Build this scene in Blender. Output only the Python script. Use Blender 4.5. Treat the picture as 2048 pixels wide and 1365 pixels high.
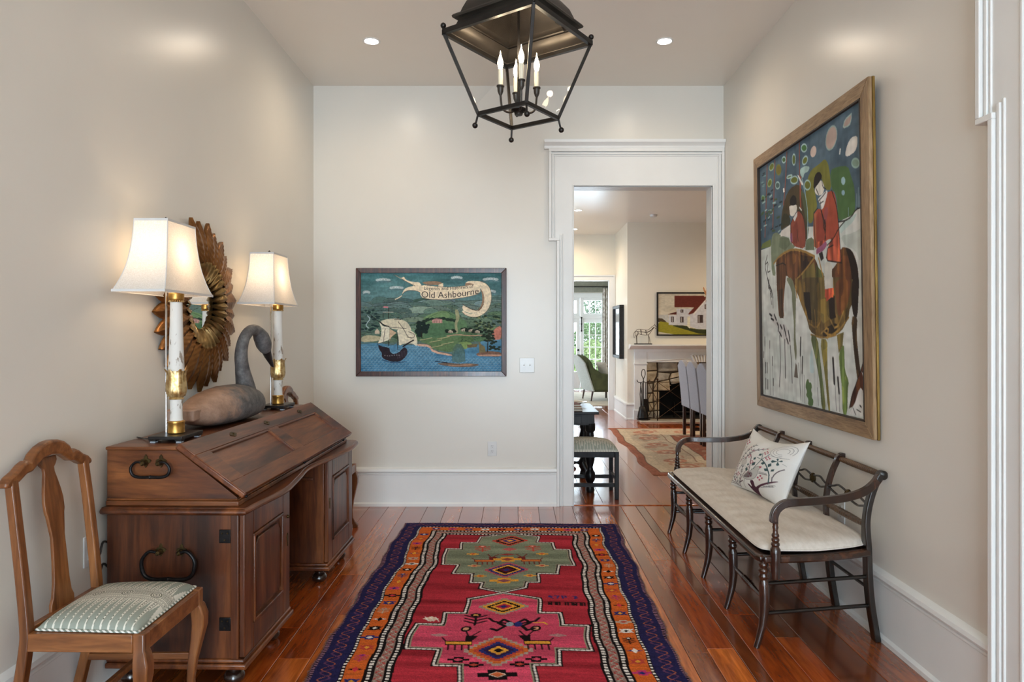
import bpy, bmesh, math, random
import numpy as np
from mathutils import Vector, Matrix

for _o in list(bpy.data.objects):
    bpy.data.objects.remove(_o, do_unlink=True)
SC = bpy.context.scene
COL = SC.collection
PI = math.pi
random.seed(11)


def srgb(r, g, b):
    def f(c):
        c /= 255.0
        return c / 12.92 if c <= 0.04045 else ((c + 0.055) / 1.055) ** 2.4
    return (f(r), f(g), f(b), 1.0)


# ------------------------------------------------------------------ camera
cam = bpy.data.cameras.new('camera')
cam.sensor_width = 36.0
cam.lens = 24.0
cam.shift_x = -7.0 / 2048
cam.shift_y = -16.5 / 2048
cam.clip_start = 0.05
CAM = bpy.data.objects.new('camera', cam)
CAM.location = (0.0, 0.0, 1.384)
CAM.rotation_euler = (PI / 2, 0, 0)
COL.objects.link(CAM)
SC.camera = CAM

# ------------------------------------------------------------------ view
SC.view_settings.view_transform = 'Standard'
SC.view_settings.look = 'None'
SC.view_settings.exposure = 0.0
SC.view_settings.gamma = 1.0
SC.view_settings.use_curve_mapping = False

# ------------------------------------------------------------------ sky
W = bpy.data.worlds.new('sky')
SC.world = W
W.use_nodes = True
_bg = W.node_tree.nodes['Background']
_bg.inputs['Color'].default_value = (0.80, 0.90, 1.0, 1.0)
_bg.inputs['Strength'].default_value = 3.2


# ------------------------------------------------------------------ daylight at the windows, and added fill
def area(name, loc, rot, sx, sy, power, color, spread=PI):
    l = bpy.data.lights.new(name, 'AREA')
    l.shape = 'RECTANGLE'
    l.size, l.size_y = sx, sy
    l.energy = power
    l.color = color
    l.spread = spread
    o = bpy.data.objects.new(name, l)
    o.location, o.rotation_euler = loc, rot
    COL.objects.link(o)
    return o


DAY = (0.68, 0.855, 1.0)
area('entry_fill', (0.0, -4.35, 1.35), (PI / 2, 0, 0), 2.1, 2.6, 385, DAY)              # cool fill lamp added at the unseen entry behind the camera
area('garden_door_daylight', (1.584, 17.1, 1.1), (-PI / 2, 0, 0), 1.5, 2.2, 220, DAY)         # French doors of the far room
area('dining_window_daylight', (-1.75, 9.8, 1.55), (0, -PI / 2, 0), 1.9, 1.2, 75, DAY)       # dining room window, left
area('sitting_fill', (-2.65, 14.6, 1.55), (0, -PI / 2, 0), 1.9, 1.6, 190, DAY)  # lamp added at an unseen window to brighten the sitting room

LAMP_W = 3.3          # desk lamp bulbs
LANTERN_W = 0.8       # each candle bulb of the lantern
HALL_DL = 21.0        # hall downlights
LENS_E = 95.0         # glowing downlight lenses


# ================================================================== helpers
def link(o, parent=None):
    COL.objects.link(o)
    if parent is not None:
        o.parent = parent
    return o


class MB:
    """collects shapes and links them as ONE mesh object"""

    def __init__(s):
        s.v, s.f = [], []

    def add(s, vs, fs):
        o = len(s.v)
        s.v += [tuple(map(float, v)) for v in vs]
        s.f += [tuple(i + o for i in f) for f in fs]
        return s

    def box(s, x0, x1, y0, y1, z0, z1):
        return s.add([(x0, y0, z0), (x1, y0, z0), (x1, y1, z0), (x0, y1, z0), (x0, y0, z1), (x1, y0, z1), (x1, y1, z1), (x0, y1, z1)],
                     [(0, 3, 2, 1), (4, 5, 6, 7), (0, 1, 5, 4), (1, 2, 6, 5), (2, 3, 7, 6), (3, 0, 4, 7)])

    def obox(s, o, ex, ey, ez):
        """box from corner o with three edge vectors"""
        o, ex, ey, ez = map(Vector, (o, ex, ey, ez))
        vs = [o, o + ex, o + ex + ey, o + ey, o + ez, o + ex + ez, o + ex + ey + ez, o + ey + ez]
        return s.add(vs, [(0, 3, 2, 1), (4, 5, 6, 7), (0, 1, 5, 4), (1, 2, 6, 5), (2, 3, 7, 6), (3, 0, 4, 7)])

    def prism(s, pts, d, o=(0, 0, 0), ex=(1, 0, 0), ey=(0, 0, 1), en=(0, 1, 0)):
        """2D outline in the plane (ex, ey), extruded by d along en"""
        o, ex, ey, en = map(Vector, (o, ex, ey, en))
        a = [o + ex * p[0] + ey * p[1] for p in pts]
        n = len(a)
        vs = a + [p + en * d for p in a]
        return s.add(vs, [tuple(range(n)), tuple(range(2 * n - 1, n - 1, -1))] + [(i, (i + 1) % n, n + (i + 1) % n, n + i) for i in range(n)])

    def loft(s, rings, caps=True, closed=False):
        n = len(rings[0])
        vs = [p for r in rings for p in r]
        fs = []
        m = len(rings)
        for k in range(m if closed else m - 1):
            a, b = k * n, ((k + 1) % m) * n
            for i in range(n):
                j = (i + 1) % n
                fs.append((a + i, a + j, b + j, b + i))
        if caps and not closed:
            fs.append(tuple(range(n - 1, -1, -1)))
            fs.append(tuple(range((m - 1) * n, m * n)))
        return s.add(vs, fs)

    def lathe(s, prof, n=16, o=(0, 0, 0), ax=(0, 0, 1), rot=0.0, caps=True):
        o = Vector(o)
        q = Vector(ax).normalized().to_track_quat('Z', 'Y')
        rings = []
        for r, z in prof:
            rings.append([o + q @ Vector((r * math.cos(rot + 2 * PI * i / n), r * math.sin(rot + 2 * PI * i / n), z)) for i in range(n)])
        return s.loft(rings, caps)

    def tube(s, path, r, n=8, up=None, flat=None, closed=False, rot=0.0):
        """round tube (r scalar or list) or flat=(w,h) list/tuple of half sizes, with a fixed up vector"""
        P = [Vector(p) for p in path]
        m = len(P)
        rs = r if isinstance(r, (list, tuple)) else [r] * m
        rings = []
        nrm = None
        for k in range(m):
            if closed:
                t = P[(k + 1) % m] - P[k - 1]
            else:
                t = P[min(k + 1, m - 1)] - P[max(k - 1, 0)]
            t.normalize()
            if up is not None:
                a = Vector(up).cross(t).normalized()
                b = t.cross(a)
            else:
                if nrm is None:
                    nrm = t.orthogonal().normalized()
                nrm = (nrm - t * nrm.dot(t)).normalized()
                a, b = nrm, t.cross(nrm)
            if flat is not None:
                w, h = flat[k] if isinstance(flat, list) else flat
                c = [(-w, -h), (w, -h), (w, h), (-w, h)]
                rings.append([P[k] + a * x + b * y for x, y in c])
            else:
                rings.append([P[k] + a * (rs[k] * math.cos(rot + 2 * PI * i / n)) + b * (rs[k] * math.sin(rot + 2 * PI * i / n)) for i in range(n)])
        return s.loft(rings, True, closed)

    def ball(s, c, r, n=12, m=8, sc=(1, 1, 1)):
        c = Vector(c)
        rings = []
        for k in range(m + 1):
            t = PI * (k + 0.001) / (m + 0.002)
            rings.append([c + Vector((r * sc[0] * math.sin(t) * math.cos(2 * PI * i / n), r * sc[1] * math.sin(t) * math.sin(2 * PI * i / n), -r * sc[2] * math.cos(t))) for i in range(n)])
        return s.loft(rings)

    def mesh(s, name, smooth=None):
        me = bpy.data.meshes.new(name)
        me.from_pydata(s.v, [], s.f)
        bm = bmesh.new()
        bm.from_mesh(me)
        bmesh.ops.recalc_face_normals(bm, faces=bm.faces)
        bm.to_mesh(me)
        bm.free()
        if smooth:
            me.polygons.foreach_set('use_smooth', [True] * len(me.polygons))
            me.set_sharp_from_angle(angle=math.radians(smooth))
        return me

    def build(s, name, mat, parent=None, smooth=None, bevel=0.0, seg=2):
        me = s.mesh(name, smooth)
        me.materials.append(mat)
        o = link(bpy.data.objects.new(name, me), parent)
        if bevel:
            b = o.modifiers.new('bevel', 'BEVEL')
            b.width, b.segments, b.limit_method, b.angle_limit = bevel, seg, 'ANGLE', math.radians(40)
            if not smooth:
                me.polygons.foreach_set('use_smooth', [True] * len(me.polygons))
                me.set_sharp_from_angle(angle=math.radians(38))
        return o


def inst(o, parent, loc=(0, 0, 0), rot=(0, 0, 0), sc=(1, 1, 1)):
    c = o.copy()
    COL.objects.link(c)
    c.parent = parent
    c.location, c.rotation_euler, c.scale = loc, rot, sc
    return c


def copy_tree(o, parent=None):
    c = o.copy()
    COL.objects.link(c)
    c.parent = parent
    for ch in list(o.children):
        copy_tree(ch, c)
    return c


def tag(o, label=None, cat=None, group=None, kind=None):
    if label:
        o['label'] = label
    if cat:
        o['category'] = cat
    if group:
        o['group'] = group
    if kind:
        o['kind'] = kind
    return o


def thing(name, label, cat, loc=(0, 0, 0), rot=(0, 0, 0), group=None):
    o = bpy.data.objects.new(name, None)
    o.empty_display_size = 0.1
    COL.objects.link(o)
    o.location, o.rotation_euler = loc, rot
    return tag(o, label, cat, group)


def struct(o):
    return tag(o, kind='structure')


def catmull(pts, n=6):
    P = [Vector(p) for p in pts]
    out = []
    for k in range(len(P) - 1):
        p0, p1, p2, p3 = P[max(k - 1, 0)], P[k], P[k + 1], P[min(k + 2, len(P) - 1)]
        for i in range(n):
            t = i / n
            out.append(0.5 * ((2 * p1) + (p2 - p0) * t + (2 * p0 - 5 * p1 + 4 * p2 - p3) * t * t + (3 * p1 - p0 - 3 * p2 + p3) * t ** 3))
    out.append(P[-1])
    return out


def lerp_table(tab, x):
    xs = [t[0] for t in tab]
    ys = [t[1] for t in tab]
    return float(np.interp(x, xs, ys))


# ================================================================== materials
def newmat(name):
    m = bpy.data.materials.new(name)
    m.use_nodes = True
    nt = m.node_tree
    return m, nt, nt.nodes['Principled BSDF']


def coords(nt, scale=(1, 1, 1), kind='Object', rand=False):
    tc = nt.nodes.new('ShaderNodeTexCoord')
    mp = nt.nodes.new('ShaderNodeMapping')
    mp.inputs['Scale'].default_value = scale
    nt.links.new(tc.outputs[kind], mp.inputs['Vector'])
    if rand:
        oi = nt.nodes.new('ShaderNodeObjectInfo')
        mu = nt.nodes.new('ShaderNodeMath')
        mu.operation = 'MULTIPLY'
        mu.inputs[1].default_value = 37.0
        nt.links.new(oi.outputs['Random'], mu.inputs[0])
        nt.links.new(mu.outputs[0], mp.inputs['Location'])
    return mp.outputs['Vector']


def noise(nt, vec, scale, detail=4, rough=0.55, dist=0.0):
    n = nt.nodes.new('ShaderNodeTexNoise')
    n.inputs['Scale'].default_value = scale
    n.inputs['Detail'].default_value = detail
    n.inputs['Roughness'].default_value = rough
    n.inputs['Distortion'].default_value = dist
    nt.links.new(vec, n.inputs['Vector'])
    return n.outputs['Fac']


def ramp(nt, fac, stops):
    r = nt.nodes.new('ShaderNodeValToRGB')
    e = r.color_ramp.elements
    while len(e) < len(stops):
        e.new(0.5)
    for k, (p, c) in enumerate(stops):
        e[k].position = p
        e[k].color = c
    nt.links.new(fac, r.inputs['Fac'])
    return r.outputs['Color']


def mixc(nt, a, b, fac, mode='MIX'):
    m = nt.nodes.new('ShaderNodeMix')
    m.data_type = 'RGBA'
    m.blend_type = mode
    for sock, val in ((m.inputs[6], a), (m.inputs[7], b), (m.inputs[0], fac)):
        if hasattr(val, 'is_linked') or isinstance(val, bpy.types.NodeSocket):
            nt.links.new(val, sock)
        else:
            sock.default_value = val
    return m.outputs[2]


def bump(nt, bs, fac, strength, dist=0.002):
    b = nt.nodes.new('ShaderNodeBump')
    b.inputs['Strength'].default_value = strength
    b.inputs['Distance'].default_value = dist
    nt.links.new(fac, b.inputs['Height'])
    nt.links.new(b.outputs['Normal'], bs.inputs['Normal'])


def paint(name, c1, c2=None, rough=0.5, metal=0.0, spec=0.5, scale=6.0, stretch=(1, 1, 1), lo=0.35, hi=0.65, bs=0.0, bscale=80.0, coat=0.0, coatr=0.1):
    m, nt, b = newmat(name)
    b.inputs['Roughness'].default_value = rough
    b.inputs['Metallic'].default_value = metal
    b.inputs['Specular IOR Level'].default_value = spec
    b.inputs['Coat Weight'].default_value = coat
    b.inputs['Coat Roughness'].default_value = coatr
    v = coords(nt, stretch)
    c = ramp(nt, noise(nt, v, scale), [(lo, c1), (hi, c2 or tuple(x * 0.9 for x in c1[:3]) + (1,))])
    nt.links.new(c, b.inputs['Base Color'])
    if bs:
        bump(nt, b, noise(nt, v, bscale, 3), bs)
    return m


def wood(name, dark, mid, light, axis='z', scale=3.0, rough=0.32, coat=0.35, obj_color=False, fine=70.0):
    m, nt, b = newmat(name)
    st = {'x': (0.10, 1, 1), 'y': (1, 0.10, 1), 'z': (1, 1, 0.10)}[axis]
    v = coords(nt, st, rand=True)
    n1 = noise(nt, v, scale * 4, 5, 0.6, 1.2)
    n2 = noise(nt, v, fine, 3, 0.6, 0.3)
    c = ramp(nt, n1, [(0.30, dark), (0.50, mid), (0.72, light)])
    c2 = ramp(nt, n2, [(0.35, (0.55, 0.5, 0.45, 1)), (0.6, (1, 1, 1, 1))])
    c = mixc(nt, c, c2, 0.75, 'MULTIPLY')
    if obj_color:
        oi = nt.nodes.new('ShaderNodeObjectInfo')
        c = mixc(nt, c, oi.outputs['Color'], 1.0, 'MULTIPLY')
        kn = noise(nt, coords(nt, (3.0, 0.8, 1), rand=True), 1.6, 2, 0.5)
        kc = ramp(nt, kn, [(0.20, (0.3, 0.24, 0.2, 1)), (0.26, (1, 1, 1, 1))])
        c = mixc(nt, c, kc, 1.0, 'MULTIPLY')
    nt.links.new(c, b.inputs['Base Color'])
    b.inputs['Roughness'].default_value = rough
    b.inputs['Coat Weight'].default_value = coat
    b.inputs['Coat Roughness'].default_value = 0.12
    bump(nt, b, n2, 0.05 if obj_color else 0.12, 0.001)
    return m


def vcol(name, rough=0.7, spec=0.3, bs=0.15, bscale=220.0, coat=0.0, stretch=(1, 1, 1), sheen=0.0):
    m, nt, b = newmat(name)
    a = nt.nodes.new('ShaderNodeAttribute')
    a.attribute_name = 'col'
    nt.links.new(a.outputs['Color'], b.inputs['Base Color'])
    b.inputs['Roughness'].default_value = rough
    b.inputs['Specular IOR Level'].default_value = spec
    b.inputs['Coat Weight'].default_value = coat
    b.inputs['Coat Roughness'].default_value = 0.2
    b.inputs['Sheen Weight'].default_value = sheen
    if bs:
        bump(nt, b, noise(nt, coords(nt, stretch), bscale, 3), bs)
    return m


def glass(name, tint=(1, 1, 1, 1), gloss=0.0, base=0.04):
    m, nt, b = newmat(name)
    nt.nodes.remove(b)
    out = nt.nodes['Material Output']
    tr = nt.nodes.new('ShaderNodeBsdfTransparent')
    tr.inputs['Color'].default_value = tint
    gl = nt.nodes.new('ShaderNodeBsdfGlossy')
    gl.inputs['Roughness'].default_value = gloss
    lw = nt.nodes.new('ShaderNodeLayerWeight')
    lw.inputs['Blend'].default_value = 0.5
    pw = nt.nodes.new('ShaderNodeMath')
    pw.operation = 'POWER'
    pw.inputs[1].default_value = 4.0
    nt.links.new(lw.outputs['Facing'], pw.inputs[0])
    fr = nt.nodes.new('ShaderNodeMath')
    fr.operation = 'MULTIPLY_ADD'
    fr.inputs[1].default_value = 0.85
    fr.inputs[2].default_value = base
    nt.links.new(pw.outputs[0], fr.inputs[0])
    ng = nt.nodes.new('ShaderNodeTexNoise')
    ng.inputs['Scale'].default_value = 3.0
    bp = nt.nodes.new('ShaderNodeBump')
    bp.inputs['Strength'].default_value = 0.02
    nt.links.new(ng.outputs['Fac'], bp.inputs['Height'])
    nt.links.new(bp.outputs['Normal'], gl.inputs['Normal'])
    mx = nt.nodes.new('ShaderNodeMixShader')
    nt.links.new(fr.outputs[0], mx.inputs[0])
    nt.links.new(tr.outputs[0], mx.inputs[1])
    nt.links.new(gl.outputs[0], mx.inputs[2])
    nt.links.new(mx.outputs[0], out.inputs['Surface'])
    return m


def emit(name, col, strength):
    m, nt, b = newmat(name)
    b.inputs['Base Color'].default_value = col
    b.inputs['Emission Color'].default_value = col
    b.inputs['Emission Strength'].default_value = strength
    return m


# ================================================================== flat painting on a sheet of vertices
def lin(c):
    c = np.asarray(c, float) / 255.0
    return np.where(c <= 0.04045, c / 12.92, ((c + 0.055) / 1.055) ** 2.4)


class Sheet:
    """a canvas of w x h coloured points; coordinates in user units (0..uw, 0..uh), y down"""

    def __init__(s, w, h, uw, uh, base, seed=1):
        s.w, s.h, s.uw, s.uh = w, h, float(uw), float(uh)
        s.a = np.zeros((h, w, 3)) + np.asarray(base, float)
        s.rng = np.random.default_rng(seed)
        s.smooth = 0
        s.sx, s.sy = (w - 1) / s.uw, (h - 1) / s.uh
        s.jx = (np.arange(w) / s.sx)[None, :].repeat(h, 0)
        s.jy = (np.arange(h) / s.sy)[:, None].repeat(w, 1)

    def _box(s, x0, x1, y0, y1):
        i0, i1 = max(0, int(x0 * s.sx)), min(s.w, int(x1 * s.sx) + 2)
        k0, k1 = max(0, int(y0 * s.sy)), min(s.h, int(y1 * s.sy) + 2)
        return i0, i1, k0, k1

    def poly(s, col, pts, op=1.0):
        p = np.asarray(pts, float).reshape(-1, 2)
        if s.smooth and len(p) > 5:
            for _ in range(s.smooth):
                q = np.roll(p, -1, 0)
                p = np.stack([p * 0.78 + q * 0.22, p * 0.22 + q * 0.78], 1).reshape(-1, 2)
        i0, i1, k0, k1 = s._box(p[:, 0].min(), p[:, 0].max(), p[:, 1].min(), p[:, 1].max())
        if i1 <= i0 or k1 <= k0:
            return
        X0, Y0 = s.jx[k0:k1, i0:i1], s.jy[k0:k1, i0:i1]
        al = np.zeros(X0.shape)
        subs = ((-0.25, -0.25), (0.25, -0.25), (-0.25, 0.25), (0.25, 0.25)) if s.smooth else ((0, 0),)
        n = len(p)
        for ox, oy in subs:
            X, Y = X0 + ox / s.sx, Y0 + oy / s.sy
            ins = np.zeros(X.shape, bool)
            for a in range(n):
                x0, y0 = p[a]
                x1, y1 = p[(a + 1) % n]
                if y0 != y1:
                    ins ^= ((y0 > Y) != (y1 > Y)) & (X < (x1 - x0) * (Y - y0) / (y1 - y0) + x0)
            al += ins
        al = (al / len(subs) * op)[..., None]
        sub = s.a[k0:k1, i0:i1]
        sub[:] = sub * (1 - al) + np.asarray(col, float) * al

    def line(s, col, w, pts, op=1.0):
        p = np.asarray(pts, float).reshape(-1, 2)
        if s.smooth and len(p) > 2:
            q = np.stack([p[:-1] * 0.75 + p[1:] * 0.25, p[:-1] * 0.25 + p[1:] * 0.75], 1).reshape(-1, 2)
            p = np.vstack([p[:1], q[1:-1], p[-1:]])
        r = w / 2.0
        px = 0.6 / s.sx
        for a in range(len(p) - 1):
            (x0, y0), (x1, y1) = p[a], p[a + 1]
            i0, i1, k0, k1 = s._box(min(x0, x1) - r - px, max(x0, x1) + r + px, min(y0, y1) - r - px, max(y0, y1) + r + px)
            if i1 <= i0 or k1 <= k0:
                continue
            X, Y = s.jx[k0:k1, i0:i1], s.jy[k0:k1, i0:i1]
            dx, dy = x1 - x0, y1 - y0
            L = dx * dx + dy * dy + 1e-9
            t = np.clip(((X - x0) * dx + (Y - y0) * dy) / L, 0, 1)
            d = np.hypot(X - x0 - t * dx, Y - y0 - t * dy)
            al = (np.clip((r + px - d) / (2 * px), 0, 1) * op)[..., None]
            sub = s.a[k0:k1, i0:i1]
            sub[:] = sub * (1 - al) + np.asarray(col, float) * al

    def oval(s, col, cx, cy, rx, ry, op=1.0, n=14, rot=0.0):
        t = np.arange(n) * 2 * PI / n
        x, y = rx * np.cos(t), ry * np.sin(t)
        s.poly(col, np.stack([cx + x * math.cos(rot) - y * math.sin(rot), cy + x * math.sin(rot) + y * math.cos(rot)], 1), op=op)

    def ops(s, text):
        for ln in text.strip().splitlines():
            q = ln.split()
            col = tuple(map(int, q[1].split(',')))
            pts = [tuple(map(float, z.split(','))) for z in q[3:]]
            if q[0] == 'P':
                s.poly(col, pts)
            else:
                s.line(col, float(q[2]), pts)

    def field(s, nx, ny):
        """smooth random field, nx x ny cells"""
        g = s.rng.random((ny + 2, nx + 2))
        yy, xx = np.linspace(0, ny, s.h), np.linspace(0, nx, s.w)
        yi, xi = yy.astype(int), xx.astype(int)
        fy, fx = (yy - yi)[:, None], (xx - xi)[None, :]
        fy, fx = fy * fy * (3 - 2 * fy), fx * fx * (3 - 2 * fx)
        g00, g01 = g[np.ix_(yi, xi)], g[np.ix_(yi, xi + 1)]
        g10, g11 = g[np.ix_(yi + 1, xi)], g[np.ix_(yi + 1, xi + 1)]
        return (g00 * (1 - fx) + g01 * fx) * (1 - fy) + (g10 * (1 - fx) + g11 * fx) * fy

    def shade(s, amt, nx, ny):
        s.a *= (1 + amt * (s.field(nx, ny) - 0.5) * 2)[..., None]


def sheet_mesh(name, pos, sheet):
    """grid mesh: pos (h, w, 3) array of points, colours of the sheet at the points"""
    h, w, _ = pos.shape
    me = bpy.data.meshes.new(name)
    nv, nf = h * w, (h - 1) * (w - 1)
    me.vertices.add(nv)
    me.vertices.foreach_set('co', pos.reshape(-1).astype(np.float32))
    i = np.arange(nv).reshape(h, w)
    q = np.stack([i[:-1, :-1], i[1:, :-1], i[1:, 1:], i[:-1, 1:]], -1).reshape(-1)
    me.loops.add(nf * 4)
    me.loops.foreach_set('vertex_index', q.astype(np.int32))
    me.polygons.add(nf)
    me.polygons.foreach_set('loop_start', np.arange(0, nf * 4, 4, dtype=np.int32))
    me.polygons.foreach_set('use_smooth', np.ones(nf, bool))
    me.update(calc_edges=True)
    at = me.color_attributes.new('col', 'FLOAT_COLOR', 'POINT')
    c = np.ones((nv, 4), np.float32)
    c[:, :3] = lin(np.clip(sheet.a, 0, 255)).reshape(-1, 3)
    at.data.foreach_set('color', c.reshape(-1))
    return me


def sheet_obj(name, pos, sheet, mat, parent=None):
    me = sheet_mesh(name, pos, sheet)
    me.materials.append(mat)
    return link(bpy.data.objects.new(name, me), parent)


def flat_grid(w, h, o, eu, ev):
    """points o + u*eu + v*ev, u,v in 0..1"""
    u = np.linspace(0, 1, w)[None, :, None]
    v = np.linspace(0, 1, h)[:, None, None]
    return np.asarray(o, float) + u * np.asarray(eu, float) + v * np.asarray(ev, float)


# ================================================================== the setting
M_WALL = paint('wall_paint', srgb(228, 223, 213), srgb(225, 220, 210), rough=0.30, scale=1.5, bs=0.05, bscale=90)
M_CEIL = paint('ceiling_paint', srgb(242, 235, 224), srgb(240, 233, 222), rough=0.28, scale=1.5, bs=0.03, bscale=90)
M_TRIM = paint('trim_paint', srgb(236, 236, 233), srgb(232, 232, 229), rough=0.35, scale=4)
M_DINE = paint('dining_wall_paint', srgb(238, 231, 215), srgb(235, 228, 212), rough=0.35, scale=1.5)
M_PLANK = wood('floor_wood', srgb(128, 70, 36), srgb(176, 104, 54), srgb(206, 134, 74), 'y', 2.2, rough=0.24, coat=0.9, obj_color=True, fine=55)
M_PLANK.node_tree.nodes['Principled BSDF'].inputs['Coat IOR'].default_value = 1.62
M_SUB = wood('subfloor_wood', srgb(34, 20, 14), srgb(46, 27, 18), srgb(60, 36, 22), 'y', 2.2, rough=0.6, coat=0.0)
M_GLASS = glass('window_glass')
M_CREAMPLATE = paint('plate_plastic', srgb(226, 226, 224), rough=0.3)
M_DARKHOLE = paint('socket_slot', srgb(30, 28, 26), rough=0.6)

XL, XR, YB, ZC = -1.616, 1.664, 5.46, 3.36
YR = -4.2
T = 0.15


def wall(name, boxes, mat):
    m = MB()
    for b in boxes:
        m.box(*b)
    return struct(m.build(name, mat))


wall('wall_left', [(XL - T, XL, YR, YB, 0, ZC)], M_WALL)
DY0, DY1, DZ = 1.107, 2.215, 2.556                        # doorway in the right wall
wall('wall_right', [(XR, XR + T, DY1, YB, 0, ZC), (XR, XR + T, YR, DY0, 0, ZC), (XR, XR + T, DY0, DY1, DZ, ZC)], M_WALL)
DX0, DX1 = 0.464, 1.572                                   # doorway in the back wall
wall('wall_back', [(XL - T, DX0, YB, YB + T, 0, ZC), (DX1, XR + T, YB, YB + T, 0, ZC), (DX0, DX1, YB, YB + T, DZ, ZC)], M_WALL)
wall('wall_rear', [(XL - T, -1.1, YR - T, YR, 0, ZC), (1.1, XR + T, YR - T, YR, 0, ZC), (-1.1, 1.1, YR - T, YR, 2.95, ZC)], M_WALL)
struct(MB().box(XL - T, XR + T, YR - T, YB + T, ZC, ZC + 0.1).build('ceiling', M_CEIL))

# dining room beyond the doorway, sitting room beyond that
Y1, Y2, ZD = 10.86, 12.2, 3.14                            # chimney breast face, far wall, dining ceiling
BX = 1.78                                                 # left face of the chimney breast
OX0, OX1, OZ = 0.30, 1.677, 2.32                          # opening to the sitting room
wall('wall_dining_left', [(XL - T, XL, YB + T, 9.15, 0, ZD), (XL - T, XL, 10.45, Y2, 0, ZD),
                          (XL - T, XL, 9.15, 10.45, 0, 0.6), (XL - T, XL, 9.15, 10.45, 2.5, ZD)], M_DINE)
wall('wall_dining_right', [(5.0, 5.0 + T, YB + T, Y2, 0, ZD)], M_DINE)
wall('wall_dining_front', [(XR + T, 5.0 + T, YB, YB + T, 0, ZD)], M_DINE)
wall('wall_dining_back', [(XL - T, OX0, Y2, Y2 + T, 0, ZD), (OX0, OX1, Y2, Y2 + T, OZ, ZD), (OX1, BX + 0.1, Y2, Y2 + T, 0, ZD), (4.2, 5.0 + T, Y2, Y2 + T, 0, ZD)], M_DINE)
struct(MB().box(XL - T, 5.0 + T, YB + T, Y2 + T, ZD, ZD + 0.1).build('ceiling', M_CEIL))
Y3, ZS = 16.7, 2.75
wall('wall_sitting_left', [(-2.65, -2.5, Y2 + T, 13.8, 0, ZS), (-2.65, -2.5, 15.4, Y3 + T, 0, ZS), (-2.65, -2.5, 13.8, 15.4, 0, 0.6), (-2.65, -2.5, 13.8, 15.4, 2.5, ZS)], M_DINE)
wall('wall_sitting_right', [(4.5, 4.65, Y2 + T, Y3 + T, 0, ZS)], M_DINE)
FX0, FX1, FZ = 0.92, 2.25, 2.36                           # garden door opening
wall('wall_sitting_back', [(-2.65, FX0, Y3, Y3 + T, 0, ZS), (FX1, 4.65, Y3, Y3 + T, 0, ZS), (FX0, FX1, Y3, Y3 + T, FZ, ZS)], M_DINE)
wall('wall_sitting_front', [(-2.65, XL - T, Y2, Y2 + T, 0, ZS), (BX + 0.1, 4.65, Y2 + 0.02, Y2 + T, 0, ZS)], M_DINE)
struct(MB().box(-2.65, 4.65, Y2 + T, Y3 + T, ZS, ZS + 0.1).build('ceiling', M_CEIL))

# ---------------------------------------------------------------- floors: planks one by one
floor = struct(MB().box(XL - T, XR + T, YR - T, YB + 0.06, -0.06, -0.016).build('floor', M_SUB))
floor2 = struct(MB().box(-2.65, 5.15, YB + 0.06, Y3 + T, -0.06, -0.016).build('floor', M_SUB))
TONES = {'o': (1.25, 0.92, 0.55), 'd': (0.50, 0.36, 0.26), 'r': (0.98, 0.56, 0.30), 'g': (1.75, 1.40, 0.85), 'b': (0.80, 0.58, 0.38), 'k': (0.34, 0.24, 0.18)}
_plank_cache = {}


def plank(parent, x0, x1, y0, y1, tone):
    w, l = round(x1 - x0 - 0.0022, 4), round(y1 - y0 - 0.002, 3)
    key = (w, l)
    if key not in _plank_cache:
        m = MB()
        a, b, c = w / 2, l / 2, 0.0018
        m.add([(-a, -b, -0.018), (a, -b, -0.018), (a, b, -0.018), (-a, b, -0.018), (-a, -b, -c), (a, -b, -c), (a, b, -c), (-a, b, -c),
               (-a + c, -b + c, 0), (a - c, -b + c, 0), (a - c, b - c, 0), (-a + c, b - c, 0)],
              [(0, 1, 5, 4), (1, 2, 6, 5), (2, 3, 7, 6), (3, 0, 4, 7), (4, 5, 9, 8), (5, 6, 10, 9), (6, 7, 11, 10), (7, 4, 8, 11), (8, 9, 10, 11)])
        me = m.mesh('floor_plank')
        me.materials.append(M_PLANK)
        _plank_cache[key] = me
    o = link(bpy.data.objects.new('floor_plank', _plank_cache[key]), parent)
    o.location = ((x0 + x1) / 2, (y0 + y1) / 2, 0)
    t = TONES[tone]
    k = random.uniform(0.88, 1.12)
    o.color = (t[0] * k, t[1] * k, t[2] * k, 1)
    return o


EDGES = [-1.616, -1.46, -1.30, -1.16, -1.01, -0.87, -0.70, -0.55, -0.42, -0.25, -0.12, 0.02, 0.18, 0.30, 0.45, 0.62, 0.741, 0.837, 0.958, 1.023, 1.178, 1.29, 1.475, 1.664]
CUTS = {16: [(YR, 2.95, 'b'), (2.95, YB, 'b')], 15: [(YR, 4.3, 'g'), (4.3, YB, 'o')], 17: [(YR, 2.99, 'g'), (2.99, 4.15, 'r'), (4.15, YB, 'o')],
        18: [(YR, 3.6, 'd'), (3.6, YB, 'd')], 19: [(YR, 3.35, 'r'), (3.35, 4.4, 'r'), (4.4, YB, 'o')], 20: [(YR, 3.1, 'r'), (3.1, YB, 'd')],
        21: [(YR, 2.6, 'r'), (2.6, YB, 'd')], 22: [(YR, 3.5, 'b'), (3.5, YB, 'r')],
        5: [(YR, 3.35, 'o'), (3.35, YB, 'r')], 4: [(YR, 2.9, 'o'), (2.9, 3.9, 'r'), (3.9, YB, 'o')], 6: [(YR, 3.0, 'g'), (3.0, 4.5, 'o'), (4.5, YB, 'b')], 3: [(YR, 3.2, 'r'), (3.2, YB, 'r')]}
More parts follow.
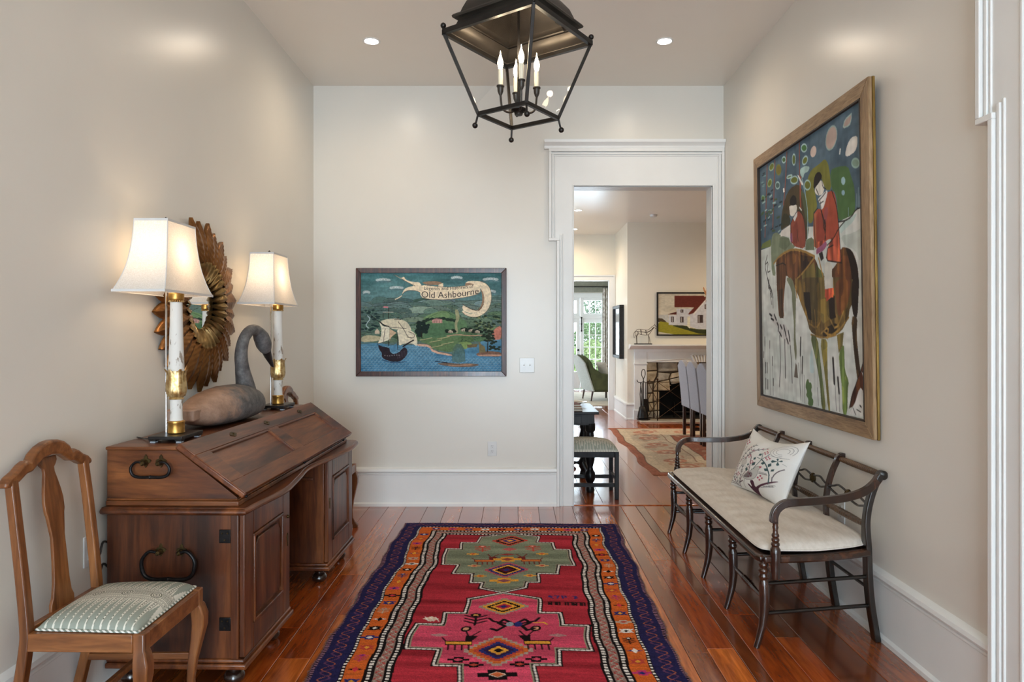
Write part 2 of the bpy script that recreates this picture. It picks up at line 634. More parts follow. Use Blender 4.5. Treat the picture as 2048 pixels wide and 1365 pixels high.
for k in range(len(EDGES) - 1):
    segs = CUTS.get(k)
    if segs is None:
        y = YR
        segs = []
        while y < YB - 0.01:
            y2 = min(YB, y + random.uniform(1.3, 3.2))
            if YB - y2 < 0.5:
                y2 = YB
            segs.append((y, y2, random.choice('oorrbod')))
            y = y2
    for (a, b, t) in segs:
        plank(floor, EDGES[k], EDGES[k + 1], a, b, t)
sill = MB().box(DX0, DX1, YB + 0.002, YB + 0.075, -0.016, 0.006).build('door_sill', M_PLANK, floor2, bevel=0.003)
sill.color = (1.1, 0.75, 0.45, 1)
x = -0.6
while x < 4.2:
    w = random.choice((0.14, 0.17, 0.2, 0.23))
    y = YB + 0.08
    while y < 12.3:
        y2 = min(12.35, y + random.uniform(1.5, 3.4))
        if x + w > 0.2 and x < 3.2 and not (x > 2.9 and y2 < 7.0):
            plank(floor2, x, x + w, y, y2, random.choice('orrbor'))
        y = y2
    x += w
wall_fl = MB().box(-2.5, 4.5, 12.35, Y3, -0.016, -0.002).build('sitting_room_boards', M_PLANK, floor2)
wall_fl.color = (0.72, 0.42, 0.27, 1)


# ---------------------------------------------------------------- trim
def run(name, a, b, n, h, parent=None, t=0.018):
    """baseboard from a to b (2D), n = direction into the room"""
    a, b, n = Vector((*a, 0)), Vector((*b, 0)), Vector((*n, 0))
    d = b - a
    prof = [(0.0, 0.0), (t + 0.012, 0.0), (t + 0.012, 0.020), (t + 0.002, 0.030), (t, 0.032), (t, h - 0.062), (t + 0.004, h - 0.058), (t + 0.004, h - 0.050), (t - 0.002, h - 0.046),
            (t + 0.010, h - 0.040), (t + 0.014, h - 0.030), (t + 0.010, h - 0.014), (t - 0.006, h - 0.004), (0.0, h)]
    m = MB().prism(prof, d.length, a, n, (0, 0, 1), d.normalized())
    return struct(m.build(name, M_TRIM, smooth=30))


run('baseboard_back', (XL, YB), (0.328, YB), (0, -1), 0.310)
run('baseboard_left', (XL, YR), (XL, YB), (1, 0), 0.312)
run('baseboard_right', (XR, DY1 + 0.136), (XR, YB), (-1, 0), 0.312)


def casing(name, o, ex, en, w, ztop, right_full=True):
    """eared door casing: o = left foot of the opening, ex along the wall, en into the room; w = opening width"""
    o, ex, en = Vector(o), Vector(ex), Vector(en)
    ez = Vector((0, 0, 1))
    lo, ear, ze, zt = 0.136, 0.200, 2.136, ztop + 0.292
    root = bpy.data.objects.new(name, None)
    COL.objects.link(root)
    struct(root)
    rr_lo, rr_ear = (lo, ear) if right_full else (0.090, 0.090)
    out = [(0, 0), (0, ztop), (w, ztop), (w, 0), (w + rr_lo, 0), (w + rr_lo, ze), (w + rr_ear, ze), (w + rr_ear, zt), (-ear, zt), (-ear, ze), (-lo, ze), (-lo, 0)]
    MB().prism(out, 0.016, o, ex, ez, en).build('casing_board', M_TRIM, root, bevel=0.002)

    def band(pts, off, wd, th, nm):
        m = MB()
        for (a, b) in zip(pts[:-1], pts[1:]):
            (x0, z0), (x1, z1) = a, b
            if x0 == x1:
                sx = off if off > 0 else off
                lo_, hi_ = min(z0, z1), max(z0, z1)
                m.obox(o + ex * (x0 + (off if x0 < w / 2 else -off - wd)) + ez * lo_, ex * wd, ez * (hi_ - lo_), en * th)
            else:
                a_, b_ = min(x0, x1), max(x0, x1)
                m.obox(o + ex * a_ + ez * (z0 - off - wd), ex * (b_ - a_), ez * wd, en * th)
        m.build(nm, M_TRIM, root, bevel=0.003)
    L = [(-lo, 0), (-lo, ze), (-ear, ze)]
    band([(-lo, 0), (-lo, ze - 0.02)], 0.0, 0.022, 0.040, 'back_band')
    band([(-lo, 0), (-lo, ze + 0.03)], 0.026, 0.016, 0.028, 'bead')
    band([(-lo, 0), (-lo, ze + 0.04)], 0.046, 0.010, 0.022, 'bead')
    band([(-ear, ze + 0.002), (-ear, zt - 0.022)], 0.0, 0.022, 0.040, 'back_band')
    MB().obox(o + ex * (-ear) + ez * (ze - 0.02), ex * (ear - lo + 0.022), ez * 0.022, en * 0.040).build('back_band', M_TRIM, root, bevel=0.003)
    band([(-ear, ze + 0.002), (-ear, zt - 0.042)], 0.026, 0.016, 0.028, 'bead')
    band([(-ear, ze + 0.002), (-ear, zt - 0.056)], 0.046, 0.010, 0.022, 'bead')
    if right_full:
        band([(w + lo, 0), (w + lo, ze - 0.02)], 0.0, 0.022, 0.040, 'back_band')
        band([(w + ear, ze + 0.002), (w + ear, zt - 0.022)], 0.0, 0.022, 0.040, 'back_band')
        MB().obox(o + ex * (w + lo - 0.022) + ez * (ze - 0.02), ex * (ear - lo + 0.022), ez * 0.022, en * 0.040).build('back_band', M_TRIM, root, bevel=0.003)
        band([(w + lo, 0), (w + lo, ze - 0.02)], 0.026, 0.016, 0.028, 'bead')
    else:
        band([(w + rr_lo, 0), (w + rr_lo, zt - 0.022)], 0.0, 0.022, 0.040, 'back_band')
        band([(w + rr_lo, 0), (w + rr_lo, zt - 0.042)], 0.026, 0.016, 0.028, 'bead')
        band([(w + rr_lo, 0), (w + rr_lo, zt - 0.056)], 0.046, 0.010, 0.022, 'bead')
    r = w + rr_ear
    for (z0, wd, th) in ((zt - 0.022, 0.022, 0.040), (zt - 0.042, 0.016, 0.028), (zt - 0.056, 0.010, 0.022)):
        MB().obox(o + ex * (-ear) + ez * z0, ex * (r + ear), ez * wd, en * th).build('head_bead', M_TRIM, root, bevel=0.003)
    # cornice: a swept profile with overhang
    prof = [(0.0, 0.0), (0.034, 0.0), (0.040, 0.012), (0.040, 0.022), (0.052, 0.036), (0.066, 0.046), (0.070, 0.060), (0.070, 0.068), (0.0, 0.068)]
    ov = 0.036
    m = MB().prism(prof, r + ear + (2 * ov if right_full else ov), o + ex * (-ear - ov) + ez * zt, en, ez, ex)
    m.build('cornice', M_TRIM, root, smooth=30)
    # inner edge bead and jambs
    MB().obox(o + ez * 0, ex * -0.012, ez * (ztop + 0.012), en * 0.020).obox(o + ex * w, ex * 0.012, ez * (ztop + 0.012), en * 0.020).obox(o + ez * ztop, ex * w, ez * 0.012, en * 0.020).build('inner_bead', M_TRIM, root, bevel=0.003)
    return root


casing('trim_1', (DX0, YB, 0), (1, 0, 0), (0, -1, 0), DX1 - DX0, DZ, right_full=False)
casing('trim_2', (XR, DY1, 0), (0, -1, 0), (-1, 0, 0), DY1 - DY0, DZ)
j = MB()
j.box(DX0 - 0.001, DX0 + 0.004, YB, YB + T, 0, DZ).box(DX1 - 0.004, DX1 + 0.001, YB, YB + T, 0, DZ).box(DX0, DX1, YB, YB + T, DZ - 0.004, DZ + 0.001)
struct(j.build('trim_3', M_TRIM))

# closed white panel door in the right wall
d1 = struct(MB().box(XR + 0.045, XR + 0.09, DY0 + 0.006, DY1 - 0.006, 0.008, DZ - 0.006).build('door_1', M_TRIM, bevel=0.002))
for (za, zb) in ((0.25, 1.05), (1.25, 2.35)):
    for (ya, yb) in ((DY0 + 0.13, DY0 + 0.49), (DY0 + 0.62, DY0 + 0.98)):
        MB().box(XR + 0.036, XR + 0.05, ya, yb, za, zb).build('panel', M_TRIM, d1, bevel=0.008)

# unseen glazed entry behind the camera, added as opening for the fill lamp
ent = MB()
for xx in (-1.1, -0.62, 0.56, 1.04):
    ent.box(xx, xx + 0.06, YR - 0.1, YR - 0.04, 0, 2.95)
for zz in (0.0, 2.3, 2.89):
    ent.box(-1.1, 1.1, YR - 0.1, YR - 0.04, zz, zz + 0.06)
ent.box(-0.56, 0.56, YR - 0.095, YR - 0.05, 0, 0.45)
d2 = struct(ent.build('added_door', M_TRIM))
MB().box(-1.06, 1.06, YR - 0.075, YR - 0.069, 0.05, 2.9).build('pane', M_GLASS, d2)

# windows of the rooms beyond (left walls); sitting room one added for fill
for k, (xw, ya, yb) in enumerate(((XL, 9.15, 10.45), (-2.5, 13.8, 15.4))):
    m = MB()
    xa, xb = xw - 0.11, xw - 0.06
    for yy in (ya, (ya + yb) / 2 - 0.02, yb - 0.05):
        m.box(xa, xb, yy, yy + 0.05, 0.6, 2.5)
    for zz in (0.6, 1.05, 1.52, 1.98, 2.45):
        m.box(xa, xb, ya, yb, zz, zz + 0.05)
    wdw = struct(m.build('window_%d' % (k + 1), M_TRIM))
    MB().box(xa + 0.02, xa + 0.026, ya, yb, 0.6, 2.5).build('pane', M_GLASS, wdw)

# chimney breast
struct(MB().box(BX, 2.08, Y1, Y2 + 0.02, 0, ZD).box(3.9, 4.2, Y1, Y2 + 0.02, 0, ZD).box(2.08, 3.9, Y1, Y2 + 0.02, 0.915, ZD).build('wall_chimney', M_DINE))
run('baseboard_chimney', (BX, Y2), (BX, Y1), (-1, 0), 0.27)
run('baseboard_hearth', (BX - 0.02, Y1), (1.885, Y1), (0, -1), 0.27)
# casing of the opening to the sitting room
c = MB()
c.box(OX1, OX1 + 0.07, Y2 - 0.02, Y2, 0, OZ + 0.075).box(OX0 - 0.1, OX0, Y2 - 0.02, Y2, 0, OZ + 0.075).box(OX0, OX1, Y2 - 0.02, Y2, OZ, OZ + 0.075)
c.box(OX1 + 0.07, OX1 + 0.10, Y2 - 0.035, Y2, 0, OZ + 0.075).box(OX0 - 0.1, OX1 + 0.10, Y2 - 0.036, Y2, OZ + 0.075, OZ + 0.10)
c.box(OX1 - 0.004, OX1, Y2, Y2 + T, 0, OZ - 0.004).box(OX0, OX1, Y2, Y2 + T, OZ - 0.004, OZ)
struct(c.build('trim_4', M_TRIM, bevel=0.004))

# French doors to the garden with a transom light
M_IRON = paint('black_iron', srgb(30, 28, 27), srgb(44, 40, 38), rough=0.42, metal=0.6, scale=30)
XC = 1.584
fr = MB()
fr.box(FX0, FX0 + 0.05, Y3, Y3 + 0.1, 0, FZ).box(FX1 - 0.05, FX1, Y3, Y3 + 0.1, 0, FZ)
fr.box(FX0 + 0.05, FX1 - 0.05, Y3, Y3 + 0.1, 2.24, FZ).box(FX0 + 0.05, FX1 - 0.05, Y3, Y3 + 0.1, 1.73, 1.80)
d3 = struct(fr.build('door_3', M_TRIM, bevel=0.004))
for (a, b) in ((FX0 + 0.05, XC - 0.003), (XC + 0.003, FX1 - 0.05)):
    for (za, zb, bot, top) in ((0.01, 1.73, 0.42, 0.10), (1.80, 2.24, 0.06, 0.07)):
        st = 0.085
        lf = MB()
        lf.box(a, a + st, Y3 + 0.02, Y3 + 0.065, za, zb).box(b - st, b, Y3 + 0.02, Y3 + 0.065, za, zb)
        lf.box(a + st, b - st, Y3 + 0.02, Y3 + 0.065, za, za + bot).box(a + st, b - st, Y3 + 0.02, Y3 + 0.065, zb - top, zb)
        leaf = lf.build('door_leaf', M_TRIM, d3, bevel=0.004)
        gx0, gx1, gz0, gz1 = a + st, b - st, za + bot, zb - top
        nr = 4 if zb - za > 1 else 1
        for k in range(1, 3):
            xm = gx0 + (gx1 - gx0) * k / 3
            MB().box(xm - 0.011, xm + 0.011, Y3 + 0.026, Y3 + 0.058, gz0, gz1).build('glazing_bar', M_TRIM, leaf)
        for k in range(1, nr):
            zm = gz0 + (gz1 - gz0) * k / nr
            MB().box(gx0, gx1, Y3 + 0.028, Y3 + 0.056, zm - 0.011, zm + 0.011).build('glazing_bar', M_TRIM, leaf)
        for i in range(3):
            for k in range(nr):
                MB().box(gx0 + (gx1 - gx0) * i / 3, gx0 + (gx1 - gx0) * (i + 1) / 3, Y3 + 0.040, Y3 + 0.044, gz0 + (gz1 - gz0) * k / nr, gz0 + (gz1 - gz0) * (k + 1) / nr).build('pane', M_GLASS, leaf)
bolt = MB()
bolt.tube([(XC + 0.03, Y3 - 0.006, 1.42), (XC + 0.03, Y3 - 0.006, 1.76)], 0.012, 6)
for zz in (1.43, 1.6, 1.75):
    bolt.ball((XC + 0.03, Y3 - 0.006, zz), 0.022, 8, 6)
bolt.build('surface_bolt', M_IRON, d3, smooth=40)
for (dx, zz) in ((-0.055, 0.96), (-0.055, 0.83), (0.05, 0.83)):
    MB().ball((XC + dx, Y3 - 0.005, zz), 0.028, 10, 8).build('door_knob', M_IRON, d3, smooth=40)


# ================================================================== left side: desk, lamps, decoy, mirror, chairs
M_DESK = wood('desk_oak', srgb(48, 22, 11), srgb(104, 54, 25), srgb(150, 88, 44), 'y', 2.0, rough=0.36, coat=0.15, fine=60)
M_DESKV = wood('desk_oak_upright', srgb(44, 20, 10), srgb(96, 50, 24), srgb(142, 84, 42), 'z', 2.0, rough=0.36, coat=0.15, fine=60)
M_DESKX = wood('desk_oak_side', srgb(48, 22, 11), srgb(100, 54, 26), srgb(146, 88, 46), 'x', 2.0, rough=0.36, coat=0.15, fine=60)
M_BUN = wood('bun_foot_wood', srgb(28, 16, 12), srgb(46, 27, 18), srgb(70, 42, 26), 'z', 3.0, rough=0.25, coat=0.6)
M_BRASS = paint('old_brass', srgb(92, 76, 44), srgb(60, 48, 30), rough=0.45, metal=0.85, scale=40)
M_WROUGHT = paint('wrought_iron', srgb(26, 25, 26), srgb(40, 38, 38), rough=0.38, metal=0.7, scale=60, bs=0.2)

DESK = thing('writing_desk', 'dark oak kneehole desk with sloping lid and iron bail handles', 'desk', (-1.590, 2.655, 0), (0, 0, math.radians(-1.2)))
DD, DL = 0.518, 1.61
B = 0.004


def raised_door(parent, y0, y1, z0, z1, x, hinge_near):
    """panelled door facing +x"""
    th, st = 0.022, 0.085
    d = MB()
    d.box(x, x + th, y0, y0 + st, z0, z1).box(x, x + th, y1 - st, y1, z0, z1).box(x, x + th, y0 + st, y1 - st, z0, z0 + 0.10).box(x, x + th, y0 + st, y1 - st, z1 - 0.10, z1)
    o = d.build('door', M_DESKV, parent, bevel=B)
    a, b, c, e = y0 + st, y1 - st, z0 + 0.10, z1 - 0.10
    m = MB()
    w = 0.014
    for (ya, yb, za, zb) in ((a, a + w, c, e), (b - w, b, c, e), (a, b, c, c + w), (a, b, e - w, e)):
        m.box(x + 0.006, x + th + 0.006, ya, yb, za, zb)
    m.build('moulding', M_DESKV, o, bevel=B)
    k = 0.030
    pts = [(a + k, c + k), (b - k, c + k), (b - k, e - k - 0.03), (b - k - 0.03, e - k), (a + k + 0.03, e - k), (a + k, e - k - 0.03)]
    MB().box(x + 0.002, x + 0.010, a, b, c, e).prism(pts, 0.012, (x + 0.008, 0, 0), (0, 1, 0), (0, 0, 1), (1, 0, 0)).build('panel', M_DESKV, o, bevel=0.006, seg=1)
    yk = y1 - 0.032 if hinge_near else y0 + 0.032
    zk = (z0 + z1) / 2 + 0.06
    key = MB()
    key.prism([(0.008 * math.cos(t) * (1 + 0.35 * math.sin(3 * t)), 0.030 * math.sin(t)) for t in np.linspace(0, 2 * PI, 16, endpoint=False)], 0.003, (x + th, yk, zk - 0.02), (0, 1, 0), (0, 0, 1), (1, 0, 0))
    key.build('key_plate', M_BRASS, o)
    if hinge_near:
        MB().ball((x + th + 0.003, yk, zk + 0.085), 0.008, 10, 6).build('button', M_BRASS, o, smooth=40)
    return o


for (y0, y1, near) in ((0.0, 0.505, True), (1.095, DL, False)):
    MB().box(0.0, DD, y0, y1, 0.118, 0.684).build('pedestal', M_DESKV, DESK, bevel=B)
    # corner post with a groove, door, plinth
    raised_door(DESK, y0 + 0.004, y1 - 0.004, 0.122, 0.680, DD, near)
    pl = [(DD + 0.034, y0 - 0.016), (DD + 0.034, y1 + 0.016), (0.0, y1 + 0.016), (0.0, y0 - 0.016)]
    m = MB().prism(pl, 0.022, (0, 0, 0.082), (1, 0, 0), (0, 1, 0), (0, 0, 1))
    m.prism([(p[0] - (0.010 if p[0] > 0.1 else 0), p[1] + (0.008 if p[1] < (y0 + y1) / 2 else -0.008)) for p in pl], 0.016, (0, 0, 0.104), (1, 0, 0), (0, 1, 0), (0, 0, 1))
    m.build('plinth', M_DESK, DESK, bevel=0.006)
    for fx in (0.06, DD - 0.045):
        for fy in (y0 + 0.065, y1 - 0.065):
            MB().lathe([(0.022, 0.0), (0.032, 0.003), (0.040, 0.016), (0.040, 0.028), (0.032, 0.043), (0.022, 0.049), (0.022, 0.056), (0.031, 0.061), (0.034, 0.070), (0.030, 0.082)], 20, (fx, fy, 0)).build('bun_foot', M_BUN, DESK, smooth=50)
MB().box(0.0, 0.022, 0.505, 1.095, 0.16, 0.684).build('back_panel', M_DESKV, DESK)
MB().box(0.05, DD - 0.06, 1.080, 1.095, 0.575, 0.590).build('drawer_runner', M_DESKV, DESK, bevel=0.003)
# side stile joint of the near pedestal
MB().box(DD - 0.030, DD + 0.001, -0.006, 0.0, 0.120, 0.682).build('corner_stile', M_DESKV, DESK, bevel=0.003)
for zz in (0.255, 0.595):
    hg = MB().box(DD - 0.075, DD - 0.030, -0.005, 0.0, zz - 0.026, zz + 0.026).build('hinge_plate', M_WROUGHT, DESK, bevel=0.002)
    m = MB()
    for (px, pz) in ((-0.063, 0.012), (-0.042, 0.012), (-0.053, -0.014)):
        m.ball((DD + px, -0.005, zz + pz), 0.0035, 6, 4)
    m.build('rivet', M_BRASS, hg)

# serpentine desk top
ys = np.linspace(-0.045, DL + 0.045, 60)
front = []
for y in ys:
    u = (y + 0.045) / (DL + 0.09)
    fx = DD + 0.050 + 0.030 * math.exp(-((u - 0.20) / 0.12) ** 2) - 0.030 * math.exp(-((u - 0.50) / 0.10) ** 2) + 0.030 * math.exp(-((u - 0.84) / 0.14) ** 2)
    front.append((fx, y))
front[0] = (front[0][0] - 0.006, front[0][1])
front[-1] = (front[-1][0] - 0.03, front[-1][1])
front[-2] = (front[-2][0] - 0.006, front[-2][1])


def top_outline(ins):
    return [(0.0, -0.045 + ins)] + [(x - ins, min(max(y, -0.045 + ins), DL + 0.045 - ins)) for x, y in front] + [(0.0, DL + 0.045 - ins)]


m = MB()
rings = []
for (z, ins) in ((0.682, 0.020), (0.686, 0.012), (0.690, 0.004), (0.696, 0.0), (0.702, 0.001), (0.707, 0.006), (0.709, 0.012), (0.712, 0.014)):
    rings.append([(p[0], p[1], z) for p in top_outline(ins)])
m.loft(rings)
m.build('desk_top', M_DESK, DESK, smooth=35)

# upper case with the slope
UY0, UY1 = 0.002, 1.545
ZU, ZT = 0.712, 0.942
XS0, XS1 = 0.283, 0.520
prof = [(0.0, ZU), (0.512, ZU), (0.512, 0.744), (XS0 - 0.006, ZT - 0.014), (0.0, ZT - 0.014)]
MB().prism(prof, UY1 - UY0, (0, UY0, 0)).build('upper_case', M_DESKX, DESK, bevel=0.002)
MB().box(0.0, 0.520, UY0 - 0.010, UY1 + 0.010, ZU, 0.732).box(0.0, 0.517, UY0 - 0.006, UY1 + 0.006, 0.732, 0.740).build('base_moulding', M_DESKX, DESK, bevel=0.004)
MB().box(0.0, XS0 + 0.002, UY0 - 0.012, UY1 + 0.012, ZT - 0.014, ZT).build('top_board', M_DESKX, DESK, bevel=0.005)
# sloping lid
A = Vector((XS0, 0, ZT - 0.002))
Bv = Vector((0.540, 0, 0.751))
es = (Bv - A).normalized()
en = Vector((-es.z, 0, es.x)) * -1
if en.z < 0:
    en = -en
LS = (Bv - A).length
ey = Vector((0, 1, 0))
LY0, LY1 = UY0 - 0.016, UY1 + 0.016
lid = MB()
th = 0.020
y_c = (LY0 + LY1) / 2
rt, rb, sw, cw = 0.075, 0.070, 0.115, 0.110


def slab(mb, y0, y1, s0, s1, n0, n1):
    mb.obox(A + ey * y0 + es * s0 + en * n0, ey * (y1 - y0), es * (s1 - s0), en * (n1 - n0))
    return mb


slab(lid, LY0, LY1, 0, rt, 0, th)
slab(lid, LY0, LY1, LS - rb, LS, 0, th)
slab(lid, LY0, LY0 + sw, rt, LS - rb, 0, th)
slab(lid, LY1 - sw, LY1, rt, LS - rb, 0, th)
slab(lid, y_c - cw / 2, y_c + cw / 2, rt, LS - rb, 0, th)
LID = lid.build('sloping_lid', M_DESK, DESK, bevel=0.002)
for (a, b) in ((LY0 + sw, y_c - cw / 2), (y_c + cw / 2, LY1 - sw)):
    slab(MB(), a, b, rt, LS - rb, 0.002, 0.009).build('panel', M_DESK, LID)
    mm = MB()
    g = 0.012
    slab(mm, a, b, rt, rt + g, 0.006, 0.019)
    slab(mm, a, b, LS - rb - g * 0.5, LS - rb, 0.006, 0.017)
    slab(mm, a, a + g * 0.6, rt, LS - rb, 0.006, 0.016)
    slab(mm, b - g, b, rt, LS - rb, 0.006, 0.019)
    mm.build('moulding', M_DESK, LID, bevel=0.003)
slab(MB(), LY0 - 0.004, LY0 + 0.012, -0.004, LS + 0.004, -0.006, th - 0.003).build('edge_bead', M_DESK, LID, bevel=0.005)
for yy in (LY0 + 0.40, y_c, LY1 - 0.30):
    e = MB()
    c0 = A + ey * yy + es * 0.040 + en * th
    e.prism([(0.026 * math.cos(t) * (1 + 0.3 * math.cos(4 * t)), 0.015 * math.sin(t)) for t in np.linspace(0, 2 * PI, 18, endpoint=False)], 0.002, c0, ey, es, en)
    e.ball(c0 + en * 0.003, 0.004, 8, 4)
    e.build('keyhole_plate', M_BRASS, LID)
for yy in (LY0 + 0.07, y_c - 0.02, LY1 - 0.10):
    MB().ball((0.524, yy, 0.738), 0.007, 8, 6).build('lid_stop', M_WROUGHT, DESK, smooth=40)


def bail(cx, z, w, drop, r, name='bail_handle'):
    """iron swing handle on the near side (y = 0 face)"""
    y = -0.026
    pth = catmull([(cx - w * 0.18, y, z), (cx - w * 0.36, y, z + 0.006), (cx - w * 0.5, y, z - drop * 0.30), (cx - w * 0.46, y, z - drop * 0.8), (cx - w * 0.30, y, z - drop),
                   (cx, y, z - drop * 1.0), (cx + w * 0.30, y, z - drop), (cx + w * 0.46, y, z - drop * 0.8), (cx + w * 0.5, y, z - drop * 0.30), (cx + w * 0.36, y, z + 0.006), (cx + w * 0.18, y, z)], 5)
    rr = [r * (0.75 + 0.5 * math.sin(PI * k / (len(pth) - 1))) for k in range(len(pth))]
    h = MB().tube(pth, rr, 8)
    h.ball((cx, y, z - drop), r * 1.5, 8, 6)
    o = h.build(name, M_WROUGHT, DESK, smooth=60)
    for s in (-1, 1):
        p = MB()
        px = cx + s * w * 0.20
        pts = []
        for k in range(16):
            t = 2 * PI * k / 16
            q = 0.016 * (1 + 0.35 * math.cos(4 * t))
            pts.append((px + q * math.cos(t), z + 0.006 + q * 1.2 * math.sin(t)))
        p.prism(pts, -0.004, (0, 0, 0))
        p.lathe([(0.012, 0.0), (0.010, 0.012), (0.007, 0.018), (0.009, 0.026), (0.004, 0.032)], 10, (px, -0.003, z), (0, -1, 0))
        p.build('handle_rose', M_BRASS, o, smooth=40)
    return o


bail(0.185, 0.880, 0.150, 0.052, 0.0052)
bail(0.255, 0.535, 0.205, 0.100, 0.0068)

# ------------------------------------------------------------------ table lamps
M_SHAFT = paint('chalky_white_paint', srgb(222, 219, 212), srgb(150, 138, 124), rough=0.7, scale=42, stretch=(1, 1, 0.40), lo=0.575, hi=0.63, bs=0.25, bscale=50)
M_GILT = paint('gilding', srgb(206, 160, 84), srgb(150, 108, 52), rough=0.34, metal=0.85, scale=28, bs=0.2)
M_PALEGILT = paint('worn_gilding', srgb(214, 190, 138), srgb(168, 132, 78), rough=0.38, metal=0.7, scale=40, lo=0.4, hi=0.6, bs=0.3)
M_CHROME = paint('nickel', srgb(200, 202, 206), rough=0.2, metal=1.0)
M_SLATE = paint('dark_bronze', srgb(40, 37, 36), srgb(54, 50, 48), rough=0.35, metal=0.4, scale=20)
M_RUBBER = paint('clear_pad', srgb(205, 212, 220), rough=0.3)
M_SHTRIM = paint('shade_binding', srgb(220, 218, 214), rough=0.8)


def shade_mat():
    m, nt, b = newmat('linen_shade')
    nt.nodes.remove(b)
    out = nt.nodes['Material Output']
    v = coords(nt, (260, 260, 200))
    c = ramp(nt, noise(nt, v, 1.0, 2), [(0.3, srgb(226, 222, 214)), (0.7, srgb(244, 241, 236))])
    d = nt.nodes.new('ShaderNodeBsdfDiffuse')
    t = nt.nodes.new('ShaderNodeBsdfTranslucent')
    mx = nt.nodes.new('ShaderNodeMixShader')
    mx.inputs[0].default_value = 0.36
    nt.links.new(c, d.inputs['Color'])
    nt.links.new(c, t.inputs['Color'])
    nt.links.new(d.outputs[0], mx.inputs[1])
    nt.links.new(t.outputs[0], mx.inputs[2])
    nt.links.new(mx.outputs[0], out.inputs['Surface'])
    return m


M_SHADE = shade_mat()
M_BULB = emit('warm_bulb', (1.0, 0.78, 0.5, 1), 8)


